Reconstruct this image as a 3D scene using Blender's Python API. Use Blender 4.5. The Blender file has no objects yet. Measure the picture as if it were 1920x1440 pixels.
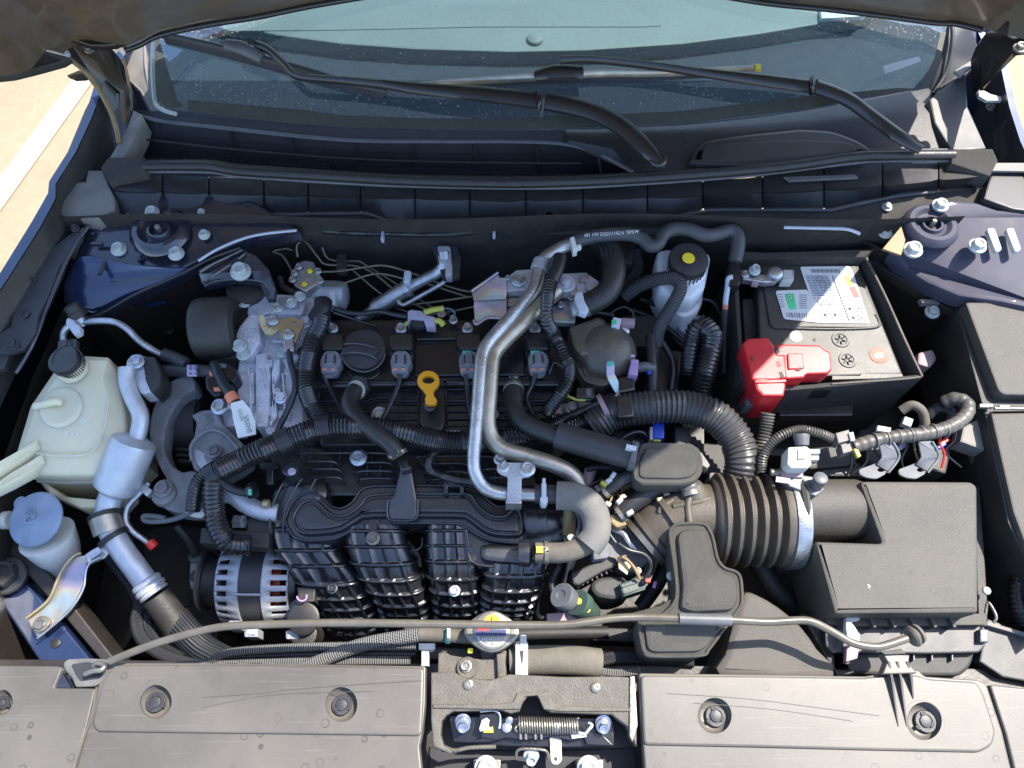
import bpy, bmesh, math, random
from mathutils import Vector, Matrix
from mathutils.geometry import tessellate_polygon
random.seed(7)
# ------------------------------------------------------------------ camera, sky, sun
SC = bpy.context.scene
CO = SC.collection
Z0 = 0.90                      # height of the radiator cover above the ground
H = 1.05                       # camera height above the radiator cover
FPX, CX, CY = 1450.0, 960.0, 720.0
PT = math.radians(64)
cam = bpy.data.cameras.new('camera'); camo = bpy.data.objects.new('camera', cam); CO.objects.link(camo)
camo.location = (0, 0, Z0 + H); camo.rotation_euler = (math.pi/2 - PT, 0, 0)
cam.sensor_width = 36; cam.lens = 36*FPX/1920; cam.clip_end = 500; cam.clip_start = .02
SC.camera = camo
SUN_DIR = Vector((.437, .266, .858)).normalized()
w = bpy.data.worlds.new('World'); SC.world = w; w.use_nodes = True
nt = w.node_tree; nt.nodes.clear()
sky = nt.nodes.new('ShaderNodeTexSky'); sky.sky_type = 'NISHITA'; sky.sun_disc = False
sky.sun_elevation = math.asin(SUN_DIR.z); sky.sun_rotation = math.atan2(SUN_DIR.x, SUN_DIR.y)
sky.dust_density = 1.0; sky.ozone_density = 2.0
bg = nt.nodes.new('ShaderNodeBackground'); bg.inputs[1].default_value = 0.15
wo = nt.nodes.new('ShaderNodeOutputWorld')
nt.links.new(sky.outputs[0], bg.inputs[0]); nt.links.new(bg.outputs[0], wo.inputs[0])
sl = bpy.data.lights.new('sun', 'SUN'); sl.energy = 3.3; sl.angle = math.radians(.6); sl.color = (1, .93, .82)
so = bpy.data.objects.new('sun', sl); CO.objects.link(so); so.rotation_euler = SUN_DIR.to_track_quat('Z', 'Y').to_euler()
so.location = (3, 2, 6)
SC.view_settings.view_transform = 'Standard'; SC.view_settings.look = 'None'
SC.view_settings.exposure = 1.74; SC.view_settings.gamma = 1
# ------------------------------------------------------------------ helpers
FW = Vector((0, math.cos(PT), -math.sin(PT))); UP = Vector((0, math.sin(PT), math.cos(PT)))
CAM = Vector((0, 0, Z0 + H)); ZA = Vector((0, 0, 1)); XA = Vector((1, 0, 0)); YA = Vector((0, 1, 0))
def ray(px, py): return FW + XA*((px-CX)/FPX) - UP*((py-CY)/FPX)
def W(px, py, h=0.0):
    d = ray(px, py); return CAM + d*((h-H)/d.z)
def WY(px, py, y):
    d = ray(px, py); return CAM + d*(y/d.y)
def WP(px, py, o, n):
    d = ray(px, py); return CAM + d*((o-CAM).dot(n)/d.dot(n))
def P(p): return p if isinstance(p, Vector) else W(*p[:3])
def R(px, p): return px*(P(p)-CAM).dot(FW)/FPX
POS = {}
def mk(name, vs, fs, mat, parent=None, label=None, cat=None, group=None, kind=None, ang=35, uv=None, mi=None, org=None):
    me = bpy.data.meshes.new(name)
    c = org or sum((Vector(v) for v in vs), Vector())/len(vs)
    me.from_pydata([tuple(Vector(v)-c) for v in vs], [], fs)
    for m in (mat if isinstance(mat, (list, tuple)) else [mat]): me.materials.append(m)
    if mi: me.polygons.foreach_set('material_index', mi)
    if uv:
        l = me.uv_layers.new(name='UVMap')
        for poly, u in zip(me.polygons, uv):
            for li, q in zip(poly.loop_indices, u): l.data[li].uv = q
    me.validate(); me.update()
    me.shade_smooth()
    me.set_sharp_from_angle(angle=math.radians(ang))
    o = bpy.data.objects.new(name, me); CO.objects.link(o)
    if parent: o.parent = parent; o.location = c - POS[parent.name]
    else: o.location = c
    POS[o.name] = c
    for k_, v_ in (('label', label), ('category', cat), ('group', group), ('kind', kind)):
        if v_: o[k_] = v_
    return o
def T(name, label, cat, loc, group=None, kind=None):
    o = bpy.data.objects.new(name, None); CO.objects.link(o); o.empty_display_size = .02
    c = P(loc); o.location = c; POS[o.name] = c
    o['label'] = label; o['category'] = cat
    if group: o['group'] = group
    return o
def copy_thing(o, off, label):
    def rec(s, par):
        c = s.copy(); CO.objects.link(c); c.parent = par
        if par is None: c.location = s.location + off
        for ch in kids.get(s.name, []): rec(ch, c)
        return c
    kids = {}
    for q in list(CO.objects):
        if q.parent: kids.setdefault(q.parent.name, []).append(q)
    r = rec(o, None); r['label'] = label
    return r
def lerp(a, b, t): return a + (b-a)*t
def cr(a, b, c, d, t):
    return .5*((2*b) + (c-a)*t + (2*a-5*b+4*c-d)*t*t + (3*b-a-3*c+d)*t*t*t)
def spl(p, n=6, closed=False):
    out = []; m = len(p)
    for i in range(m if closed else m-1):
        g = (lambda k: p[k % m]) if closed else (lambda k: p[max(0, min(m-1, k))])
        for j in range(n): out.append(cr(g(i-1), g(i), g(i+1), g(i+2), j/n))
    if not closed: out.append(p[-1])
    return out
def rounded(pts, r):
    out = []; m = len(pts)
    for i in range(m):
        a, b, c = pts[i-1], pts[i], pts[(i+1) % m]
        la, lc = (a-b).length, (c-b).length
        if la < 1e-6 or lc < 1e-6: continue
        da = (a-b)/la; dc = (c-b)/lc
        if da.dot(dc) < -.985: out.append(b); continue
        ra = min(r, la*.45); rc = min(r, lc*.45)
        p0, p2 = b+da*ra, b+dc*rc
        for t in (0, .2, .4, .6, .8, 1): out.append((p0*(1-t)+b*t)*(1-t)+(b*(1-t)+p2*t)*t)
    return out
def area(l): return sum(l[i-1].x*l[i].y-l[i].x*l[i-1].y for i in range(len(l)))/2
def inset(l, d):
    n = len(l); out = []
    for i in range(n):
        a, b, c = l[i-1], l[i], l[(i+1) % n]
        e1 = Vector((b.x-a.x, b.y-a.y)); e2 = Vector((c.x-b.x, c.y-b.y))
        if e1.length < 1e-9: e1 = e2
        if e2.length < 1e-9: e2 = e1
        e1.normalize(); e2.normalize()
        n1 = Vector((-e1.y, e1.x)); n2 = Vector((-e2.y, e2.x)); s = n1+n2
        if s.length < .3: s = n1
        s.normalize(); k = d/max(.5, s.dot(n1)); out.append(Vector((b.x+s.x*k, b.y+s.y*k, b.z)))
    return out
def prism(name, pts, mat, h=0.0, d=.02, b=2, rnd=0, smooth=0, holes=(), taper=1.0, dz=None, **k):
    """outline (seen from above) raised from depth d up to its own height, edges rounded by b"""
    L = [Vector((p[0], p[1], p[2] if len(p) > 2 else h)) for p in pts]
    if smooth: L = spl(L, smooth, True)
    elif rnd: L = rounded(L, rnd)
    L = [W(*p) for p in L]
    if area(L) < 0: L.reverse()
    bb = R(b, L[0]) if b else 0
    rings = [inset(L, bb*1.3), inset(L, bb), [v-ZA*bb*.3 for v in inset(L, bb*.3)], [v-ZA*bb for v in L]] if b else [L]
    c = sum(L, Vector())/len(L)
    bot = []
    for v in L:
        q = c+(v-c)*taper; bot.append(Vector((q.x, q.y, (v.z if dz is None else dz+Z0)-d)))
    rings.append(bot)
    n = len(L); vs = [v for r_ in rings for v in r_]; fs = []
    for r_ in range(len(rings)-1):
        for i in range(n):
            j = (i+1) % n; a = r_*n; fs.append((a+i, a+n+i, a+n+j, a+j))
    loops = [rings[0]]; base = len(vs); idx = list(range(n))
    for hp in holes:
        hl = [W(p[0], p[1], p[2] if len(p) > 2 else h) for p in hp]
        if area(hl) > 0: hl.reverse()
        s = len(vs); m = len(hl); vs += hl; vs += [v-ZA*min(d, .012) for v in hl]; idx += list(range(s, s+m)); loops.append(hl)
        for i in range(m):
            j = (i+1) % m; fs.append((s+i, s+m+i, s+m+j, s+j))
    flat = [v for l in loops for v in l]
    for t in tessellate_polygon([[Vector((v.x, v.y, 0)) for v in l] for l in loops]):
        a, b_, c_ = (flat[q] for q in t)
        cr_ = (b_.x-a.x)*(c_.y-a.y)-(b_.y-a.y)*(c_.x-a.x)
        if abs(cr_) < 1e-14: continue
        t = tuple(idx[q] for q in t)
        fs.append(t if cr_ > 0 else t[::-1])
    if not holes: fs.append(tuple((len(rings)-1)*n+i for i in range(n))[::-1])
    return mk(name, vs, fs, mat, **k)
def loft(name, rings, mat, ang=40, **k):
    R_ = [[W(*p) if not isinstance(p, Vector) else p for p in r_] for r_ in rings]
    n = len(R_[0]); vs = [v for r_ in R_ for v in r_]; fs = []
    for i in range(len(R_)-1):
        for j in range(n): j2 = (j+1) % n; fs.append((i*n+j, (i+1)*n+j, (i+1)*n+j2, i*n+j2))
    fs.append(tuple(range(n))); fs.append(tuple((len(R_)-1)*n+j for j in range(n))[::-1])
    if area(R_[0]) < 0: fs = [f[::-1] for f in fs]
    return mk(name, vs, fs, mat, ang=ang, **k)
def circ(px, py, rx, ry=None, n=20, a0=0):
    ry = ry or rx
    return [(px+rx*math.cos(a0+i*2*math.pi/n), py+ry*math.sin(a0+i*2*math.pi/n)) for i in range(n)]
def rect(px, py, w_, l_, rot=0):
    a = math.radians(rot); ca, sa = math.cos(a), math.sin(a)
    return [(px+x*ca-y*sa, py+x*sa+y*ca) for x, y in ((-w_/2, -l_/2), (w_/2, -l_/2), (w_/2, l_/2), (-w_/2, l_/2))]
def box(name, px, py, h, w_, l_, d, mat, rot=0, b=1.5, rnd=0, **k):
    return prism(name, rect(px, py, w_, l_, rot), mat, h=h, d=d, b=b, rnd=rnd, **k)
def frames(pts, closed=False):
    n = len(pts); ts = []
    for i in range(n):
        a = pts[i-1] if (i or closed) else pts[0]; b = pts[(i+1) % n] if (i < n-1 or closed) else pts[-1]
        t = b-a; ts.append(t.normalized() if t.length > 1e-9 else Vector((1, 0, 0)))
    u = ts[0].cross(ZA)
    if u.length < .1: u = ts[0].cross(YA)
    u.normalize(); fr = []
    for t in ts:
        u = (u-t*u.dot(t))
        if u.length < 1e-6: u = t.orthogonal()
        u.normalize(); fr.append((t, u, t.cross(u)))
    return fr
def tube(name, pts, r, mat, n=12, corr=None, closed=False, res=6, flat=1.0, cap=True, straight=False, ends=None, **k):
    """pts: (px, py, h[, radius factor]); r: radius in photo pixels"""
    c = [P(p) for p in pts]; rr = [R(r, q)*(p[3] if (not isinstance(p, Vector) and len(p) > 3) else 1) for p, q in zip(pts, c)]
    if len(c) > 2 and not straight:
        S = spl([Vector((*q, z)) if False else q.to_4d() for q, z in zip(c, rr)], res, closed)
        pr = [Vector((a, 0, 0)) for a in rr]; S2 = spl(pr, res, closed)
        c = [s.to_3d() if False else Vector(s[:3]) for s in S]; rr = [s.x for s in S2]
    if corr:
        pitch, amp = R(corr[0], c[0]), corr[1]
        L = [0]
        for a, b in zip(c, c[1:]): L.append(L[-1]+(b-a).length)
        m = max(2, int(L[-1]/pitch*4)); nc, nr = [], []; j = 0
        for i in range(m+1):
            s = L[-1]*i/m
            while j < len(L)-2 and L[j+1] < s: j += 1
            t = (s-L[j])/max(1e-9, L[j+1]-L[j]); nc.append(c[j].lerp(c[j+1], t))
            nr.append(lerp(rr[j], rr[j+1], t)*(1+(amp, amp, -amp, -amp)[i % 4]*(1+.25*math.sin(i*1.7))))
        c, rr = nc, nr
    fr = frames(c, closed); vs = []; fs = []; uvs = []; m = len(c); s = 0; SS = []
    for i in range(m):
        if i: s += (c[i]-c[i-1]).length
        SS.append(s); t, u, v = fr[i]
        for j in range(n):
            a = j*2*math.pi/n; vs.append(c[i]+u*(rr[i]*math.cos(a))+v*(rr[i]*flat*math.sin(a)))
    for i in range(m if closed else m-1):
        i2 = (i+1) % m
        for j in range(n):
            j2 = (j+1) % n; fs.append((i*n+j, i*n+j2, i2*n+j2, i2*n+j))
            s2 = SS[i2] if i2 else s; uvs.append(((SS[i], j/n), (SS[i], (j+1)/n), (s2, (j+1)/n), (s2, j/n)))
    if cap and not closed:
        fs.append(tuple(range(n))[::-1]); uvs.append([(0, 0)]*n); fs.append(tuple((m-1)*n+j for j in range(n))); uvs.append([(0, 0)]*n)
    return mk(name, vs, fs, mat, uv=uvs, ang=50, **k)
def lathe(name, c, ax, prof, mat, n=24, px=True, mi=None, openend=False, **k):
    """prof: (distance along axis, radius), in photo pixels at c"""
    c = P(c); s = R(1, c) if px else 1; ax = Vector(ax).normalized()
    u = ax.orthogonal().normalized(); v = ax.cross(u); vs = []; fs = []
    for t, r_ in prof:
        for j in range(n):
            a = j*2*math.pi/n; vs.append(c+ax*(t*s)+(u*math.cos(a)+v*math.sin(a))*(max(r_, .01)*s))
    mm = []
    for i in range(len(prof)-1):
        for j in range(n):
            j2 = (j+1) % n; fs.append((i*n+j, i*n+j2, (i+1)*n+j2, (i+1)*n+j)); mm.append(mi[i] if mi else 0)
    if not openend:
        fs.append(tuple(range(n))[::-1]); fs.append(tuple((len(prof)-1)*n+j for j in range(n))); mm += [mm[0], mm[-1]]
    return mk(name, vs, fs, mat, mi=mm if mi else None, **k)
def band(name, a, b, r, wd, mat, **k):
    """ring round a hose at a, hose heading to b; r, wd in pixels"""
    a = P(a); b = P(b); ax = (b-a).normalized()
    return lathe(name, a, ax, [(-wd/2, r*.8), (-wd/2, r), (-wd/2+.5, r*1.04), (wd/2-.5, r*1.04), (wd/2, r), (wd/2, r*.8)], mat, **k)
def spring_clip(parent, a, b, r, mat, name='hose_clamp'):
    o = band(name, a, b, r, 8, mat, parent=parent)
    pa = P(a); pb = P(b); ax = (pb-pa).normalized(); s = R(1, pa)
    sd = ax.cross(ZA).normalized(); up = sd.cross(ax).normalized()
    if up.z < 0: up = -up
    for q in (-1, 1):
        c = pa+up*(r*s)+sd*(q*4*s)
        vs = []
        for dx in (-2.2, 2.2):
            for dy in (-4*q-1, -4*q+1):
                for dz in (0, 7): vs.append(c+ax*((dx+3*q)*s)+sd*(dy*s*.5)+up*(dz*s))
        mk('clamp_ear', vs, [(0, 1, 3, 2), (4, 6, 7, 5), (0, 4, 5, 1), (2, 3, 7, 6), (1, 5, 7, 3), (0, 2, 6, 4)], mat, parent=o)
    return o
def bolt(px, py, h, r, mat, parent, ax=ZA, name='bolt', fl=1.0, ht=.7):
    """flanged hex bolt; r is the head radius in photo pixels"""
    c = P((px, py, h)) if h is not None else px
    s = R(r, c); ax = Vector(ax).normalized(); u = ax.orthogonal().normalized(); v = ax.cross(u); vs = []; fs = []
    n = 18; rot = random.random()
    def ring(t, rad, hexa):
        for j in range(n):
            a = j*2*math.pi/n; q = rad
            if hexa: q = rad*.87/math.cos((a % (math.pi/3))-math.pi/6)
            a += rot; vs.append(c+ax*(t*s)+(u*math.cos(a)+v*math.sin(a))*(q*s))
    ring(-.3, 1.35*fl, 0); ring(.06, 1.38*fl, 0); ring(.16, 1.28*fl, 0); ring(.22, 1.0, 1); ring(.22+ht*.85, 1.0, 1); ring(.22+ht, .86, 0); ring(.2+ht*.98, .6, 0); ring(.12+ht*.8, .5, 0)
    for i in range(7):
        for j in range(n):
            j2 = (j+1) % n; fs.append((i*n+j, i*n+j2, (i+1)*n+j2, (i+1)*n+j))
    fs.append(tuple(7*n+j for j in range(n)))
    return mk(name, vs, fs, mat, parent=parent, ang=30)
def text(name, s, c, size, mat, parent, rot=0, ax=None, ext=.0004, sx=1.0):
    """raised or printed lettering, size = letter height in photo px; lies flat unless ax=(right, up) given"""
    cu = bpy.data.curves.new(name, 'FONT'); cu.body = s; cu.align_x = 'CENTER'; cu.align_y = 'CENTER'; cu.extrude = ext
    c = P(c); cu.size = R(size, c)*1.4; cu.resolution_u = 1
    o = bpy.data.objects.new(name, cu); CO.objects.link(o)
    dg = bpy.context.evaluated_depsgraph_get(); me = bpy.data.meshes.new_from_object(o.evaluated_get(dg))
    bpy.data.objects.remove(o)
    me.materials.clear(); me.materials.append(mat)
    if len(me.vertices) == 0: return None
    o = bpy.data.objects.new(name, me); CO.objects.link(o); me.name = name
    if ax:
        r_, u_ = ax[0].normalized(), ax[1].normalized(); n_ = r_.cross(u_)
        m = Matrix((r_, u_, n_)).transposed()
    else: m = Matrix.Rotation(math.radians(rot), 3, 'Z')
    me.transform((m @ Matrix.Diagonal((sx, 1, 1))).to_4x4())
    o.parent = parent; o.location = c-POS[parent.name]; POS[o.name] = c
    return o
def strip(name, A, B, mat, **k):
    """sheet between two polylines of world points"""
    n = len(A); vs = list(A)+list(B); fs = [(i, i+1, n+i+1, n+i) for i in range(n-1)]
    return mk(name, vs, fs, mat, **k)
def sheet(name, rows, mat, th=0, nrm=None, **k):
    m, n = len(rows), len(rows[0]); vs = [v for r_ in rows for v in r_]; fs = []
    for i in range(m-1):
        for j in range(n-1): fs.append((i*n+j, i*n+j+1, (i+1)*n+j+1, (i+1)*n+j))
    return mk(name, vs, fs, mat, **k)
def pts3(l, h=0): return [W(p[0], p[1], p[2] if len(p) > 2 else h) for p in l]
# ------------------------------------------------------------------ materials
def M(name, col, rough=.5, metal=0.0, var=.18, vs=35, bump=.15, bs=400, coat=0.0, dust=0.0, dcol=(.32, .27, .2), sss=0, spec=.5, ds=25, iri=0, spots=0, scratch=0):
    m = bpy.data.materials.new(name); m.use_nodes = True; t = m.node_tree; N = t.nodes; L = t.links
    b = N['Principled BSDF']; tc = N.new('ShaderNodeTexCoord')
    n1 = N.new('ShaderNodeTexNoise'); n1.inputs['Scale'].default_value = vs; n1.inputs['Detail'].default_value = 5
    L.new(tc.outputs['Object'], n1.inputs['Vector'])
    mx = N.new('ShaderNodeMix'); mx.data_type = 'RGBA'
    mx.inputs[6].default_value = (*[c*(1-var) for c in col], 1); mx.inputs[7].default_value = (*[min(1, c*(1+var)) for c in col], 1)
    mr = N.new('ShaderNodeMapRange'); mr.inputs[1].default_value = .3; mr.inputs[2].default_value = .7
    L.new(n1.outputs['Fac'], mr.inputs[0]); L.new(mr.outputs[0], mx.inputs[0]); col_out = mx.outputs[2]
    if iri:
        n3 = N.new('ShaderNodeTexNoise'); n3.inputs['Scale'].default_value = 14; n3.inputs['Detail'].default_value = 2
        L.new(tc.outputs['Object'], n3.inputs['Vector']); rp = N.new('ShaderNodeValToRGB'); e = rp.color_ramp.elements
        cs = [(.0, (.62, .6, .5)), (.38, (.55, .58, .7)), (.48, (.7, .5, .62)), (.56, (.75, .66, .4)), (.66, (.5, .68, .66)), (1, (.66, .62, .6))]
        e[0].position = 0; e[0].color = (*cs[0][1], 1); e[1].position = 1; e[1].color = (*cs[-1][1], 1)
        for p_, c_ in cs[1:-1]: q = e.new(p_); q.color = (*c_, 1)
        L.new(n3.outputs['Fac'], rp.inputs[0]); m2 = N.new('ShaderNodeMix'); m2.data_type = 'RGBA'; m2.blend_type = 'MULTIPLY'; m2.inputs[0].default_value = iri
        L.new(col_out, m2.inputs[6]); L.new(rp.outputs[0], m2.inputs[7]); col_out = m2.outputs[2]
    if dust:
        n2 = N.new('ShaderNodeTexNoise'); n2.inputs['Scale'].default_value = ds; n2.inputs['Detail'].default_value = 9; n2.inputs['Roughness'].default_value = .7
        L.new(tc.outputs['Object'], n2.inputs['Vector'])
        r2 = N.new('ShaderNodeMapRange'); r2.inputs[1].default_value = .42; r2.inputs[2].default_value = .75; r2.inputs[3].default_value = dust*.35; r2.inputs[4].default_value = dust
        L.new(n2.outputs['Fac'], r2.inputs[0]); md = N.new('ShaderNodeMix'); md.data_type = 'RGBA'; L.new(r2.outputs[0], md.inputs[0])
        L.new(col_out, md.inputs[6]); md.inputs[7].default_value = (*dcol, 1); col_out = md.outputs[2]
    if spots:
        vo = N.new('ShaderNodeTexVoronoi'); vo.inputs['Scale'].default_value = 42; L.new(tc.outputs['Object'], vo.inputs['Vector'])
        sb = N.new('ShaderNodeMath'); sb.operation = 'SUBTRACT'; sb.inputs[1].default_value = .2; L.new(vo.outputs['Distance'], sb.inputs[0])
        ab_ = N.new('ShaderNodeMath'); ab_.operation = 'ABSOLUTE'; L.new(sb.outputs[0], ab_.inputs[0])
        q1 = N.new('ShaderNodeMapRange'); q1.inputs[1].default_value = .05; q1.inputs[2].default_value = .0; L.new(ab_.outputs[0], q1.inputs[0])
        n4 = N.new('ShaderNodeTexNoise'); n4.inputs['Scale'].default_value = 9; L.new(tc.outputs['Object'], n4.inputs['Vector'])
        q2 = N.new('ShaderNodeMapRange'); q2.inputs[1].default_value = .52; q2.inputs[2].default_value = .66; q2.inputs[4].default_value = spots; L.new(n4.outputs['Fac'], q2.inputs[0])
        mu = N.new('ShaderNodeMath'); mu.operation = 'MULTIPLY'; L.new(q1.outputs[0], mu.inputs[0]); L.new(q2.outputs[0], mu.inputs[1])
        m5 = N.new('ShaderNodeMix'); m5.data_type = 'RGBA'; L.new(mu.outputs[0], m5.inputs[0]); L.new(col_out, m5.inputs[6]); m5.inputs[7].default_value = (*[c*.35 for c in col], 1); col_out = m5.outputs[2]
    if scratch:
        for rot_, sc_ in ((.12, (5, 330, 5)), (-.5, (8, 420, 8))):
            mp = N.new('ShaderNodeMapping'); mp.inputs['Rotation'].default_value = (0, 0, rot_); mp.inputs['Scale'].default_value = sc_; L.new(tc.outputs['Object'], mp.inputs[0])
            n5 = N.new('ShaderNodeTexNoise'); n5.inputs['Scale'].default_value = 1; n5.inputs['Detail'].default_value = 3; L.new(mp.outputs[0], n5.inputs['Vector'])
            q3 = N.new('ShaderNodeMapRange'); q3.inputs[1].default_value = .64; q3.inputs[2].default_value = .76; q3.inputs[4].default_value = scratch; L.new(n5.outputs['Fac'], q3.inputs[0])
            m6 = N.new('ShaderNodeMix'); m6.data_type = 'RGBA'; L.new(q3.outputs[0], m6.inputs[0]); L.new(col_out, m6.inputs[6]); m6.inputs[7].default_value = (*[min(1, c*2.6) for c in col], 1); col_out = m6.outputs[2]
    L.new(col_out, b.inputs['Base Color'])
    rr = N.new('ShaderNodeMapRange'); rr.inputs[3].default_value = max(.02, rough*.85); rr.inputs[4].default_value = min(1, rough*1.2)
    L.new(n1.outputs['Fac'], rr.inputs[0]); L.new(rr.outputs[0], b.inputs['Roughness'])
    b.inputs['Metallic'].default_value = metal; b.inputs['Coat Weight'].default_value = coat; b.inputs['Coat Roughness'].default_value = .06
    b.inputs['Specular IOR Level'].default_value = spec
    if sss:
        b.inputs['Subsurface Weight'].default_value = sss; b.inputs['Subsurface Radius'].default_value = (1, .9, .6); b.inputs['Subsurface Scale'].default_value = .03
    if bump:
        nb = N.new('ShaderNodeTexNoise'); nb.inputs['Scale'].default_value = bs; nb.inputs['Detail'].default_value = 4
        L.new(tc.outputs['Object'], nb.inputs['Vector']); bp = N.new('ShaderNodeBump'); bp.inputs['Strength'].default_value = bump; bp.inputs['Distance'].default_value = .002
        L.new(nb.outputs['Fac'], bp.inputs['Height']); L.new(bp.outputs[0], b.inputs['Normal'])
    return m
BLK = M('black_plastic', (.011, .0115, .014), .28, bump=.1, bs=700, dust=.04, spec=.65)
BLKG = M('gloss_black_plastic', (.009, .0095, .013), .22, bump=.05, bs=300, coat=.1)
MAN = M('manifold_plastic', (.0125, .013, .017), .27, bump=.15, bs=700, dust=.06, spec=.8, coat=.3, dcol=(.07, .068, .066), ds=40)
MAT = M('matte_black_plastic', (.014, .014, .015), .5, bump=.3, bs=900, dust=.18, dcol=(.1, .09, .075))
GRN = M('grained_plastic', (.048, .046, .04), .5, bump=1.0, bs=1100, dust=.2, vs=12, dcol=(.2, .18, .14))
AIR = M('airbox_plastic', (.044, .040, .034), .55, bump=.4, bs=900, dust=.45, vs=8, ds=9, dcol=(.105, .092, .072), spots=.5, scratch=.25, var=.3)
GRY = M('grey_plastic', (.085, .09, .1), .45, bump=.15, bs=800, dust=.08)
CGR = M('connector_grey', (.15, .155, .18), .42, bump=.1, bs=800, dust=.08)
DGRY = M('dark_grey_plastic', (.024, .025, .029), .45, bump=.15, bs=800, dust=.14, dcol=(.12, .115, .105))
COV = M('faded_cover_plastic', (.062, .057, .052), .44, bump=.05, bs=500, dust=.8, vs=4, ds=5, dcol=(.135, .12, .098), spots=.8, scratch=.8, var=.35)
RUB = M('black_rubber', (.014, .014, .015), .42, bump=.2, bs=500, dust=.14, dcol=(.1, .095, .085), ds=60)
RUBD = M('dusty_rubber', (.06, .055, .048), .75, bump=.2, bs=600, dust=.35)
RUBB = M('grey_brown_rubber', (.02, .018, .016), .5, bump=.3, bs=300, dust=.25, vs=20, dcol=(.09, .08, .065))
FOAM = M('foam_sleeve', (.13, .13, .125), .85, bump=.7, bs=900, dust=.2)
LOOM = M('loom_plastic', (.011, .011, .014), .26, bump=.1, bs=500, dust=.1, dcol=(.06, .055, .05), ds=70, spec=.7)
TAPE = M('loom_tape', (.014, .014, .018), .4, bump=.3, bs=120)
WIRE = M('wire_black', (.016, .017, .022), .35, bump=.05)
ALU = M('cast_aluminium', (.62, .63, .69), .5, .3, bump=1.0, bs=330, vs=45, var=.25, dust=.3, dcol=(.32, .32, .36))
ALUT = M('aluminium_tube', (.46, .47, .49), .36, .85, bump=.35, bs=260, vs=40, var=.3, dust=.28, dcol=(.26, .25, .24), ds=60, scratch=.3)
ALF = M('frosted_aluminium', (.52, .54, .58), .42, .5, bump=.35, bs=420, vs=60, var=.12, dust=.2, dcol=(.3, .3, .3), ds=70)
ALUD = M('dull_aluminium', (.42, .44, .48), .5, .45, bump=.6, bs=300, dust=.15, dcol=(.2, .2, .21))
STB = M('beige_steel_pipe', (.42, .38, .31), .38, .8, bump=.25, bs=300, var=.25, dust=.25, dcol=(.2, .17, .13), ds=50)
ZNC = M('zinc_bolt', (.5, .54, .58), .35, .85, bump=.15, bs=600, iri=.35)
IRI = M('iridescent_zinc', (.6, .58, .6), .32, .7, bump=.15, bs=300, iri=.8)
YZN = M('yellow_zinc', (.5, .4, .22), .4, .7, bump=.15, bs=300, iri=.3)
WBT = M('white_coated_bolt', (.42, .46, .45), .5, .1, bump=.15, bs=500, dust=.2)
STL = M('dusty_steel', (.2, .19, .17), .38, .6, bump=.3, bs=400, dust=.3, dcol=(.16, .14, .12), var=.3)
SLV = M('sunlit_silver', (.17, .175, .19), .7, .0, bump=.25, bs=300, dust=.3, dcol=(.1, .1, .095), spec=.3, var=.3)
ROD = M('prop_rod_paint', (.085, .078, .066), .33, .25, bump=.1, bs=300, dust=.3)
DRK = M('dark_bay_paint', (.019, .016, .0145), .42, bump=.25, bs=90, dust=.3, dcol=(.055, .043, .034))
DRKW = M('firewall_felt', (.007, .007, .009), .75, bump=.3, bs=300, dust=.1)
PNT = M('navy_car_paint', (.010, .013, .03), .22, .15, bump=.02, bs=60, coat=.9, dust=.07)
PNTL = M('sky_tinted_navy', (.016, .028, .075), .24, .3, bump=.02, coat=.9)  # navy car paint with the sky's blue reflection mixed into its colour
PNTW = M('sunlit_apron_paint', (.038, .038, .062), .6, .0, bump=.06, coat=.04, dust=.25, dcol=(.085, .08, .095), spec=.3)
IRON = M('cast_iron_mount', (.17, .175, .19), .58, .2, bump=1.0, bs=420, dust=.3, dcol=(.22, .2, .18), var=.3)
TRM = M('grey_trim', (.14, .135, .13), .6, bump=.2, dust=.3)
COWL = M('cowl_plastic', (.017, .017, .02), .42, bump=.3, bs=900, dust=.25, dcol=(.06, .058, .06))
GUT = M('gutter_plastic', (.03, .029, .028), .45, bump=.15, bs=300, dust=.3, dcol=(.08, .072, .06))
RSV = M('reservoir_plastic', (.66, .61, .44), .4, bump=.12, bs=80, sss=.6, var=.12, vs=9, dust=.35, dcol=(.46, .38, .2), ds=10)
WHT = M('white_plastic', (.42, .43, .41), .5, bump=.08, var=.08, dust=.2)
WHS = M('milky_plastic', (.6, .62, .6), .4, bump=.05, sss=.5, var=.06, dust=.12)
WHC = M('cold_white_plastic', (.46, .5, .55), .45, bump=.08, sss=.2, var=.08, dust=.1)
CAPB = M('washer_cap_blue', (.17, .23, .32), .5, bump=.1, dust=.1)
RED = M('red_plastic', (.46, .01, .018), .36, bump=.12, bs=700, var=.12, dust=.08, dcol=(.5, .2, .16))
REDB = M('bright_red', (.6, .03, .02), .45, bump=.05)
YEL = M('yellow_plastic', (.75, .33, .01), .4, bump=.05, var=.06, dust=.05)
YLP = M('yellow_paint', (.8, .62, .03), .5, bump=.03, var=.06)
YTP = M('lime_tape', (.4, .4, .07), .5)
GRE = M('green_print', (.05, .5, .2), .5, bump=0)
TEA = M('green_dab', (.08, .4, .3), .5, bump=0)
BLU = M('blue_connector', (.01, .05, .4), .35)
LAV = M('lavender_plastic', (.34, .31, .4), .5)
PNK = M('purple_clip', (.36, .22, .42), .5)
PNKD = M('dull_pink_plastic', (.3, .2, .22), .5)
ORG = M('orange_seal', (.62, .2, .1), .5, bump=.1)
COP = M('copper_winding', (.3, .06, .025), .4, .6)
LBL = M('white_label', (.55, .56, .55), .55, bump=.05, var=.05, dust=.08)
INK = M('black_ink', (.02, .02, .025), .6, bump=0)
INKG = M('grey_ink', (.13, .14, .16), .6, bump=0)
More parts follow.
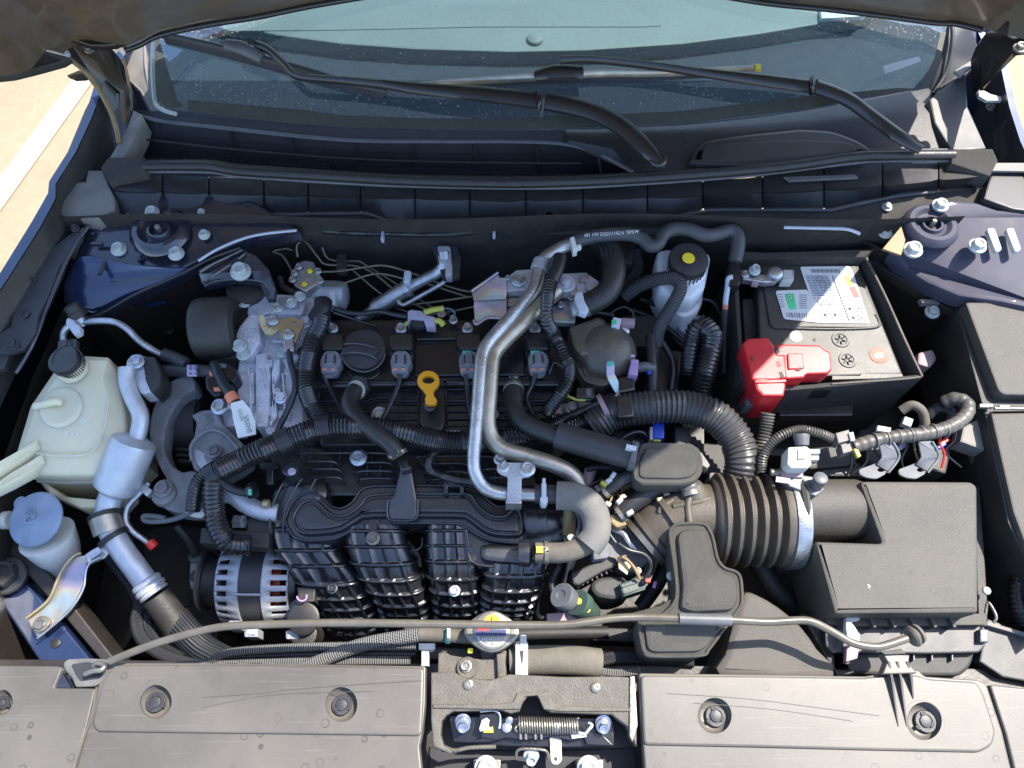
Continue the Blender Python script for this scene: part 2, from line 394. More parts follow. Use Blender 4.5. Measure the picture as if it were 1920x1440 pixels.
INKW = M('white_ink', (.55, .56, .58), .6, bump=0)
BUF = M('bronze_panel', (.2, .14, .06), .5)
BAT = M('battery_case', (.024, .024, .022), .42, bump=.2, bs=700, dust=.3, dcol=(.065, .06, .055), scratch=.3)
FELT = M('battery_sleeve', (.03, .028, .025), .9, bump=1.0, bs=900, dust=.3, dcol=(.1, .09, .075))
BEL = M('bellows_rubber', (.06, .05, .039), .55, bump=.25, bs=300, dust=.45, dcol=(.12, .1, .07), ds=40)
HDI = M('hood_underside', (.3, .225, .145), .38, .5, bump=.08, bs=40, coat=.5, dust=.3, dcol=(.14, .1, .06), ds=5)  # brown base colour stands in for sunlit ground reflected in the underside
HDD = M('hood_frame_dark', (.014, .011, .010), .3, bump=.05, coat=.5)
DOME = M('thermo_housing', (.07, .06, .043), .36, .1, bump=.6, bs=120, dust=.5, dcol=(.14, .12, .095), vs=18, var=.3)
MLK = M('milky_bottle', (.72, .73, .74), .42, bump=.08, sss=.4, var=.06, dust=.1)
GRN2 = M('green_sensor', (.04, .07, .06), .45)
DASH = M('dashboard_top', (.115, .13, .13), .6, bump=.15, bs=400, var=.15, vs=3)
DASH2 = M('dashboard_ledge', (.008, .015, .032), .8, bump=.1, bs=400)  # blue put into the colour for the sky mirrored in the glass
ASPH = M('concrete_ground', (.25, .195, .12), .9, bump=1.0, bs=60, var=.25, vs=2, dust=.5, dcol=(.33, .27, .19), ds=25, spots=.3)
LINE = M('white_road_paint', (.42, .38, .3), .8, bump=.3, bs=120, var=.12, vs=10, dust=.5, dcol=(.27, .21, .13), ds=12)
FRIT = M('glass_frit', (.03, .032, .026), .5, bump=.3, bs=500, dust=.35, dcol=(.09, .09, .06), ds=60)
def braid(name, c1, c2, ku, kv, rough=.45):
    m = bpy.data.materials.new(name); m.use_nodes = True; t = m.node_tree; N = t.nodes; L = t.links; b = N['Principled BSDF']
    tc = N.new('ShaderNodeTexCoord'); sp = N.new('ShaderNodeSeparateXYZ'); L.new(tc.outputs['UV'], sp.inputs[0])
    def ma(op, a, b_=None):
        q = N.new('ShaderNodeMath'); q.operation = op
        for i, x in enumerate((a, b_)):
            if x is None: continue
            if isinstance(x, (int, float)): q.inputs[i].default_value = x
            else: L.new(x, q.inputs[i])
        return q.outputs[0]
    u = ma('MULTIPLY', sp.outputs[0], ku*6.2832); v = ma('MULTIPLY', sp.outputs[1], kv*6.2832)
    s = ma('MULTIPLY', ma('SINE', ma('ADD', u, v)), ma('SINE', ma('SUBTRACT', u, v)))
    rp = N.new('ShaderNodeMapRange'); rp.inputs[1].default_value = -.1; rp.inputs[2].default_value = .5; L.new(s, rp.inputs[0])
    mx = N.new('ShaderNodeMix'); mx.data_type = 'RGBA'; L.new(rp.outputs[0], mx.inputs[0]); mx.inputs[6].default_value = (*c1, 1); mx.inputs[7].default_value = (*c2, 1)
    L.new(mx.outputs[2], b.inputs['Base Color']); b.inputs['Roughness'].default_value = rough
    bp = N.new('ShaderNodeBump'); bp.inputs['Strength'].default_value = .7; bp.inputs['Distance'].default_value = .001; L.new(s, bp.inputs['Height']); L.new(bp.outputs[0], b.inputs['Normal'])
    return m
BRD = braid('braided_sleeve', (.01, .01, .012), (.3, .3, .29), 160, 14)
BRK = braid('black_braided_sleeve', (.006, .006, .008), (.035, .038, .045), 170, 14)
BRM = braid('hose_braid', (.006, .006, .008), (.09, .095, .105), 150, 12)
def glass_mat():
    m = bpy.data.materials.new('dusty_windshield_glass'); m.use_nodes = True; t = m.node_tree; N = t.nodes; L = t.links; N.clear()
    out = N.new('ShaderNodeOutputMaterial'); tr = N.new('ShaderNodeBsdfTransparent'); tr.inputs[0].default_value = (.5, .72, .72, 1)
    gl = N.new('ShaderNodeBsdfGlossy'); gl.inputs['Roughness'].default_value = .02; gl.inputs[0].default_value = (.72, .88, 1, 1)
    fr = N.new('ShaderNodeFresnel'); fr.inputs[0].default_value = 1.52; m1 = N.new('ShaderNodeMixShader')
    sc = N.new('ShaderNodeMath'); sc.operation = 'MULTIPLY'; sc.inputs[1].default_value = 3.6; L.new(fr.outputs[0], sc.inputs[0])
    L.new(sc.outputs[0], m1.inputs[0]); L.new(tr.outputs[0], m1.inputs[1]); L.new(gl.outputs[0], m1.inputs[2])
    df = N.new('ShaderNodeBsdfDiffuse'); df.inputs[0].default_value = (.5, .5, .48, 1)
    tc = N.new('ShaderNodeTexCoord'); n1 = N.new('ShaderNodeTexNoise'); n1.inputs['Scale'].default_value = 260; n1.inputs['Detail'].default_value = 6; L.new(tc.outputs['Object'], n1.inputs[0])
    r1 = N.new('ShaderNodeMapRange'); r1.inputs[1].default_value = .58; r1.inputs[2].default_value = .8; r1.inputs[3].default_value = 0; r1.inputs[4].default_value = .6; L.new(n1.outputs[0], r1.inputs[0])
    n2 = N.new('ShaderNodeTexNoise'); n2.inputs['Scale'].default_value = 3; n2.inputs['Detail'].default_value = 5; L.new(tc.outputs['Object'], n2.inputs[0])
    r2 = N.new('ShaderNodeMapRange'); r2.inputs[1].default_value = .3; r2.inputs[2].default_value = .7; r2.inputs[3].default_value = .015; r2.inputs[4].default_value = .08; L.new(n2.outputs[0], r2.inputs[0])
    ad = N.new('ShaderNodeMath'); ad.operation = 'ADD'; L.new(r1.outputs[0], ad.inputs[0]); L.new(r2.outputs[0], ad.inputs[1])
    m2 = N.new('ShaderNodeMixShader'); L.new(ad.outputs[0], m2.inputs[0]); L.new(m1.outputs[0], m2.inputs[1]); L.new(df.outputs[0], m2.inputs[2])
    L.new(m2.outputs[0], out.inputs[0]); return m
GLS = glass_mat()
# ------------------------------------------------------------------ ground
def flatquad(name, pts, mat, **k): return mk(name, [Vector(p) for p in pts], [tuple(range(len(pts)))], mat, **k)
flatquad('ground', [(-60, -60, 0), (60, -60, 0), (60, 60, 0), (-60, 60, 0)], ASPH, kind='structure', org=Vector((0, 0, 0)))
a, b_ = W(160, 175, -Z0), W(-40, 455, -Z0); a2, b2 = W(118, 185, -Z0), W(-40, 370, -Z0)
e = (a-b_)*3
flatquad('road_marking', [(p.x, p.y, .004) for p in (b_-e, a+e*.5, a2+e*.5, b2-e)], LINE, kind='structure')
# ------------------------------------------------------------------ body shell of the engine bay
body = T('car_body', 'dark navy painted engine bay shell with strut towers, aprons and firewall', 'car body', (960, 500, -.3))
yf = W(960, 417, .055).y
# floor and undertray
mk('bay_floor', [(-.80, -.1, .34), (.80, -.1, .34), (.80, yf+.05, .34), (-.80, yf+.05, .34)], [(0, 1, 2, 3)], DRK, parent=body)
# firewall
g = []
for i in range(25):
    x = -.715+1.43*i/24; g.append([Vector((x, yf+.006*math.sin(x*9), Z0+.07)), Vector((x, yf-.008*math.cos(x*13), Z0-.1)), Vector((x, yf-.012, Z0-.3)), Vector((x, yf-.10, Z0-.56))])
sheet('firewall', [list(r_) for r_ in zip(*g)], DRKW, parent=body)
# front cross member under the cover
prism('radiator_support', [(-80, 1235), (2000, 1255), (2000, 1500), (-80, 1500)], DRK, h=-.075, d=.05, parent=body)
box('radiator_core', 960, 1330, -.13, 1500, 110, .4, DRK, parent=body, b=0)
# left strut tower and apron
LT = [(163, 392, .045), (215, 372, .055), (330, 362, .06), (470, 372, .06), (560, 430, .05), (470, 445, .045), (395, 478, .04), (330, 510, .03), (250, 545, .018), (172, 588, .0), (118, 566, .0), (118, 530, .01), (145, 470, .03)]
prism('strut_tower', LT, PNT, d=.03, b=5, parent=body)
def wall(name, pts, mat, depth=.6, lean=0.0, **k):
    A = pts3(pts); Bm = [Vector((p.x*(1+lean), p.y, p.z-depth*.45)) for p in A]; C2 = [Vector((p.x*(1+lean*1.4), p.y-.01, p.z-depth)) for p in A]
    return sheet(name, [A, Bm, C2], mat, **k)
wall('apron_panel', [(-60, 1250, -.02), (-40, 1050, -.02), (10, 850, -.015), (60, 710, -.01), (118, 580, -.015), (172, 590, -.015), (250, 547, .0), (330, 512, .012), (395, 480, .02), (470, 447, .03), (560, 432, .035), (640, 425, .03)], DRK, parent=body)
# raised ring and stud of the tower
def tower_ring(c, rp, mat, par):
    o = lathe('strut_mount', c, (0, .05, 1), [(-8, rp*1.12), (0, rp*1.05), (5, rp*.92), (5, rp*.75), (-2, rp*.6), (-3, rp*.48), (3, rp*.42), (3, rp*.34), (-10, rp*.3), (-10, 3)], mat, n=36, parent=par)
    lathe('stud', c, (0, .05, 1), [(-10, rp*.11), (9, rp*.11), (11, rp*.08)], STL, n=14, parent=o)
tower_ring((298, 430, .052), 52, PNT, body)
for i, (x, y, r_, h_) in enumerate([(285, 398, 10, .06), (383, 440, 8, .05), (223, 467, 11, .035), (330, 475, 11, .045), (377, 397, 5, .062)]): bolt(x, y, h_, r_, WBT, body, name='tower_bolt')
for x, y, ln, rt in ((265, 480, 26, -35), (180, 455, 24, 0), (190, 500, 30, -60), (420, 410, 60, -6)): box('stamped_rib', x, y, .047 if y < 470 else .038, ln, 6, .006, PNT, rot=rt, b=2.5, rnd=3, parent=body)
tube('seam_sealer', [(372, 489, .046), (410, 466, .052), (460, 446, .058), (505, 437, .062), (556, 432, .062)], 3, WHC, n=8, flat=.6, parent=body)
tube('apron_seam', [(120, 585, .002), (175, 594, .004), (255, 551, .02), (335, 516, .03), (398, 484, .04), (450, 465, .05)], 3, DRK, n=8, parent=body)
prism('sky_tint_slope', [(150, 478, .036), (230, 492, .036), (330, 500, .034), (362, 500, .033), (300, 528, .024), (235, 552, .017), (172, 580, .006), (128, 560, .004), (126, 535, .01)], PNTL, d=.01, b=3, smooth=3, parent=body)  # separate sheet whose blue paints the sky's reflection on the tower side
for x, y in ((308, 598), (318, 620), (192, 620)): bolt(x, y, -.13, 6, DRK, body, name='apron_plug', ht=.2)
for x, y, l_ in ((275, 560, 8), (245, 575, 8), (292, 568, 40)): box('apron_dent', x, y, -.03, l_, 5, .006, PNTL if l_ > 20 else DGRY, rot=-10, parent=body)
# right strut tower
RT = [(1672, 470, .02), (1690, 405, .05), (1720, 385, .055), (1765, 372, .06), (1830, 378, .06), (1870, 392, .055), (1990, 400, .05), (1990, 590, .03), (1880, 566, .03), (1800, 555, .02), (1740, 530, .005), (1700, 505, 0)]
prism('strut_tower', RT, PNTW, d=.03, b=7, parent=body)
wall('apron_panel', [(1430, 432, .02), (1600, 440, .02), (1672, 475, .005), (1700, 508, -.012), (1740, 533, -.01), (1800, 558, .0), (1840, 640, -.03), (1900, 900, -.05), (1990, 1290, -.07)], DRK, parent=body)
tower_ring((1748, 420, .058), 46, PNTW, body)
for x, y, r_, h_ in [(1763, 385, 11, .065), (1833, 461, 12, .06), (1712, 468, 13, .05), (1663, 388, 7, .04), (1660, 435, 10, .03)]: bolt(x, y, h_, r_, WBT, body, name='tower_bolt')
for x in (1862, 1898): prism('tower_slot', [(x-12, 428), (x+3, 426), (x+18, 468), (x+6, 473)], WBT, h=.063, d=.008, b=2, rnd=6, parent=body)
prism('bronze_patch', [(1655, 466), (1690, 424), (1698, 450), (1690, 478)], BUF, h=.056, d=.004, b=1, parent=body)
tube('seam_sealer', [(1470, 426, .05), (1560, 428, .05), (1590, 430, .05), (1612, 438, .045)], 4, WHC, n=8, flat=.6, parent=body)
bolt(1748, 585, -.03, 10, WBT, body, name='apron_bolt')
prism('apron_lug', [(1725, 560), (1800, 562), (1795, 570), (1730, 568)], TRM, h=-.02, d=.01, parent=body)
prism('apron_stiffener', [(1640, 478), (1700, 512), (1790, 566), (1870, 580), (1870, 600), (1780, 580), (1700, 530), (1630, 490)], DRK, h=-.02, d=.02, parent=body)
# lower frame rail on the left
prism('frame_rail', [(-40, 1000), (30, 1070), (100, 1150), (182, 1250), (88, 1262), (0, 1130), (-60, 1050)], PNTL, h=-.09, d=.06, b=4, parent=body)
prism('rail_edge', [(30, 1000), (110, 1100), (215, 1235), (195, 1245), (95, 1125), (-10, 1010)], DRK, h=-.085, d=.06, b=3, parent=body)
lathe('rail_hole', (104, 1206, -.088), ZA, [(0, 9), (.6, 8)], DRK, n=16, parent=body)
bolt(14, 1080, -.08, 26, DGRY, body, name='rail_bolt')
# subframe lumps deep down, dark
for x, y, w_, l_, r_, h_ in ((300, 1060, 220, 260, 20, -.36), (360, 1120, 120, 170, -10, -.33), (210, 1170, 90, 180, 30, -.32), (1460, 1120, 260, 120, 5, -.25), (1330, 620, 260, 160, 0, -.28), (1780, 900, 150, 420, 8, -.24), (1560, 800, 320, 120, 2, -.22), (330, 620, 160, 90, -15, -.3)):
    box('subframe_block', x, y, h_, w_, l_, .1, DRK, rot=r_, b=14, parent=body)
prism('floor_sheet', [(265, 1010), (300, 985), (380, 990), (420, 1040), (400, 1230), (330, 1245), (290, 1120)], DRKW, h=-.24, d=.03, b=8, smooth=3, parent=body)
lathe('floor_hole', (312, 1187, -.235), ZA, [(0, 8), (.5, 7)], INK, n=14, parent=body)
box('floor_hole', 348, 1132, -.236, 14, 9, .004, INK, b=0, parent=body)
# ------------------------------------------------------------------ left fender and its gutter
fen = T('fender', 'dark blue left fender edge beside the sunlit ground', 'fender', (60, 400, .05))
FA = [(222, 95, .12), (180, 150, .11), (160, 215, .1), (130, 280, .095), (92, 340, .09), (90, 362, .09), (60, 415, .08), (0, 512, .07), (-60, 600, .06), (-200, 900, .03)]
FB = [(232, 105, .12), (195, 158, .112), (172, 220, .102), (142, 285, .097), (104, 345, .092), (104, 372, .092), (76, 425, .082), (16, 520, .072), (-44, 608, .062), (-180, 905, .03)]
A = pts3(FA); B2 = pts3(FB)
strip('fender_edge', A, B2, PNTL, parent=fen)
strip('fender_side', [Vector((p.x-.02, p.y, p.z-.5)) for p in A], [p-ZA*.001 for p in A], PNT, parent=fen)
FC = [(240, 290, .06), (215, 330, .06), (190, 380, .05), (160, 420, .05), (128, 470, .04), (90, 560, .03), (55, 650, .02), (20, 720, .01), (-40, 850, 0), (-150, 1100, -.02)]
C = pts3(FC); mid = [(p+q)/2-ZA*.05 for p, q in zip(B2, C)]
gut = T('fender_gutter', 'brown grey gutter panel between left fender edge and engine bay', 'inner fender', (90, 430, .04))
sheet('gutter_panel', [[p-ZA*.002 for p in B2], [p.lerp(q, .5)-ZA*.012 for p, q in zip(B2, mid)], mid, C], GUT, parent=gut)
prism('mounting_rail', [(128, 440, .05), (158, 425, .055), (150, 450, .05), (112, 500, .045), (88, 560, .04), (72, 590, .04), (66, 625, .035), (45, 655, .03), (10, 664, .03), (-40, 664, .03), (-20, 635, .03), (20, 612, .035), (24, 585, .035), (45, 540, .04), (70, 500, .045), (90, 470, .048)], DGRY, d=.008, b=2, parent=gut)
lathe('rail_hole', (47, 589, .041), ZA, [(0, 8), (.5, 7)], DRK, n=16, parent=gut)
bolt(24, 646, .032, 9, DGRY, gut, name='rail_bolt'); bolt(141, 428, .056, 6, DGRY, gut, name='rail_bolt')
tube('gutter_bead', [(165, 425, .05), (130, 478, .045), (95, 560, .035), (60, 650, .025), (30, 700, .02)], 4, PNT, n=8, parent=gut)
tube('gutter_crease', [(20, 505, .052), (45, 515, .045), (66, 525, .046)], 3, GUT, n=8, parent=gut)
prism('lower_tab', [(-30, 665), (18, 664), (8, 690), (-30, 700)], DGRY, h=.025, d=.01, parent=gut)
# stepped grey end piece and dark pocket behind it
prism('end_cap', [(85, 378), (92, 360), (122, 358), (132, 342), (160, 340), (164, 318), (192, 319), (214, 370), (216, 394), (175, 412), (120, 405), (95, 396)], TRM, h=.065, d=.05, b=3, parent=gut)
prism('pocket_floor', [(100, 350), (160, 205), (190, 150), (250, 200), (240, 290), (200, 330)], HDD, h=-.03, d=.02, b=0, parent=gut)
tube('pocket_flange', [(168, 200, .09), (200, 208, .07), (214, 240, .06), (218, 262, .05)], 5, PNT, n=8, parent=gut)
# ------------------------------------------------------------------ right fender
fr_ = T('fender', 'right fender and hinge pocket in dark shade beyond the right wiper', 'fender', (1880, 250, .05))
FA = [(1838, 40, .12), (1858, 85, .11), (1888, 120, .1), (1905, 200, .09), (1925, 262, .08), (1990, 400, .07)]
A = pts3(FA); B2 = pts3([(p[0]-12, p[1]+2, p[2]) for p in FA])
strip('fender_edge', A, B2, PNTL, parent=fr_)
strip('fender_side', [Vector((p.x+.02, p.y, p.z-.5)) for p in A], A, PNT, parent=fr_)
strip('pocket_wall', B2, pts3([(1805, 60, .04), (1820, 110, .03), (1830, 160, .02), (1835, 250, .01), (1850, 300, 0), (1870, 420, 0)]), HDD, parent=fr_)
prism('ledge_panel', [(1868, 305), (2000, 305), (2000, 322), (1860, 320)], TRM, h=.07, d=.004, b=1, parent=fr_)
prism('side_panel', [(1860, 322), (2000, 325), (2000, 405), (1900, 392), (1845, 372), (1852, 345)], DGRY, h=.06, d=.04, b=3, parent=fr_)
prism('hook', [(1835, 170), (1845, 169), (1858, 176), (1884, 182), (1882, 188), (1850, 188), (1836, 180)], WHT, h=.08, d=.006, b=1.5, parent=fr_)
bolt(1857, 201, .06, 6, STL, fr_, name='pin')
tube('hinge_cable', [(1900, 60, .14), (1880, 110, .12), (1862, 140, .1), (1843, 165, .08)], 3, BUF, n=8, parent=fr_)
# outer skins, mostly outside the frame
def skin(name, top, out, par):
    r1 = [p+Vector((out*.5, 0, -.01)) for p in top]; r2 = [p+Vector((out, 0, -.09)) for p in top]; r3 = [p+Vector((out*1.2, 0, -.35)) for p in top]; r4 = [Vector((p.x+out, p.y, .25)) for p in top]
    sheet(name, [top, r1, r2, r3, r4], PNT, parent=par)
skin('fender_skin', pts3([(1925, 262, .078), (1990, 400, .07), (2060, 560, .06), (2110, 900, .03), (2150, 1440, -.01)]), .04, fr_)
strip('fender_deck', pts3([(1925, 262, .076), (1990, 400, .068), (2060, 560, .058), (2110, 900, .028), (2150, 1440, -.012)]), pts3([(1900, 330, .04), (1975, 420, .03), (1975, 600, .0), (1980, 900, -.06), (1975, 1440, -.03)]), GUT, parent=fr_)
skin('fender_skin', pts3([(-60, 600, .06), (-200, 900, .03), (-240, 1440, -.01)]), -.04, fen)
strip('fender_deck', pts3([(-150, 880, .02), (-200, 1100, .0), (-240, 1440, -.012)]), pts3([(-60, 900, -.03), (-60, 1100, -.03), (-60, 1440, -.03)]), GUT, parent=fen)
sheet('bumper_skin', [[Vector((x, y-.05*(1-abs(x)/.86)**.5*0-(.06 if abs(x) < .7 else 0)*k_, z)) for x in (-.84, -.7, -.4, 0, .4, .7, .84)] for k_, (y, z) in enumerate(((-.02, .885), (-.07, .86), (-.12, .74), (-.14, .5), (-.10, .25)))], PNT, parent=body)
# ------------------------------------------------------------------ hood, propped open, with hinges
hood = T('hood', 'propped open hood seen from below with brown sheen, top of the frame', 'hood', (960, -40, .2))
base = [(-140, 150, .35), (-60, 150, .33), (0, 143, .31), (60, 132, .28), (100, 112, .25), (140, 84, .23), (180, 84, .21), (235, 90, .2), (262, 80, .2), (300, 62, .2), (390, 42, .2), (480, 28, .2), (600, 4, .2), (760, -20, .2), (960, -34, .2), (1160, -30, .2), (1320, -16, .2), (1440, 2, .2), (1560, 14, .2), (1660, 26, .2), (1750, 38, .2), (1790, 40, .2), (1840, 52, .2), (1865, 60, .22), (1890, 66, .25), (1990, 90, .31)]
Bp = pts3(base)
Tp = [Vector((p.x*.78, .62-.05*(1-min(1, (p.x/.8)**2)), Z0+1.0+.04*(1-min(1, (p.x/.8)**2)))) for p in Bp]
rows = []
for t in (0, .06, .14, .3, .5, .75, 1):
    bow = math.sin(math.pi*t)*.05
    rows.append([Vector((lerp(p.x, q.x, t), lerp(p.y, q.y, t)-bow, lerp(p.z, q.z, t))) for p, q in zip(Bp, Tp)])
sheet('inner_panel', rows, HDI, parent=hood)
N_ = Vector((0, .93, .36))*.03
sheet('outer_skin', [[p+N_ for p in r_] for r_ in rows], PNT, parent=hood)
strip('rear_lip', rows[0], [p+N_ for p in rows[0]], HDD, parent=hood)
strip('front_lip', rows[-1], [p+N_ for p in rows[-1]], PNT, parent=hood)
strip('side_lip', [r_[-1] for r_ in rows], [r_[-1]+N_ for r_ in rows], PNT, parent=hood)
strip('side_lip', [r_[0] for r_ in rows], [r_[0]+N_ for r_ in rows], PNT, parent=hood)
tube('rear_bead', [p+Vector((0, -.006, .0)) for p in rows[0][7:23]], 5, HDD, n=8, parent=hood)
tube('inner_bead', [(238, 86, .205), (262, 76, .21), (300, 56, .21), (360, 42, .21), (420, 30, .21)], 4, TRM, n=8, flat=.6, parent=hood)
tube('edge_piping', [(8, 55, .3), (12, 65, .3), (30, 78, .29), (60, 90, .28), (95, 97, .27), (120, 104, .26)], 5, STB, n=8, parent=hood)
prism('hood_corner', [(-60, 62, .31), (10, 56, .3), (30, 80, .29), (75, 94, .28), (130, 105, .26), (115, 114, .26), (70, 126, .28), (20, 138, .3), (-60, 146, .32)], GUT, d=.012, b=4, parent=hood)
tube('corner_rib', [(-10, 98, .315), (25, 96, .305), (55, 95, .3), (45, 112, .3), (30, 118, .3)], 2.5, BUF, n=6, parent=hood)
prism('inner_frame', [(60, 46, .26), (100, 24, .26), (160, 24, .25), (205, 52, .23), (245, 66, .22), (215, 82, .22), (196, 84, .22), (170, 84, .23), (130, 70, .25), (95, 60, .26)], HDD, d=.01, b=3, parent=hood)
c_ = lathe('oval_plug', (184, 24, .245), (0, -.5, .6), [(0, 22), (2, 22), (3, 19), (1, 17)], HDD, n=24, parent=hood)
for i, (x, y) in enumerate([(1660, 14), (1803, 24)]): lathe('bump_stop', (x, y, .21), (0, -.3, 1), [(0, 9), (3, 8), (5, 4)], STL, n=14, parent=hood)
hin = T('hood_hinge', 'black hood hinge arm at the left corner of the windshield', 'hinge', (200, 150, .15))
prism('hinge_arm', [(72, 52, .24), (110, 44, .24), (160, 62, .22), (205, 84, .2), (222, 105, .18), (228, 140, .15), (246, 172, .12), (248, 200, .1), (238, 250, .08), (220, 296, .06), (212, 270, .07), (205, 220, .09), (186, 170, .12), (160, 135, .15), (128, 100, .19), (92, 78, .22)], HDD, d=.02, b=4, parent=hin)
tube('weather_strip', [(118, 102, .21), (140, 118, .19), (168, 142, .17), (190, 176, .14), (208, 210, .12), (218, 240, .1), (223, 268, .09)], 3.5, BUF, n=8, flat=1.3, parent=hin)
lathe('clip', (124, 103, .215), (.3, -.4, 1), [(0, 8), (4, 8), (6, 5)], WHT, n=14, parent=hin)
for x, y, h_ in ((110, 60, .245), (168, 92, .22)): bolt(x, y, h_, 7, STL, hin, name='hinge_bolt')
prism('hinge_plate', [(78, 66, .25), (90, 62, .25), (100, 82, .24), (112, 92, .23), (104, 94, .23), (88, 86, .24)], IRI, d=.004, b=1, parent=hin)
box('hinge_slot', 160, 70, .226, 30, 4, .004, WHT, rot=28, parent=hin)
prism('tab', [(125, 140, .14), (150, 133, .15), (170, 138, .13), (160, 146, .13), (140, 147, .13)], HDD, d=.006, b=2, parent=hin)
prism('hinge_foot', [(190, 180, .12), (220, 220, .09), (222, 175, .12), (196, 150, .14)], HDD, d=.01, b=2, parent=hin)
hin2 = T('hood_hinge', 'dark hood hinge arm at the right corner of the windshield', 'hinge', (1870, 150, .15))
prism('hinge_arm', [(1850, 60, .2), (1880, 58, .21), (1990, 20, .27), (1990, 75, .26), (1915, 85, .2), (1880, 105, .17), (1855, 145, .12), (1838, 165, .1), (1838, 115, .13), (1832, 95, .15), (1842, 70, .18)], HDD, d=.02, b=4, parent=hin2)
for x, y, h_ in ((1900, 62, .245), (1912, 90, .23)): bolt(x, y, h_, 9, STL, hin2, name='hinge_bolt')
# ------------------------------------------------------------------ windshield, pillars, dashboard
o0 = W(960, 243, .085); nG = Vector((0, -.46, .888)).normalized()
def G(px, py, off=0.0): return WP(px, py, o0+nG*off, nG)
ws = T('windshield', 'dusty tinted windshield above the wipers', 'windshield', o0)
gp = [(288, 62), (286, 110), (290, 190), (310, 205), (420, 220), (640, 240), (820, 245), (960, 246), (1120, 242), (1280, 234), (1400, 222), (1500, 208), (1620, 188), (1740, 164), (1762, 100), (1778, 28), (1800, -160), (240, -160)]
gv = [G(*p) for p in gp]; gn = [v+nG*.004 for v in gv]; m = len(gp)
mk('glass_pane', gn, [tuple(range(m))], GLS, parent=ws)
def gstrip(name, A, B_, mat, off=.005, **k): return strip(name, [G(*p, off) for p in A], [G(*p, off) for p in B_], mat, **k)
gstrip('frit_band', [(290, 66), (290, 110), (294, 188), (314, 203)], [(296, 66), (308, 110), (332, 186), (344, 200)], FRIT, off=.0048, parent=ws)
gstrip('frit_band', [(352, 187), (450, 196), (560, 205), (640, 216), (800, 222), (960, 222), (1280, 208), (1500, 182), (1680, 165)], [(352, 210), (450, 222), (560, 232), (640, 238), (800, 243), (960, 244), (1280, 232), (1500, 206), (1730, 166)], FRIT, off=.0046, parent=ws)
gstrip('frit_band', [(1764, 60), (1752, 110), (1725, 165)], [(1774, 60), (1763, 110), (1742, 165)], FRIT, off=.0046, parent=ws)
prism('sticker', [(1656, 124), (1722, 106), (1727, 114), (1660, 137)], WHC, h=.16, d=.001, b=0, parent=ws)
trim = T('pillar_trim', 'pale grey trim at the left windshield pillar', 'pillar trim', (255, 130, .12))
prism('trim_panel', [(212, 92, .1), (262, 72, .13), (288, 62, .14), (284, 110, .12), (288, 190, .09), (302, 208, .085), (285, 212, .085), (262, 170, .09), (236, 145, .09)], TRM, d=.012, b=3, parent=trim)
tube('trim_bead', [(290, 60, .145), (286, 110, .125), (290, 188, .095), (305, 206, .09), (330, 214, .09)], 4, WHT, n=8, parent=trim)
tube('trim_bead', [(272, 78, .13), (274, 130, .11), (284, 180, .09), (298, 206, .085)], 3, TRM, n=8, parent=trim)
prism('body_corner', [(214, 92, .1), (245, 82, .11), (250, 76, .12), (236, 110, .1), (228, 128, .09)], WHC, d=.01, b=2, parent=trim)
tube('blue_edge', [(256, 78, .125), (244, 92, .12), (234, 112, .11), (231, 122, .1)], 4, PNTL, n=8, parent=trim)
trim2 = T('pillar_trim', 'dark trim at the right windshield pillar', 'pillar trim', (1790, 130, .12))
prism('trim_panel', [(1776, 30, .15), (1800, 36, .15), (1822, 50, .14), (1836, 90, .11), (1822, 130, .09), (1760, 190, .08), (1738, 180, .08), (1745, 164, .09), (1765, 100, .12)], COWL, d=.012, b=4, parent=trim2)
tube('trim_bead', [(1782, 30, .155), (1786, 70, .14), (1776, 130, .11), (1750, 176, .09)], 4, DGRY, n=8, parent=trim2)
prism('body_corner', [(1812, 52, .12), (1850, 50, .12), (1868, 56, .12), (1848, 66, .11), (1836, 86, .1), (1830, 96, .1)], PNTL, d=.01, b=2, parent=trim2)
dash = T('dashboard', 'pale teal dashboard top behind the windshield', 'dashboard', (960, 20, .03))
dl = [(150, 300), (300, 200), (640, 240), (960, 243), (1280, 233), (1745, 160), (1900, 200)]
mk('dash_ledge', [(-.74, .93, Z0-.02), (.86, .93, Z0-.02), (1.0, 1.9, Z0-.02), (-.72, 1.9, Z0-.02)], [(0, 1, 2, 3)], DASH2, parent=dash)
pad = [(330, 18), (420, 44), (520, 66), (640, 82), (780, 92), (960, 97), (1100, 94), (1280, 82), (1420, 64), (1540, 44), (1640, 24), (1720, -40), (1700, -140), (290, -140)]
prism('dash_pad', pad, DASH, h=.01, d=.03, b=4, parent=dash)
prism('dash_step', [(540, 18), (640, 14), (900, 8), (1170, 4), (1240, 48), (1200, 50), (900, 50), (640, 56), (430, 58), (410, 50)], DASH, h=.0115, d=.004, b=.8, parent=dash)
prism('dash_panel', [(1535, -30), (1690, -30), (1620, 30), (1540, 34)], WHC, h=.02, d=.01, b=2, parent=dash)
lathe('sensor_dome', (1003, 73, .013), ZA, [(0, 16), (3, 14), (5, 8)], DASH, n=16, parent=dash)
mk('interior_floor', [(-.70, 1.7, Z0-.3), (.70, 1.7, Z0-.3), (.70, 2.6, Z0-.3), (-.70, 2.6, Z0-.3)], [(0, 1, 2, 3)], DASH2, parent=dash)
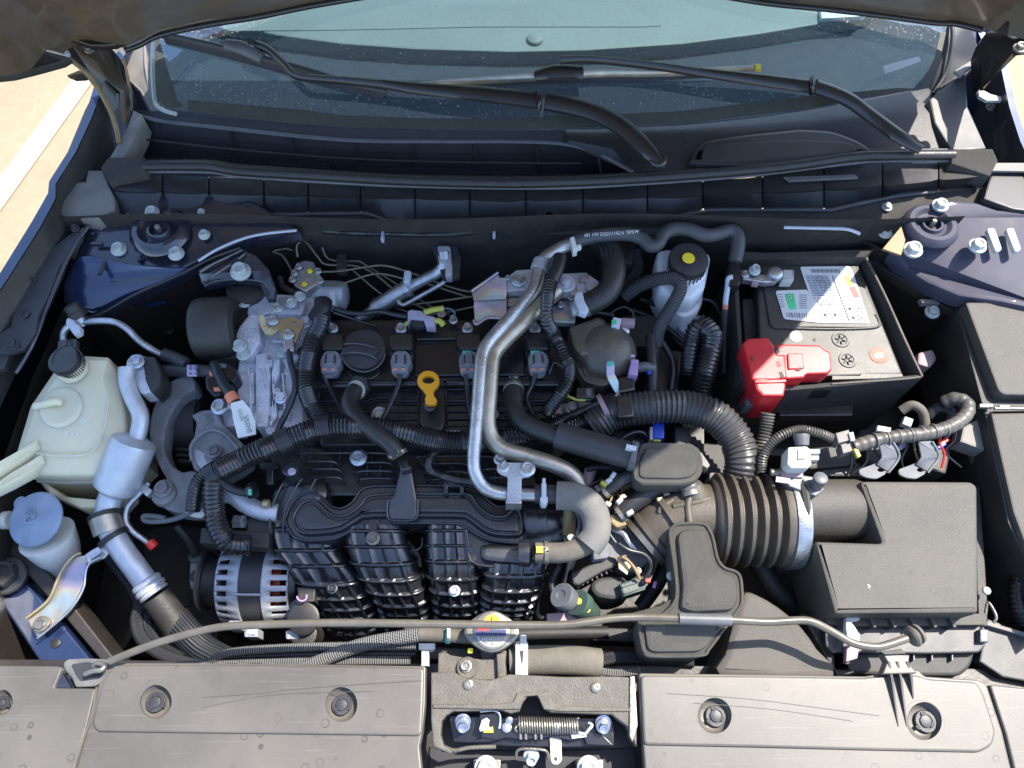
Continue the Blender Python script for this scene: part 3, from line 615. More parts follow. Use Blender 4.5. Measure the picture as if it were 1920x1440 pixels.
# ------------------------------------------------------------------ cowl
cowl = T('cowl', 'black plastic cowl with grille below the windshield', 'cowl panel', (960, 300, .05))
rimA = [(252, 206), (300, 209), (420, 222), (640, 241), (820, 246), (960, 247), (1120, 243), (1280, 235), (1400, 223), (1500, 209), (1620, 189), (1742, 165)]
rimB = [(264, 216), (300, 226), (420, 240), (640, 262), (820, 265), (960, 265), (1060, 270), (1128, 290), (1185, 322)]
strip('windshield_ledge', pts3([(p[0], p[1], .086) for p in rimA[:6]]+[(1120, 243, .086)]), pts3([(264, 216, .078), (300, 228, .078), (420, 241, .078), (640, 262, .078), (820, 266, .078), (960, 266, .078), (1060, 270, .078)]), COWL, parent=cowl)
tube('recess_rim', [(*p, .08) for p in rimB], 4.5, GRY, n=8, flat=.6, parent=cowl)
# recess back wall, floor with grille
back = pts3([(*p, .078) for p in rimB]); low = pts3([(250, 292), (330, 296), (420, 302), (640, 318), (820, 326), (960, 326), (1060, 326), (1128, 326), (1185, 326)], .02)
strip('recess_wall', back, low, COWL, parent=cowl)
strip('recess_floor', low, pts3([(230, 318), (330, 322), (420, 328), (640, 344), (820, 352), (960, 354), (1060, 352), (1128, 348), (1185, 344)], .03), DRKW, parent=cowl)
for x, y in ((300, 240), (430, 262), (545, 272), (665, 280), (772, 284), (888, 286), (1005, 288), (1122, 310)):
    tube('wall_rib', [(x, y-14, .078), (x+5, y+14, .05), (x+8, y+32, .03)], 2.4, COWL, n=6, parent=cowl)
tube('wall_step', [(275, 262, .06), (420, 278, .06), (640, 296, .06), (820, 303, .06), (960, 305, .06), (1090, 306, .06)], 2, COWL, n=6, parent=cowl)
def grille(x0, y0, x1, y1, wd, n):
    vs, fs = [], []
    def bar(a, b, t):
        a, b = W(*a), W(*b); d = (b-a).normalized(); s = d.cross(ZA).normalized()*t/2; i = len(vs)
        for q in (a-s, a+s, b+s, b-s): vs.append(q)
        for q in (a-s, a+s, b+s, b-s): vs.append(q-ZA*.002)
        fs.extend([(i, i+1, i+2, i+3), (i, i+4, i+5, i+1), (i+2, i+6, i+7, i+3), (i+1, i+5, i+6, i+2), (i+3, i+7, i+4, i)])
    for i in range(n+1):
        t = i/n; x = lerp(x0, x1, t); y = lerp(y0, y1, t); bar((x, y, .032), (x, y+wd, .034), .0012)
    for j in range(4): bar((x0, y0+wd*j/3, .033), (x1, y1+wd*j/3, .033), .0012)
    mk('grille_mesh', vs, fs, DGRY, parent=cowl)
    mk('grille_back', pts3([(x0, y0, .028), (x1, y1, .028), (x1, y1+wd, .028), (x0, y0+wd, .028)]), [(0, 1, 2, 3)], INK, parent=cowl)
grille(345, 281, 616, 302, 18, 60); grille(672, 309, 1005, 314, 16, 70)
# right part of the cowl with its raised hump
cr1 = pts3([(1060, 243, .086), (1120, 243, .086), (1280, 235, .086), (1400, 223, .086), (1500, 209, .086), (1620, 189, .086), (1742, 165, .086), (1790, 175, .086)])
cr2 = pts3([(1062, 262, .09), (1150, 280, .09), (1290, 262, .09), (1410, 248, .09), (1510, 236, .09), (1630, 220, .09), (1745, 212, .09), (1800, 215, .09)])
cr3 = pts3([(1070, 272, .078), (1185, 324, .07), (1300, 326, .07), (1410, 318, .07), (1510, 306, .07), (1630, 292, .07), (1750, 290, .07), (1800, 290, .07)])
sheet('cowl_right_deck', [cr1, cr2, cr3], COWL, parent=cowl)
prism('cowl_hump', [(1288, 306), (1300, 278), (1322, 262), (1400, 250), (1500, 240), (1560, 243), (1612, 262), (1640, 282), (1620, 291), (1500, 300), (1400, 312)], COWL, h=.094, d=.02, b=8, rnd=20, parent=cowl)
prism('hump_recess', [(1312, 300), (1322, 272), (1400, 266), (1500, 262), (1590, 266), (1612, 280), (1590, 286), (1400, 302)], DGRY, h=.0955, d=.003, b=2, rnd=14, parent=cowl)
# side gussets
prism('gusset', [(250, 206, .1), (265, 214, .1), (262, 235, .09), (232, 296, .085), (205, 296, .085), (238, 240, .09)], TRM, d=.04, b=2, parent=cowl)
prism('gusset', [(1742, 186, .1), (1800, 140, .11), (1812, 138, .11), (1815, 200, .1), (1850, 278, .09), (1785, 282, .085), (1752, 230, .09)], DGRY, d=.04, b=3, parent=cowl)
prism('gusset_cap', [(1790, 132), (1822, 112), (1826, 122), (1802, 142)], TRM, h=.12, d=.006, b=1.5, parent=cowl)
# front face: row of cupped panels
div = [212, 305, 392, 495, 578, 676, 778, 881, 986, 1093, 1214, 1318, 1430, 1545, 1655, 1760, 1850]
def ip(tab, x):
    for (a, ya), (b, yb) in zip(tab, tab[1:]):
        if x <= b: return lerp(ya, yb, max(0, (x-a)/(b-a)))
    return tab[-1][1]
top = [(190, 330), (270, 326), (450, 334), (700, 348), (960, 352), (1200, 346), (1400, 334), (1560, 314), (1650, 306), (1850, 306)]
midl = [(190, 358), (300, 360), (390, 362), (600, 368), (960, 376), (1300, 368), (1560, 356), (1700, 345), (1850, 330)]
bot = [(190, 400), (250, 412), (390, 410), (470, 402), (560, 400), (690, 398), (730, 414), (1000, 412), (1250, 410), (1320, 392), (1560, 392), (1650, 372), (1700, 362), (1850, 350)]
strip('face_backing', [W(x, ip(top, x)+2, .066) for x in range(196, 1860, 12)], [W(x, ip(bot, x)-2, .036) for x in range(196, 1860, 12)], DRKW, parent=cowl)
for i in range(len(div)-1):
    a_, b_ = div[i]+1.5, div[i+1]-1.5; rws = []
    for tb, h_, dy, g_ in ((top, .076, 0, 0), (midl, .077, 0, 1), (midl, .068, 3, 1), (bot, .045, -2, .6), (bot, .045, 2, .4)):
        rw = []
        for j in range(9):
            t = j/8; x = lerp(a_, b_, t); bul = math.sin(math.pi*t)**.35*g_
            rw.append(W(x, ip(tb, x)+dy-(1-bul)*3*g_, h_-(1-bul)*.006))
        rws.append(rw)
    sheet('cowl_face_panel', rws, COWL if i not in (15,) else MAT, parent=cowl)
tube('cowl_lower_lip', [(x, ip(bot, x)+2, .047) for x in (225, 300, 390, 470, 520, 560, 640, 688, 705, 722, 740, 800, 900, 1000, 1100, 1240, 1290, 1330, 1450, 1560, 1620, 1680, 1750)], 2.6, GRY, n=6, straight=True, parent=cowl)
box('cowl_clip', 1029, 404, .052, 46, 22, .008, DGRY, b=2.5, rnd=4, parent=cowl)
lathe('clip_dimple', (1029, 402, .053), ZA, [(0, 12), (1, 11), (1, 8), (0, 6)], COWL, parent=cowl, n=16)
strip('cowl_underside', pts3([(x, ip(bot, x)+3, .043) for x in div]), [Vector((p.x, yf, p.z-.02)) for p in pts3([(x, ip(bot, x)+3, .043) for x in div])], DRKW, parent=cowl)
for x, y, r_ in ((723, 390, 9), (466, 392, 12)): lathe('face_dimple', (x, y, .055), (0, -.6, .7), [(0, r_), (1, r_-1), (0, r_-4)], COWL, n=14, parent=cowl)
prism('face_groove', [(1470, 331), (1560, 328), (1604, 326), (1610, 333), (1480, 339)], GRY, h=.08, d=.004, b=1.5, parent=cowl)
# cowl seal
seal = T('cowl_seal', 'long grey rubber seal running across the cowl edge', 'rubber seal', (960, 330, .085))
tube('seal_tube', [(268, 312, .088), (330, 311, .088), (392, 312, .088), (450, 321, .088), (600, 330, .088), (760, 339, .088), (900, 343, .088), (1020, 343, .088), (1200, 335, .088), (1400, 320, .088), (1500, 309, .088), (1590, 296, .088), (1660, 292, .088), (1788, 291, .088)], 9.5, RUB, n=14, parent=seal)
tube('seal_lip', [(268, 322, .082), (392, 323, .082), (450, 331, .082), (600, 341, .082), (760, 349, .082), (1020, 353, .082), (1200, 345, .082), (1400, 330, .082), (1590, 307, .082), (1660, 302, .082), (1788, 302, .082)], 3, GRY, n=8, parent=seal)
tube('seal_lip', [(268, 303, .082), (392, 303, .082), (450, 311, .082), (600, 321, .082), (760, 330, .082), (1020, 333, .082), (1200, 325, .082), (1400, 310, .082), (1590, 286, .082), (1660, 282, .082), (1788, 281, .082)], 3, RUB, n=8, parent=seal)
prism('foam_end', [(188, 313, .09), (202, 294, .09), (270, 293, .095), (274, 322, .09), (240, 336, .085), (206, 346, .08)], FELT, d=.03, b=4, parent=seal)
prism('foam_end', [(1784, 278, .09), (1862, 278, .09), (1872, 300, .085), (1857, 330, .08), (1784, 306, .09)], FELT, d=.03, b=4, parent=seal)
prism('end_flange', [(206, 346, .075), (240, 337, .08), (275, 323, .085), (277, 327, .08), (245, 342, .075), (212, 352, .07)], GRY, d=.004, b=1, parent=seal)
# ------------------------------------------------------------------ wipers (each lies on the glass)
def arm(name, pts, mat, th=.011, **k):
    """tapering arm: (px, py, half width px, height off glass plane)"""
    c = [P((p[0], p[1], p[3])) for p in pts]; wd = [R(p[2], q) for p, q in zip(pts, c)]
    c2 = spl(c, 5); w2 = [v.x for v in spl([Vector((q, 0, 0)) for q in wd], 5)]
    fr = frames(c2); vs = []; fs = []; pr = [(-1, -.6), (-.95, .1), (-.6, .75), (0, 1), (.6, .75), (.95, .1), (1, -.6)]
    for p, w_, (t, u, v) in zip(c2, w2, fr):
        if v.z < 0: v = -v
        for a, b in pr: vs.append(p+u*(w_*a)+v*(th*b*.6))
    n = len(pr)
    for i in range(len(c2)-1):
        for j in range(n): j2 = (j+1) % n; fs.append((i*n+j, i*n+j2, (i+1)*n+j2, (i+1)*n+j))
    fs.append(tuple(range(n))); fs.append(tuple((len(c2)-1)*n+j for j in range(n)))
    return mk(name, vs, fs, mat, ang=40, **k)
def gh(px, py, o=.0):
    return G(px, py, o).z-Z0
w1 = T('windshield_wiper', 'left windshield wiper reaching from cowl centre to the left glass edge', 'wiper', (1235, 300, .11))
arm('wiper_arm', [(1236, 304, 12, .118), (1205, 272, 19, .122), (1160, 232, 20, .125), (1100, 205, 20, gh(1100, 205, .04)), (1022, 188, 20, gh(1022, 188, .045))], BLK, parent=w1)
arm('wiper_arm_link', [(1015, 187, 21, gh(1015, 187, .045)), (900, 174, 18, gh(900, 174, .045)), (780, 164, 13, gh(780, 164, .045)), (720, 157, 9, gh(720, 157, .045)), (640, 150, 7, gh(640, 150, .045)), (560, 143, 6, gh(560, 143, .045)), (535, 122, 6, gh(535, 122, .045)), (505, 94, 7, gh(505, 94, .045)), (480, 83, 8, gh(480, 83, .045))], BLK, parent=w1)
arm('hinge_band', [(1010, 176, 5, gh(1010, 186, .052)), (1012, 188, 5.5, gh(1012, 188, .056)), (1010, 206, 5, gh(1010, 198, .046))], BLKG, parent=w1)
lathe('arm_foot', (1233, 300, .118), (0, -.1, 1), [(-8, 17), (2, 17), (5, 14), (6, 8)], BLK, n=24, parent=w1)
arm('wiper_blade', [(300, 64, 5, gh(300, 64, .02)), (360, 77, 6, gh(360, 77, .024)), (440, 95, 7, gh(440, 95, .026)), (560, 128, 7, gh(560, 128, .024)), (650, 155, 6, gh(650, 155, .022)), (725, 174, 5, gh(725, 174, .018))], DGRY, parent=w1)
arm('blade_rubber', [(310, 76, 3, gh(310, 76, .01)), (440, 108, 3, gh(440, 108, .01)), (560, 141, 3, gh(560, 141, .01)), (720, 183, 3, gh(720, 183, .01))], INK, parent=w1)
arm('blade_clip', [(424, 82, 11, gh(424, 82, .045)), (455, 88, 14, gh(455, 88, .05)), (492, 108, 12, gh(492, 108, .045))], GRY, parent=w1)
bolt(470, 78, gh(470, 78, .06), 5, BLK, w1, name='clip_pin')
w2_ = T('windshield_wiper', 'right windshield wiper with its arm ending at the right cowl edge', 'wiper', (1720, 270, .11))
arm('wiper_arm', [(1728, 278, 12, .11), (1690, 256, 16, .115), (1640, 220, 17, .12), (1590, 184, 17, gh(1590, 184, .04)), (1530, 161, 17, gh(1530, 161, .045))], BLK, parent=w2_)
arm('wiper_arm_link', [(1522, 160, 17, gh(1522, 160, .045)), (1420, 147, 14, gh(1420, 147, .045)), (1320, 136, 9, gh(1320, 136, .045)), (1240, 125, 7, gh(1240, 125, .045)), (1160, 116, 6, gh(1160, 116, .05)), (1100, 111, 6, gh(1100, 111, .055)), (1050, 112, 7, gh(1050, 112, .055))], BLK, parent=w2_)
arm('hinge_band', [(1522, 148, 4.5, gh(1522, 160, .052)), (1522, 160, 5, gh(1522, 160, .056)), (1521, 176, 4.5, gh(1521, 172, .046))], BLKG, parent=w2_)
arm('wiper_blade', [(775, 161, 4, gh(775, 161, .02)), (880, 152, 5, gh(880, 152, .024)), (1000, 144, 6, gh(1000, 144, .026)), (1120, 137, 6, gh(1120, 137, .026)), (1260, 136, 5, gh(1260, 136, .024)), (1420, 127, 4, gh(1420, 127, .02))], STB, parent=w2_)
arm('blade_rubber', [(780, 166, 3, gh(780, 166, .01)), (1000, 152, 4, gh(1000, 152, .01)), (1250, 144, 4, gh(1250, 144, .01)), (1400, 134, 3, gh(1400, 134, .01))], INK, parent=w2_)
arm('blade_clip', [(1004, 142, 13, gh(1004, 142, .035)), (1040, 133, 18, gh(1040, 133, .045)), (1092, 134, 16, gh(1092, 134, .04))], BLK, parent=w2_)
box('yellow_tip', 1422, 125, gh(1422, 125, .03), 10, 11, .004, YLP, b=1, parent=w2_)
# ------------------------------------------------------------------ radiator covers along the bottom edge
def cover(label, outline, clips, plate=None, h=0.0):
    """plastic cover with real dimples holding push clips"""
    t = T('radiator_cover', label, 'cover', (sum(p[0] for p in outline)/len(outline), 1350, h), 'radiator covers')
    holes = [circ(x, y, rx, ry, 28) for x, y, rx, ry in clips]
    if plate:
        prism('base_panel', outline, COV, h=h-.004, d=.02, b=3, rnd=5, holes=holes, parent=t)
        prism('raised_panel', plate, COV, h=h, d=.0037, b=4, rnd=10, holes=holes, parent=t)
    else: prism('base_panel', outline, COV, h=h, d=.02, b=3, rnd=5, holes=holes, parent=t)
    for x, y, rx, ry in clips:
        r0 = (rx+ry)/2
        lathe('dimple', (x, y, h-.0), ZA, [(-19, r0*.1), (-19, r0*.6), (-18, r0*.7), (-16, r0*.82), (-4, r0*1.03)], COV, n=32, openend=True, parent=t)
        lathe('dimple_rim', (x, y, h-.001), ZA, [(-6, r0*.97), (0, r0*1.0), (1.6, r0*1.06), (0, r0*1.14), (-3, r0*1.15)], COV, n=36, openend=True, parent=t)
        s = r0*.58
        c = lathe('push_clip', (x+1, y+1, h-.011), ZA, [(0, s), (4, s), (5, s*.93), (5, s*.66), (3, s*.64), (3, s*.56), (6, s*.54), (6.5, s*.46)], DGRY, n=28, parent=t)
        for a in (20, 140, 260):
            q = math.radians(a); box('clip_notch', x+1+math.cos(q)*s*.78, y+1+math.sin(q)*s*.78, h-.006, 6, 9, .002, INK, rot=a, b=0, parent=c)
    return t
S1 = [(5, 1317, 19, 24)]
c1 = cover('leftmost faded grey cover section, left of the open rod socket', [(-70, 1247), (0, 1248), (108, 1249), (117, 1252), (101, 1290), (179, 1291), (165, 1350), (128, 1480), (-70, 1480)], S1)
c2 = cover('scuffed wide grey cover section between rod socket and hood latch', [(184, 1284), (196, 1262), (212, 1243), (400, 1243), (640, 1246), (798, 1249), (797, 1320), (792, 1372), (786, 1400), (790, 1440), (802, 1480), (132, 1480), (168, 1350)], [(292, 1316, 30, 32), (640, 1321, 30, 33)],
           plate=[(190, 1284), (200, 1263), (214, 1247), (400, 1246), (640, 1249), (795, 1252), (793, 1320), (790, 1380), (660, 1378), (180, 1372), (172, 1355)])
c3 = cover('right grey cover section with ribbed tongue holding the rod end', [(1198, 1262), (1440, 1265), (1622, 1268), (1655, 1262), (1668, 1256), (1722, 1256), (1734, 1268), (1836, 1275), (1851, 1284), (1880, 1372), (1906, 1480), (1212, 1480), (1206, 1400), (1200, 1330)], [(1340, 1342, 32, 34), (1733, 1352, 33, 36)],
           plate=[(1201, 1266), (1440, 1268), (1620, 1271), (1660, 1266), (1722, 1266), (1740, 1273), (1832, 1279), (1845, 1300), (1868, 1372), (1862, 1398), (1838, 1411), (1640, 1407), (1400, 1401), (1207, 1397)])
c4 = cover('rightmost pale cover section at the lower right corner', [(1856, 1284), (2000, 1298), (2000, 1480), (1912, 1480), (1886, 1375)], [])
# ribbed tongue on the right cover
prism('tongue', [(1656, 1226), (1706, 1228), (1704, 1244), (1720, 1262), (1655, 1264), (1664, 1240)], COV, h=.012, d=.016, b=2, parent=c3)
for i, (x, e_) in enumerate(((1667, 1362), (1683, 1362), (1702, 1310))):
    vs = [W(x-2, 1240, .014), W(x+2, 1240, .014), W(x+4+i, 1272, .009), W(x+8+i, 1272, .009), W(x+(e_-1240)*.14, e_, .0008), W(x+2+(e_-1240)*.14, e_, .0008)]
    n0 = len(vs); vs += [v-ZA*.012 for v in vs]
    mk('tongue_rib', vs, [(0, 1, 3, 2), (2, 3, 5, 4), (0, 2, 2+n0, n0), (2, 4, 4+n0, 2+n0), (1, 1+n0, 3+n0, 3), (3, 3+n0, 5+n0, 5), (0, n0, 1+n0, 1), (4, 5, 5+n0, 4+n0)], COV, parent=c3)
for k_, (pts_, hh) in enumerate([([(380, 1307, .001), (480, 1300, .001), (560, 1291, .001), (700, 1281, .001), (790, 1276, .001)], 1.2), ([(378, 1328, .001), (420, 1318, .001), (520, 1302, .001), (700, 1296, .001)], .7), ([(1250, 1300, .001), (1400, 1310, .001), (1560, 1330, .001), (1650, 1342, .001)], .7), ([(1300, 1318, .001), (1450, 1330, .001), (1600, 1352, .001)], .6)]):
    tube('crease', pts_, hh*.55, COV, n=6, flat=.3, parent=(c2 if k_ < 2 else c3))
tube('seam_lip', [(181, 1288, .001), (170, 1345, .001), (150, 1400, .001), (132, 1450, .001)], 2, COV, n=6, flat=.7, parent=c2)
# prop rod pivot in its socket
sk = T('rod_pivot', 'grimy steel pivot bracket at the left end of the prop rod', 'pivot bracket', (165, 1262, .0))
prism('bracket_plate', [(118, 1244), (126, 1236), (160, 1234), (200, 1236), (213, 1246), (203, 1276), (184, 1283), (178, 1287), (142, 1289), (134, 1270), (122, 1258)], STL, h=-.006, d=.012, b=2, rnd=4, parent=sk)
prism('bracket_pocket', [(132, 1246), (160, 1241), (196, 1245), (190, 1272), (150, 1278), (140, 1262)], INK, h=-.0055, d=.004, b=1, rnd=6, parent=sk)
tube('pivot_loop', [(160, 1264, .004), (175, 1258, .008), (190, 1256, .008), (195, 1248, .006), (182, 1244, .004), (176, 1250, .0)], 5, STL, n=10, parent=sk)
prism('bracket_lip', [(112, 1262), (117, 1262), (133, 1290), (114, 1290), (104, 1290)], PNT, h=-.004, d=.01, b=1, parent=sk)
# ------------------------------------------------------------------ prop rod
rod = T('prop_rod', 'long thin metal prop rod lying across the bay behind the covers', 'prop rod', (960, 1165, .02))
rp_ = [(206, 1240, .008), (250, 1222, .012), (300, 1204, .016), (360, 1187, .02), (420, 1175, .024), (500, 1171, .026), (620, 1168, .028), (760, 1169, .03), (900, 1171, .03), (1040, 1172, .03), (1100, 1166, .03), (1150, 1159, .03), (1210, 1157, .03), (1300, 1160, .034), (1380, 1163, .034), (1440, 1166, .034), (1500, 1163, .034), (1526, 1167, .034), (1560, 1184, .03), (1600, 1206, .028), (1640, 1213, .026), (1664, 1209, .024), (1700, 1197, .022)]
tube('rod_bar', rp_, 7.5, ROD, n=12, parent=rod)
tube('grip_sleeve', [(1273, 1160, .034), (1371, 1163, .034)], 11, GRY, n=16, parent=rod)
lathe('rod_grommet', (1712, 1193, .022), (1, .45, 0), [(-6, 9), (-6, 17), (-2, 20), (2, 20), (4, 15), (8, 15), (9, 19), (15, 17), (19, 9)], RUBD, n=22, parent=rod)
prism('rod_catch', [(1650, 1222), (1690, 1216), (1700, 1226), (1660, 1228)], MAT, h=.016, d=.006, b=1.5, parent=rod)
# ------------------------------------------------------------------ hood latch assembly
la = T('latch_frame', 'scratched plastic frame around the hood latch between the covers', 'latch frame', (1000, 1330, -.01))
prism('frame_plate', [(808, 1261), (850, 1259), (872, 1271), (920, 1275), (955, 1264), (1060, 1269), (1150, 1268), (1188, 1270), (1192, 1300), (1194, 1360), (1194, 1400), (1186, 1386), (1176, 1362), (1160, 1350), (1148, 1340), (1090, 1338), (1034, 1336), (1022, 1330), (1016, 1312), (1004, 1302), (990, 1305), (980, 1318), (974, 1334), (958, 1338), (940, 1332), (900, 1333), (850, 1334), (836, 1342), (828, 1352), (826, 1378), (832, 1398), (850, 1408), (845, 1414), (812, 1400), (808, 1350)], COV if False else M('scratched_bracket', (.05, .045, .038), .6, bump=.5, bs=400, dust=.6, dcol=(.17, .15, .12), ds=60), h=-.008, d=.02, b=3, parent=la)
LBR = bpy.data.materials['scratched_bracket']
prism('stepped_ledge', [(812, 1320), (935, 1320), (962, 1316), (970, 1299), (985, 1297), (1030, 1298), (1038, 1318), (1060, 1324), (1186, 1328), (1186, 1334), (1050, 1334), (1020, 1330), (1008, 1304), (985, 1306), (975, 1330), (940, 1330), (812, 1328)], LBR, h=-.005, d=.01, b=2, parent=la)
for x, y in ((878, 1283), (1117, 1289)): lathe('rivet', (x, y, -.007), ZA, [(0, 10), (2, 9.5), (3.5, 7), (3.5, 3.5), (1, 3)], STL, n=20, parent=la)
prism('right_post', [(1181, 1268), (1190, 1268), (1196, 1360), (1186, 1392), (1180, 1380)], STL, h=-.005, d=.02, b=1.5, parent=la)
prism('cross_rail', [(806, 1400), (850, 1410), (900, 1405), (1000, 1408), (1190, 1402), (1200, 1480), (800, 1480)], INK, h=-.07, d=.03, b=2, parent=la)  # ink black colour stands for the shade inside the latch opening
tube('latch_bar', [(822, 1395, -.02), (850, 1407, -.02), (880, 1402, -.02), (930, 1400, -.022)], 4, LBR, n=8, parent=la)
lt = T('hood_latch', 'shiny steel hood latch mechanism with a coil spring and bolts', 'hood latch', (1000, 1370, -.03))
prism('latch_plate', [(840, 1340), (960, 1345), (1150, 1345), (1152, 1398), (1060, 1402), (960, 1400), (850, 1392)], BLKG, h=-.035, d=.006, b=2, parent=lt)
for x, y in ((868, 1360), (1131, 1362)):
    lathe('washer', (x, y-8, -.024), (0, -.5, .86), [(0, 15), (2, 15), (3, 13)], ZNC, n=24, parent=lt)
    bolt(x, y, -.02, 10, ZNC, lt, ax=(0, -.45, .9), ht=1.1, name='latch_bolt')
prism('striker_slot', [(898, 1338), (936, 1334), (940, 1350), (934, 1388), (902, 1384)], BLU if False else BLKG, h=-.022, d=.01, b=2, parent=lt)
tube('slot_loop', [(900, 1334, -.016), (925, 1332, -.016), (936, 1338, -.018), (938, 1352, -.02), (936, 1366, -.02)], 2.5, ZNC, n=8, parent=lt)
prism('white_pawl', [(898, 1366), (903, 1350), (912, 1345), (918, 1350), (916, 1360), (922, 1368), (900, 1372)], WHT, h=-.016, d=.006, b=2, parent=lt)
prism('yellow_stop', [(908, 1368), (924, 1362), (925, 1374), (906, 1374)], YLP, h=-.018, d=.005, b=1.5, parent=lt)
sp = []
for i in range(24*10+1):
    t = i/240; a = t*24*2*math.pi; x = 973+t*112; c_ = W(x, 1360+t*2, -.022); r_ = R(14.5, c_); sp.append(c_+Vector((0, math.cos(a)*r_, math.sin(a)*r_)))
tube('coil_spring', sp, 1.7, STL, n=6, straight=True, parent=lt)
tube('spring_hook', [(1086, 1374, -.02), (1096, 1376, -.018), (1104, 1368, -.014), (1110, 1360, -.014), (1104, 1356, -.018)], 3, WHT, n=8, parent=lt)
tube('spring_hook', [(973, 1358, -.02), (966, 1366, -.018), (970, 1372, -.02)], 2.5, STL, n=8, parent=lt)
lathe('pin', (955, 1350, -.02), (0, -.4, .9), [(-6, 4), (0, 4), (0, 7), (4, 7), (6, 4)], ZNC, n=14, parent=lt)
prism('lever', [(942, 1362), (960, 1360), (985, 1368), (1030, 1370), (1060, 1364), (1076, 1370), (1090, 1384), (1070, 1390), (1040, 1382), (980, 1388), (950, 1384), (920, 1392), (880, 1392), (900, 1384)], BLKG, h=-.024, d=.005, b=2, parent=lt)
for x in (975, 985, 1003, 1014): tube('lever_pin', [(x, 1368, -.02), (x+1, 1386, -.022)], 3, STL, n=8, parent=lt)
for x, y in ((1042, 1364), (950, 1364)): lathe('pivot_pin', (x, y, -.022), ZA, [(0, 9), (3, 9), (4.5, 6)], ZNC, n=16, parent=lt)
prism('latch_tab', [(1070, 1375), (1098, 1372), (1100, 1382), (1072, 1386)], ZNC, h=-.02, d=.004, b=1, parent=lt)
prism('lower_tab', [(1030, 1378), (1052, 1378), (1054, 1425), (1048, 1434), (1036, 1434), (1032, 1425)], STB, h=-.03, d=.003, b=1, rnd=4, parent=lt)
lathe('tab_hole', (1042, 1423, -.0298), ZA, [(0, 3.5), (.4, 3)], INK, n=12, parent=lt)
prism('angle_plate', [(1090, 1370), (1128, 1376), (1150, 1398), (1100, 1396)], BLKG, h=-.026, d=.004, b=1, parent=lt)
tube('cable_bracket', [(968, 1422, -.03), (970, 1408, -.025), (985, 1404, -.022), (1018, 1406, -.022), (1026, 1412, -.025), (1028, 1424, -.03)], 3, STL, n=8, parent=lt)
bolt(996, 1417, -.03, 11, WBT, lt, ax=(0, -.6, .8), ht=1.3, name='latch_bolt')
for x in (913, 1106):
    b_ = box('bumper_bracket', x, 1442, -.045, 52, 38, .02, STL, b=3, rnd=5, parent=lt)
    bolt(x-2, 1440, -.03, 16, WBT, lt, name='bracket_bolt')
# radiator top tank, mount and upper hose behind the latch
rt = T('radiator_tank', 'dusty black radiator tank and mount just behind the latch frame', 'radiator', (880, 1240, -.03))
prism('tank_end', [(822, 1224), (835, 1222), (845, 1228), (880, 1234), (925, 1236), (942, 1215), (950, 1215), (950, 1275), (820, 1275)], LBR, h=-.03, d=.06, b=3, parent=rt)
prism('tank_bar', [(790, 1212), (870, 1216), (1160, 1220), (1160, 1240), (790, 1236)], MAT, h=-.06, d=.05, b=3, parent=rt)
lathe('mount_cup', (876, 1252, -.026), ZA, [(-3, 20), (0, 20), (2, 18), (1, 12)], LBR, n=24, parent=rt)
bolt(873, 1249, -.024, 9, STL, rt, name='mount_bolt')
box('yellow_mark', 882, 1220, -.024, 9, 9, .002, YLP, b=0, parent=rt)
lathe('filler_neck', (932, 1222, -.05), (0, -.1, 1), [(-40, 20), (0, 20), (0, 24), (10, 24), (12, 30)], RUBD, n=24, parent=rt)
box('neck_post', 940, 1250, -.02, 16, 50, .05, LBR, b=3, rot=-3, parent=rt)
hose = T('radiator_hose', 'fat dusty upper radiator hose lying right behind the latch', 'hose', (1060, 1235, -.03))
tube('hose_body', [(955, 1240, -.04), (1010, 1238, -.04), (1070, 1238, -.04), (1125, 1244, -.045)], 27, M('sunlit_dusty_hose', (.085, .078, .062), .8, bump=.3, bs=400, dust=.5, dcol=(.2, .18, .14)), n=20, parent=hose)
box('white_clip', 978, 1235, -.012, 24, 62, .03, WHT, b=2, rnd=2, parent=hose)
prism('clip_slot', [(974, 1220), (982, 1220), (979, 1250)], INK, h=-.0115, d=.002, b=0, parent=hose)
box('clip_tongue', 981, 1201, -.01, 13, 22, .02, WHT, b=2, rnd=5, parent=hose)
def th(label, pts_, r_, mat, name='hose', cat='hose', group=None, **k):
    o = tube(name, pts_, r_, mat, **k); o['label'] = label; o['category'] = cat
    if group: o['group'] = group
    return o
th('silvery braided line bundle running left behind the scuffed cover', [(395, 1240, -.07), (430, 1224, -.06), (520, 1216, -.055), (640, 1212, -.055), (780, 1212, -.055)], 8, BRD, 'braided_line')
th('second silvery braided line, lower one beside the cover edge', [(330, 1250, -.075), (420, 1244, -.07), (600, 1239, -.065), (770, 1238, -.065)], 9, BRD, 'braided_line')
th('black hose tucked between the two silvery braided lines', [(385, 1240, -.072), (460, 1231, -.066), (620, 1226, -.064), (780, 1226, -.064)], 6, RUB, 'line_tube')
bl = T('braided_hose', 'thick braided hose sloping up to the left of the radiator cap', 'braided hose', (700, 1210, -.04))
tube('braid_sleeve', [(545, 1262, -.06), (590, 1244, -.055), (640, 1222, -.05), (700, 1204, -.045), (790, 1190, -.04)], 13, BRD, n=14, parent=bl)
tube('rubber_end', [(786, 1190, -.04), (850, 1192, -.038), (900, 1196, -.036)], 13, RUBD, n=14, parent=bl)
band('green_ring', (840, 1192, -.038), (860, 1193, -.038), 14, 8, TEA, parent=bl)
box('hose_tie', 841, 1188, -.018, 6, 26, .01, WHT, b=1, parent=bl)
box('white_clip', 800, 1212, -.03, 30, 12, .01, WHT, b=1.5, parent=bl)
box('white_clip', 797, 1232, -.035, 14, 34, .01, WHT, b=1.5, parent=bl)
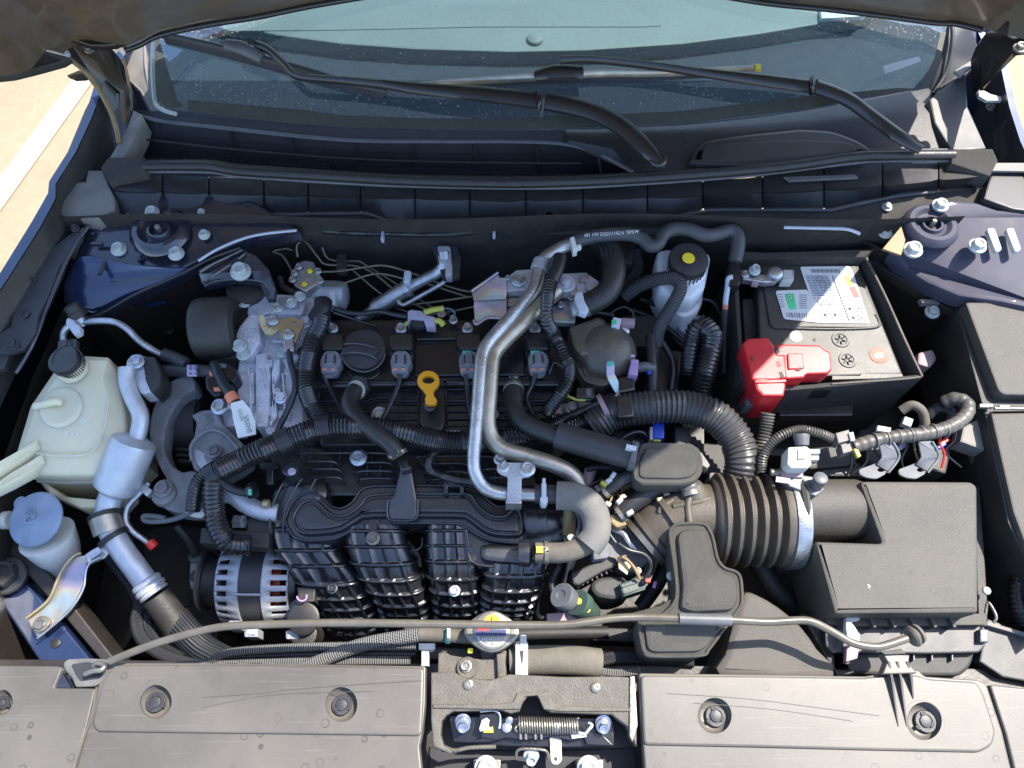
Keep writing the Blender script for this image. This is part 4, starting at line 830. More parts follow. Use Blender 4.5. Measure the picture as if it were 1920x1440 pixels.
th('black and silver braided line right of the upper radiator hose', [(1118, 1240, -.05), (1160, 1232, -.06), (1220, 1234, -.07), (1300, 1240, -.07)], 12, BRK, 'braided_line')
th('frayed silver braid end beside the upper radiator hose', [(1120, 1258, -.04), (1160, 1262, -.045), (1200, 1258, -.05)], 7, BRD, 'braided_line')
# radiator cap with warning print
rc = T('radiator_cap', 'round steel radiator cap with a yellow warning triangle under the rod', 'radiator cap', (922, 1182, -.005))
capm = M('cap_steel', (.2, .195, .18), .35, .7, bump=.15, bs=300, dust=.35)
ears = []
for i in range(60):
    a = i*2*math.pi/60; r_ = 41+11*max(0, abs(math.cos(a))**7); ears.append((922+r_*math.cos(a), 1184+r_*math.sin(a)*(.96)))
prism('cap_body', ears, capm, h=-.006, d=.016, b=5, taper=.97, parent=rc)
lathe('cap_dome', (922, 1182, -.006), ZA, [(0, 36), (2.5, 34), (3.5, 30)], capm, n=40, parent=rc)
prism('warning_triangle', [(903, 1168), (912, 1156), (922, 1152), (934, 1156), (943, 1168), (924, 1169)], YEL, h=-.0031, d=.0006, b=0, parent=rc)
box('exclamation_mark', 922, 1161, -.0026, 2, 9, .0004, INK, b=0, parent=rc)
box('red_band', 906, 1180, -.0025, 20, 5, .0006, REDB, b=0, parent=rc)
box('blue_band', 921, 1186, -.0028, 56, 12, .0004, M('navy_print', (.03, .04, .16), .5), b=0, parent=rc)
text('warning_lettering', 'NEVER OPEN WHEN HOT', (922, 1184, -.0024), 3.4, INKG, rc, sx=.8)
text('warning_lettering', 'DO NOT OPEN WHEN HOT', (922, 1189, -.0024), 3.2, INKG, rc, sx=.8)
text('warning_lettering', '108 kPa', (922, 1207, -.0031), 6, INKW, rc)
text('warning_lettering', 'RADIATOR', (920, 1199, -.0031), 5, INKW, rc)
tube('print_ring', [(922+28*math.cos(a), 1184+28*math.sin(a), -.0034) for a in [i*math.pi/18 for i in range(1, 18)]], .7, INKW, n=5, parent=rc)
# green / grey sensor plug near the runners
sn = T('sensor_plug', 'round grey and green sensor plug right of the ribbed runners', 'sensor', (1065, 1125, -.06))
ax_ = (W(1100, 1150, -.09)-W(1065, 1125, -.05))
lathe('plug_body', (1110, 1150, -.10), -ax_, [(-12, 12), (0, 18), (14, 20), (30, 21), (34, 25), (52, 26), (56, 24), (57, 12)], GRN2, n=22, parent=sn)
lathe('plug_head', (1058, 1120, -.046), -ax_, [(-14, 23), (8, 25), (12, 23), (12, 10), (10, 9)], GRY, n=26, parent=sn)
lathe('yellow_dab', (1101, 1143, -.062), ZA, [(0, 6), (1.5, 5)], YLP, n=12, parent=sn)
lathe('yellow_dab', (1085, 1127, -.05), ZA, [(0, 6), (1.5, 4)], YLP, n=12, parent=sn)
th('thin taped wire running down to the grey sensor plug', [(1052, 1030, -.06), (1048, 1060, -.07), (1036, 1085, -.075), (1035, 1104, -.075), (1046, 1118, -.07)], 6, TAPE, 'wire', 'wire', corr=(5, .1))
prism('coolant_stub', [(1025, 1150), (1080, 1146), (1084, 1166), (1026, 1166)], PNKD, h=-.08, d=.02, b=3, label='short dull pink pipe stub below the grey sensor plug', cat='pipe')
# ------------------------------------------------------------------ coolant reservoir (left)
res = T('coolant_reservoir', 'pale yellow translucent coolant tank with a dark round cap, left side', 'coolant tank', (140, 820, -.05))
T1 = [(112, 702, .02), (130, 680, .022), (160, 676, .022), (200, 677, .022), (192, 712, .018), (205, 755, .01), (196, 806, .004), (170, 850, -.004), (100, 856, -.004), (58, 850, -.002), (46, 832, .0), (70, 762, .012)]
T2 = [(97, 706, .004), (116, 676, .01), (154, 668, .012), (204, 671, .012), (222, 700, .006), (236, 772, -.006), (242, 846, -.014), (190, 891, -.02), (110, 892, -.02), (50, 890, -.02), (32, 852, -.012), (58, 764, .0)]
def rz(a, b, t, dz=0): return [W(*p).lerp(W(*q), t)+ZA*dz for p, q in zip(a, b)]
loft('tank_body', [rz(T1, T2, 0), rz(T1, T2, .08), rz(T1, T2, .8, .003), rz(T1, T2, .97, .001), rz(T1, T2, 1, -.002), rz(T1, T2, 1, -.03), rz(T1, T2, .97, -.034), rz(T1, T2, .97, -.11)], RSV, parent=res)
prism('tank_foot', [(60, 884), (120, 930), (190, 936), (236, 890), (240, 840), (228, 920), (200, 952), (150, 952), (90, 925)], RSV, h=-.06, d=.06, b=5, parent=res)
tube('tank_seam', [p.lerp(q, 1)-ZA*.031+(p-p) for p, q in zip([W(*p) for p in T1], [W(*p) for p in T2])], 2.2, RSV, n=8, closed=True, straight=True, parent=res)
tube('tank_crease', [(60, 848, -.0), (110, 854, -.0015), (170, 848, -.0015), (194, 806, .006), (203, 756, .012)], 2.5, RSV, n=8, flat=.5, parent=res)
lathe('tank_dimple', (114, 762, .012), (0, -.12, 1), [(-8, 42), (-1, 40), (1, 38), (2, 34), (1.5, 30), (1.5, 6)], RSV, n=36, parent=res)
tube('overflow_nub', [(66, 762, .012), (86, 757, .018), (104, 753, .024), (112, 754, .018)], 7.5, RSV, n=12, parent=res)
lathe('filler_neck', (130, 686, .03), (-.1, .05, 1), [(-14, 30), (6, 28), (6, 24)], RSV, n=28, parent=res)
cp = lathe('tank_cap', (126, 680, .036), (-.12, .05, 1), [(-4, 26), (-2, 29), (12, 29), (15, 27), (16, 22), (16.5, 2)], DGRY, n=40, parent=res)
for i in range(36):
    a = i*math.pi/18; box('cap_ridge', 126+29*math.cos(a), 676+29*math.sin(a)*.97, .048, 2.4, 2.4, .008, DGRY, rot=10*i, b=0, parent=cp)
prism('tank_strap', [(-30, 880, .03), (30, 846, .02), (68, 824, .006), (72, 838, .004), (30, 866, .016), (-30, 905, .026)], RSV, d=.02, b=4, parent=res)
prism('tank_strap', [(-30, 920, .02), (20, 885, .012), (78, 850, .002), (82, 866, -.002), (56, 886, .0), (16, 908, .006), (-30, 930, .014)], RSV, d=.02, b=4, parent=res)
for i, (x, y, l_) in enumerate(((150, 790, 5), (158, 790, 7), (166, 788, 4), (124, 812, 8), (135, 816, 6), (146, 814, 8))): box('moulded_mark', x, y, .0155-.004*(y > 800), 2, l_, .002, WHS, rot=20, b=0, parent=res)
tube('drain_stub', [(205, 930, -.07), (214, 950, -.08), (225, 975, -.09)], 12, WHC, n=14, parent=res)
tube('drain_hose', [(218, 958, -.085), (232, 985, -.1), (240, 1010, -.12)], 14, RUB, n=14, parent=res)
band('hose_clamp', (226, 972, -.09), (233, 986, -.1), 15, 9, WHT, parent=res)
# ------------------------------------------------------------------ washer filler
wf = T('washer_filler', 'milky washer filler neck with a flat blue cap, lower left', 'washer filler', (80, 1010, -.06))
tube('filler_pipe', [(88, 1005, -.06, 1.25), (108, 1035, -.09, 1.0), (114, 1055, -.11, .75), (106, 1080, -.14, .72), (88, 1120, -.2, .72)], 40, WHS, n=22, parent=wf)
lathe('filler_cap', (68, 974, -.03), (-.1, -.12, 1), [(-5, 48), (-3, 51), (2, 52), (5, 50), (6, 48), (6.2, 2)], CAPB, n=44, parent=wf)
lathe('cap_tab', (40, 944, -.03), (-.1, -.12, 1), [(-4, 13), (3, 13), (4, 11)], CAPB, n=18, parent=wf)
prism('cap_symbol', [(42, 975), (62, 958), (82, 953), (83, 964), (62, 982), (43, 983)], CAPB, h=-.0235, d=.004, b=1, holes=[[(48, 974), (63, 962), (78, 958), (78, 963), (62, 977), (48, 979)]], parent=wf)
for i in range(5):
    a = math.radians(-150+i*25); tube('cap_symbol_ray', [(62, 972, -.0232), (62+20*math.cos(a), 970+20*math.sin(a), -.0232)], 1.1, CAPB, n=5, parent=wf)
tube('vent_stub', [(-40, 982, -.05), (-5, 977, -.05), (18, 975, -.05)], 17, WHS, n=16, parent=wf)
# ------------------------------------------------------------------ AC pipe with muffler, manifold block
ac = T('ac_pipe', 'silver air conditioning pipe with a can shaped muffler, right of coolant tank', 'ac pipe', (240, 880, -.02))
tube('pipe_upper', [(238, 690, .02), (238, 715, .015), (248, 745, .01), (262, 775, .005), (262, 800, .0), (252, 835, -.01)], 15, ALF, n=16, parent=ac)
A_ = W(254, 822, -.005); B_ = W(212, 925, -.045); d_ = B_-A_; s_ = d_.length/R(1, A_)
lathe('muffler_can', A_, d_, [(-4, 20), (0, 28), (6, 40), (14, 41), (s_-16, 41), (s_-8, 38), (s_, 26), (s_+6, 19)], ALF, n=36, parent=ac)
tube('pipe_lower', [(210, 925, -.045), (202, 950, -.052), (202, 975, -.058), (210, 1000, -.065), (232, 1035, -.075), (258, 1070, -.085), (276, 1096, -.095)], 22, ALF, n=18, parent=ac)
A_ = W(272, 1090, -.093); d_ = W(310, 1140, -.11)-A_
lathe('ferrule', A_, d_, [(-2, 24), (2, 28), (8, 28), (10, 25), (14, 29), (20, 29), (22, 25), (26, 28), (30, 26)], ALF, n=26, parent=ac)
tube('hose_end', [(292, 1117, -.103), (320, 1155, -.12), (336, 1178, -.13)], 27, RUBB, n=20, parent=ac)
band('pipe_clamp', (200, 982, -.06), (206, 1000, -.065), 27, 34, STB, parent=ac)
band('clamp_rubber', (198, 968, -.058), (202, 985, -.06), 30, 9, RUB, parent=ac); band('clamp_rubber', (214, 1008, -.067), (222, 1020, -.07), 29, 9, RUB, parent=ac)
prism('flange_block', [(238, 670), (262, 666), (280, 668), (296, 690), (300, 712), (285, 735), (264, 740), (250, 712), (232, 700)], ALF, h=.012, d=.03, b=4, rnd=8, parent=ac)
prism('flange_face', [(266, 668), (290, 668), (303, 700), (300, 722), (282, 736), (272, 712)], MAT, h=.014, d=.04, b=3, rnd=6, parent=ac)
bolt(256, 678, .018, 11, ZNC, ac, name='flange_bolt'); bolt(268, 708, .012, 7, ALUD, ac, name='flange_bolt')
th('braided black hose leaving the rubber end of the silver pipe', [(326, 1160, -.125), (350, 1188, -.13), (385, 1222, -.12), (430, 1245, -.1)], 28, BRK, 'braided_hose', 'braided hose', n=18)
th('grey black braided line curling below the zinc bracket', [(195, 1030, -.13), (220, 1062, -.13), (248, 1098, -.13), (262, 1130, -.13), (256, 1165, -.13), (268, 1200, -.12), (310, 1230, -.11), (380, 1252, -.1)], 12, BRK, 'braided_line', 'braided hose')
th('second braided line beside the first, under the prop rod', [(235, 1050, -.14), (262, 1098, -.14), (278, 1135, -.14), (276, 1170, -.135), (295, 1205, -.13), (345, 1235, -.115)], 9, BRK, 'braided_line', 'braided hose')
# small AC line with service port
lp = T('ac_line', 'thin silver line with a black service cap near the left strut tower', 'ac line', (200, 610, .01))
tube('line_tube', [(122, 650, -.005), (118, 632, .004), (124, 616, .012), (145, 607, .016), (180, 602, .018), (215, 604, .018), (240, 618, .012), (262, 640, .006), (290, 658, .0), (318, 672, -.005)], 6.5, ALUT, n=12, parent=lp)
lathe('service_port', (152, 603, .016), (-.35, .5, .8), [(-8, 10), (4, 12), (10, 10)], ALUT, n=18, parent=lp)
lathe('service_cap', (146, 590, .024), (-.35, .5, .8), [(-4, 17), (8, 17), (9, 15), (12, 15), (20, 15), (22, 12)], MAT, n=6*3, parent=lp)
prism('white_clip', [(124, 596), (138, 594), (140, 604), (150, 610), (150, 622), (138, 628), (130, 616), (122, 606)], WHC, h=.03, d=.012, b=3, rnd=3, parent=lp)
prism('line_bracket', [(108, 636), (144, 634), (142, 654), (138, 662), (110, 662)], GRY, h=-.004, d=.01, b=2, rnd=6, parent=lp)
bolt(121, 648, .0, 9, GRY, lp, name='bracket_bolt')
tube('line_sleeve', [(306, 664, -.004), (330, 672, -.006), (350, 682, -.008)], 12, DGRY, n=12, parent=lp)
tube('line_hose', [(300, 696, -.02), (340, 694, -.015), (390, 696, -.01), (420, 702, -.01)], 12, DGRY, n=12, parent=lp)
box('printed_band', 359, 694, .0035, 18, 20, .004, LAV, b=1, parent=lp)
for i in range(5):
    for j in range(4):
        if (i*j+i) % 3: box('print_dot', 352+i*3.4, 687+j*4.4, .0042, 2.2, 3, .0004, M('purple_ink', (.08, .04, .3), .5, bump=0) if 'purple_ink' not in bpy.data.materials else bpy.data.materials['purple_ink'], b=0, parent=lp)
# clear drain tube, thin steel line with red cap
th('thin silver pipe ending in a small red cap below the muffler', [(280, 905, -.05), (262, 925, -.055), (240, 950, -.06), (236, 975, -.065), (248, 995, -.07), (270, 1012, -.078), (284, 1022, -.082)], 5.5, ALUT, 'small_pipe', 'pipe')
lathe('red_cap', (284, 1020, -.082), W(294, 1030, -.086)-W(284, 1020, -.082), [(-6, 7), (-6, 9), (8, 9.5), (9, 7)], REDB, n=16, label='small red rubber cap at the end of the thin silver pipe', cat='cap')
box('pipe_clip', 272, 918, -.045, 22, 16, .01, ALUT, rot=40, b=2, label='small metal clip on the thin silver pipe', cat='clip')
th('grey looped tube lying right of the red cap', [(375, 950, -.05), (350, 965, -.055), (320, 975, -.06), (290, 978, -.065), (272, 976, -.066), (270, 968, -.066), (290, 968, -.064), (310, 972, -.062)], 5, GRY, 'drain_tube', 'tube')
th('black ground cable hanging down to a bolted terminal left of the alternator', [(330, 985, -.1), (352, 1010, -.12), (364, 1030, -.14), (366, 1042, -.15)], 8, RUB, 'ground_cable', 'cable')
gt = T('ground_terminal', 'grey cable terminal bolted beside the alternator pulley', 'terminal', (366, 1070, -.16))
lathe('terminal_ring', (366, 1044, -.15), (0, .6, .8), [(-3, 12), (3, 12), (3, 8)], GRY, n=18, parent=gt)
prism('terminal_tongue', [(358, 1044), (376, 1046), (380, 1070), (374, 1090), (366, 1106), (357, 1104), (354, 1082)], STL, h=-.155, d=.006, b=1.5, rnd=4, parent=gt)
bolt(366, 1080, -.152, 8, DGRY, gt, name='terminal_bolt')
# zinc bracket
zb = T('zinc_bracket', 'bent iridescent zinc bracket bolted onto the blue frame rail', 'bracket', (120, 1110, -.08))
prism('bracket_plate', [(50, 1160, -.07), (92, 1128, -.07), (108, 1092, -.062), (120, 1068, -.058), (142, 1044, -.055), (158, 1040, -.055), (164, 1052, -.06), (158, 1070, -.064), (154, 1100, -.068), (138, 1132, -.072), (112, 1160, -.074), (70, 1196, -.076)], IRI, d=.004, b=1.5, rnd=7, parent=zb)
tube('bracket_flange', [(50, 1159, -.066), (90, 1126, -.064), (106, 1092, -.056), (118, 1067, -.052), (138, 1043, -.05), (152, 1037, -.05)], 3, YZN, n=8, parent=zb)
tube('bracket_flange', [(70, 1197, -.072), (114, 1161, -.07), (140, 1133, -.068), (157, 1101, -.064), (161, 1071, -.06), (170, 1055, -.058), (190, 1045, -.058)], 2.4, ZNC, n=8, parent=zb)
prism('bracket_arm', [(156, 1042, -.058), (170, 1032, -.06), (196, 1018, -.064), (208, 1032, -.068), (196, 1046, -.066), (166, 1058, -.062)], ZNC, d=.004, b=1.5, parent=zb)
prism('arm_rib', [(166, 1044), (188, 1031), (192, 1035), (170, 1049)], ZNC, h=-.054, d=.004, b=1.5, parent=zb)
bolt(77, 1170, -.068, 11, STL, zb, name='bracket_bolt', ht=.4)
# ------------------------------------------------------------------ engine mount: hydraulic drum and brackets
em = T('engine_mount', 'dark rubber drum engine mount under a black bracket, upper left', 'engine mount', (420, 570, .0))
lathe('mount_drum', (372, 618, -.01), (1, .08, 0), [(-4, 50), (0, 56), (10, 59), (60, 58), (72, 54), (76, 40), (70, 30)], RUBB, n=40, parent=em)
prism('drum_shell', [(372, 560), (440, 556), (480, 560), (478, 600), (450, 640), (448, 672), (384, 672), (372, 640)], RUBB, h=-.02, d=.08, b=8, rnd=10, parent=em)
lathe('mount_neck', (462, 538, .0), (0, .1, 1), [(-50, 28), (-24, 30), (-10, 36), (0, 38), (2, 34)], RUBB, n=30, parent=em)
lathe('drum_pin', (366, 620, -.01), (-1, 0, 0), [(-4, 9), (2, 9), (4, 7)], WBT, n=14, parent=em)
prism('mount_bracket', [(372, 512, .03), (420, 484, .036), (456, 466, .04), (480, 478, .04), (505, 505, .032), (516, 540, .028), (514, 560, .02), (500, 560, .02), (486, 530, .022), (440, 524, .022), (384, 538, .02), (376, 528, .02)], PNT, d=.012, b=3, parent=em)
tube('bracket_edge', [(384, 536, .022), (402, 528, .024), (440, 524, .026), (490, 528, .026), (510, 545, .026)], 1.6, GRY, n=6, parent=em)
tube('bracket_fold', [(375, 510, .034), (400, 494, .04), (430, 480, .042), (454, 468, .044)], 3, PNT, n=6, parent=em)
tube('bracket_fold', [(384, 530, .028), (410, 510, .036), (440, 490, .042), (458, 476, .044)], 2.4, PNT, n=6, parent=em)
bolt(451, 509, .034, 14, WBT, em, name='mount_bolt', ht=.8)
# lower mount arm, grey iron
ma_ = T('cast_bracket', 'curved grey cast iron bracket between muffler and timing cover', 'mount arm', (320, 820, -.05))
prism('cast_arm', [(346, 702, -.03), (360, 704, -.03), (366, 728, -.034), (345, 742, -.036), (325, 768, -.04), (312, 800, -.045), (308, 838, -.05), (318, 866, -.052), (340, 884, -.052), (362, 882, -.05), (392, 900, -.052), (396, 940, -.055), (384, 962, -.058), (340, 964, -.06), (304, 950, -.06), (290, 925, -.06), (312, 905, -.056), (296, 870, -.054), (280, 826, -.05), (282, 780, -.045), (298, 738, -.038), (322, 712, -.032)], IRON, d=.03, b=5, smooth=3, parent=ma_)
lathe('arm_boss', (307, 925, -.055), ZA, [(-12, 24), (-2, 24), (2, 22), (3, 18)], IRON, n=28, parent=ma_)
bolt(306, 916, -.05, 13, IRON, ma_, name='arm_bolt'); lathe('arm_boss', (366, 940, -.056), ZA, [(-8, 18), (0, 18), (2, 15)], IRON, n=22, parent=ma_)
bolt(366, 936, -.052, 9, DGRY, ma_, name='arm_bolt')
bell = T('accessory_belt', 'dark ribbed belt and pulley seen inside the curved grey bracket', 'belt', (345, 800, -.1))
for i in range(10): box('belt_rib', 340+i*1.5, 765+i*11, -.075-.003*i, 62-i*2, 7, .02, MAT, rot=2, b=2, parent=bell)
lathe('belt_pulley', (390, 790, -.11), (1, 0, 0), [(-70, 60), (-4, 60), (-2, 50), (0, 48)], MAT, n=32, parent=bell)
fn = T('mount_funnel', 'grey funnel shaped casting with raised letters left of the wire loom', 'casting', (400, 840, -.03))
prism('casting_body', [(378, 768, -.02), (408, 766, -.018), (414, 790, -.02), (424, 800, -.022), (454, 830, -.026), (466, 862, -.03), (440, 880, -.04), (400, 900, -.045), (362, 880, -.04), (354, 850, -.036), (362, 820, -.03), (368, 790, -.024), (356, 778, -.022)], IRON, d=.04, b=5, rnd=8, parent=fn)
tube('funnel_rim', [(360, 864, -.028), (358, 838, -.024), (372, 818, -.02), (396, 806, -.018), (418, 812, -.018), (440, 834, -.02), (456, 860, -.024)], 3.4, IRON, n=8, parent=fn)
prism('funnel_pocket', [(366, 862), (366, 842), (378, 826), (398, 816), (416, 822), (434, 842), (440, 866), (410, 880), (380, 880)], ALUD, h=-.034, d=.01, b=2, smooth=2, parent=fn)
lathe('stud', (403, 852, -.03), ZA, [(-6, 20), (0, 20), (2, 16), (2, 12), (12, 12), (13, 9)], IRON, n=24, parent=fn)
bolt(402, 846, -.022, 10, GRY, fn, name='casting_bolt')
text('raised_lettering', 'BR1', (392, 790, -.0195), 17, IRON, fn, rot=-75, ext=.0008)
# ------------------------------------------------------------------ timing cover
tc_ = T('timing_cover', 'cast aluminium timing cover with bosses and bolts beside the valve cover', 'timing cover', (500, 690, -.02))
prism('main_casting', [(452, 566), (466, 552), (500, 548), (560, 552), (600, 560), (596, 600), (568, 640), (564, 700), (570, 790), (540, 812), (505, 808), (470, 790), (452, 760), (440, 720), (446, 680), (452, 640), (436, 620), (450, 590)], ALU, h=-.03, d=.1, b=6, rnd=8, parent=tc_)
for nm, pts_, h_, d_, m_ in (
    ('upper_shelf', [(466, 556), (496, 550), (560, 553), (574, 566), (566, 590), (500, 588), (480, 600), (462, 590)], -.012, .03, ALU),
    ('mount_pad', [(448, 612), (470, 585), (486, 590), (488, 640), (470, 668), (452, 660), (440, 630)], -.005, .04, ALU),
    ('vertical_rib', [(478, 664), (500, 660), (507, 700), (506, 760), (502, 800), (480, 800), (478, 740)], -.016, .03, ALU),
    ('side_rib', [(514, 670), (526, 672), (524, 700), (514, 724), (520, 780), (506, 800), (510, 740), (508, 700)], -.012, .03, ALU),
    ('corner_block', [(524, 664), (552, 664), (556, 700), (548, 760), (534, 780), (530, 720), (536, 690)], -.018, .03, ALU),
    ('left_block', [(446, 702), (476, 694), (477, 756), (458, 758), (444, 740)], -.02, .04, ALU),
    ('lower_nose', [(486, 780), (520, 782), (534, 800), (524, 816), (500, 814)], -.022, .03, ALU),
    ('small_block', [(430, 744), (450, 748), (452, 764), (430, 768)], -.018, .03, ALU),
    ('lower_left_block', [(416, 740), (440, 742), (446, 800), (420, 800), (408, 770)], -.04, .05, ALU),
    ('top_block', [(520, 556), (556, 555), (560, 575), (522, 576)], -.004, .02, ALUD)):
    prism(nm, pts_, m_, h=h_, d=d_, b=4, rnd=5, parent=tc_)
lathe('side_boss', (436, 756, -.012), (-1, 0, .2), [(-20, 14), (0, 13), (6, 13), (8, 10)], ALU, n=22, parent=tc_)
lathe('washer', (424, 756, -.01), (-1, 0, .2), [(-3, 13), (3, 13), (3, 9)], DGRY, n=20, parent=tc_)
rnd_ = random.Random(5)
for i in range(26):
    x, y = rnd_.uniform(455, 560), rnd_.uniform(562, 795)
    if rnd_.random() < .5: box('cast_lump', x, y, rnd_.uniform(-.026, -.008), rnd_.uniform(8, 24), rnd_.uniform(6, 20), .02, ALU, rot=rnd_.choice((0, 4, 88, -12)), b=2, rnd=3, parent=tc_)
    else: lathe('cast_boss', (x, y, rnd_.uniform(-.026, -.014)), ZA, [(-6, 8), (3, 7), (5, 5.5), (5, 3), (2, 2.5)], ALU, n=16, parent=tc_)
for x, y, x2, y2 in ((470, 600, 520, 592), (465, 690, 470, 780), (512, 640, 560, 640), (530, 700, 534, 790), (480, 650, 476, 600)): tube('cast_rib', [(x, y, -.016), ((x+x2)/2+2, (y+y2)/2, -.013), (x2, y2, -.016)], 2.4, ALU, n=8, parent=tc_)
for x, y, h_, r_, m_ in ((527, 746, -.008, 9, ALU), (412, 762, -.008, 12, ZNC), (458, 566, -.004, 9, WBT), (562, 556, .0, 8, WBT), (457, 664, -.006, 10, WBT), (560, 700, -.012, 7, ALU), (566, 660, -.014, 8, DGRY), (546, 568, .002, 8, WBT), (574, 604, -.01, 9, ALU), (530, 662, -.012, 7, WBT), (449, 648, 0, 10, WBT)): bolt(x, y, h_, r_, m_, tc_, name='cover_bolt')
tube('cast_mark', [(484, 690, -.013), (492, 700, -.013), (490, 712, -.013), (498, 728, -.013)], 1.2, ALU, n=5, parent=tc_)
tube('cast_mark', [(494, 690, -.013), (500, 706, -.013), (498, 716, -.013), (488, 722, -.013)], 1.2, ALU, n=5, parent=tc_)
gb = T('ground_bracket', 'yellow zinc bracket with a bolted cable lug on the timing cover', 'bracket', (530, 610, .01))
prism('bracket_plate', [(508, 604), (530, 596), (550, 594), (566, 600), (570, 610), (560, 624), (556, 640), (546, 642), (528, 636), (524, 618), (506, 618)], YZN, h=.008, d=.003, b=1, rnd=6, holes=[circ(552, 606, 4, 4, 10)], parent=gb)
prism('bracket_hook', [(484, 592, .016), (490, 586, .016), (496, 592, .014), (500, 608, .008), (508, 616, .008), (520, 610, .008), (522, 620, .006), (512, 628, .004), (498, 628, .004), (488, 612, .008)], YZN, d=.003, b=1, rnd=4, parent=gb)
for x, y, h_ in ((520, 577, .012), (512, 600, .012), (541, 626, .014)): bolt(x, y, h_, 8, ZNC, gb, name='bracket_bolt')
prism('cable_lug', [(532, 634), (550, 634), (552, 658), (532, 658)], ALUT, h=.012, d=.01, b=2, rnd=3, parent=gb)
tube('ground_wire', [(542, 656, .008), (545, 680, .006), (552, 705, .004), (553, 730, .002), (545, 755, -.002), (534, 780, -.006), (524, 800, -.01), (520, 812, -.012)], 6, WIRE, n=10, parent=gb)
# tagged wire branch
tg = T('tagged_wire', 'black wire branch with an orange band and a white paper tag', 'tagged wire', (440, 740, .01))
tube('wire_branch', [(402, 684, .004), (408, 700, .012), (420, 722, .014), (434, 742, .014), (444, 758, .012)], 10, WIRE, n=12, parent=tg)
tube('orange_band', [(431, 740, .0145), (440, 754, .0135)], 11.5, ORG, n=14, parent=tg)
prism('paper_tag', [(432, 756, .022), (455, 750, .022), (470, 768, .018), (478, 790, .012), (480, 814, .006), (446, 821, .004), (438, 790, .014)], LBL, d=.002, b=0, rnd=2, parent=tg)
axr = (W(463, 818, .005)-W(450, 768, .02)).normalized()
text('tag_lettering', 'VSSH5', (464, 796, .0135), 9, INKG, tg, ax=(axr, ZA.cross(axr)))
text('tag_lettering', '10100', (451, 778, .0195), 7, INKG, tg, ax=(axr, ZA.cross(axr)))
prism('plug_shell', [(400, 680), (424, 678), (440, 688), (446, 706), (436, 718), (420, 712), (410, 700)], BLKG, h=.006, d=.03, b=3, rnd=4, parent=tg)
prism('plug_shell', [(384, 708), (398, 700), (412, 722), (416, 740), (400, 744), (386, 728)], BLKG, h=.0, d=.02, b=3, rnd=4, parent=tg)
box('orange_seal', 397, 694, .008, 7, 18, .006, ORG, rot=15, b=1.5, parent=tg); box('orange_seal', 408, 728, .005, 16, 6, .006, ORG, rot=-5, b=1.5, parent=tg)
box('plug_collar', 414, 685, .009, 18, 8, .01, GRY, rot=5, b=1, parent=tg)
# ------------------------------------------------------------------ ABS block and brake lines
ab = T('abs_unit', 'small aluminium brake block with thin brown lines, beside left strut tower', 'brake block', (590, 530, -.03))
prism('valve_block', [(556, 492), (572, 487), (588, 490), (594, 506), (604, 520), (600, 530), (572, 548), (552, 536), (542, 518), (548, 504)], ALUT, h=-.012, d=.05, b=3, parent=ab)
lathe('motor_can', (572, 552, -.05), (1, -.05, 0), [(-8, 26), (0, 28), (66, 28), (76, 26), (80, 18)], ALUD, n=34, parent=ab)
prism('motor_bracket', [(616, 545), (628, 546), (628, 572), (616, 572)], WHC, h=.0, d=.02, b=2, parent=ab)
for x, y, h_ in ((552, 512, -.008), (548, 524, -.008), (596, 508, -.01), (600, 526, -.01), (560, 500, -.008)): bolt(x, y, h_, 5, ZNC, ab, name='block_fitting')
for x, y in ((581, 508), (570, 533)): lathe('yellow_dab', (x, y, -.011), ZA, [(0, 6), (2, 4)], YLP, n=10, parent=ab)
bln = M('brake_line', (.16, .14, .1), .4, .6, bump=.05)
for i, l_ in enumerate(([(558, 482, -.01), (556, 462, .0), (566, 452, .004), (578, 458, .002), (596, 482, -.008), (612, 496, -.015), (660, 498, -.02), (700, 512, -.03), (760, 560, -.05), (820, 590, -.06)],
    [(602, 510, -.015), (640, 508, -.015), (690, 500, -.012), (720, 498, -.012), (760, 508, -.02), (850, 540, -.03), (890, 548, -.03)],
    [(596, 534, -.02), (640, 532, -.018), (690, 516, -.016), (720, 514, -.016), (755, 522, -.02), (800, 532, -.03), (880, 558, -.04)],
    [(548, 510, -.01), (530, 480, -.005), (512, 472, -.002), (536, 466, .0), (548, 470, -.002)],
    [(604, 464, -.01), (614, 484, -.02), (640, 490, -.025), (672, 490, -.025), (690, 500, -.03), (740, 530, -.045), (800, 570, -.06), (850, 595, -.06)],
    [(660, 505, -.03), (700, 540, -.05), (740, 570, -.07)], [(720, 575, -.06), (800, 568, -.04), (885, 556, -.03)], [(700, 560, -.07), (790, 590, -.06), (890, 575, -.035)])):
    tube('brake_line', l_, 2.2, bln, n=8, parent=ab)
th('short black hose stub between engine mount and brake block', [(524, 520, -.01), (530, 536, -.012), (550, 548, -.014), (562, 556, -.016)], 6, RUB, 'hose_stub')
box('line_holder', 640, 490, -.012, 18, 30, .02, MAT, b=2, label='black clip holding the brake lines together', cat='clip')
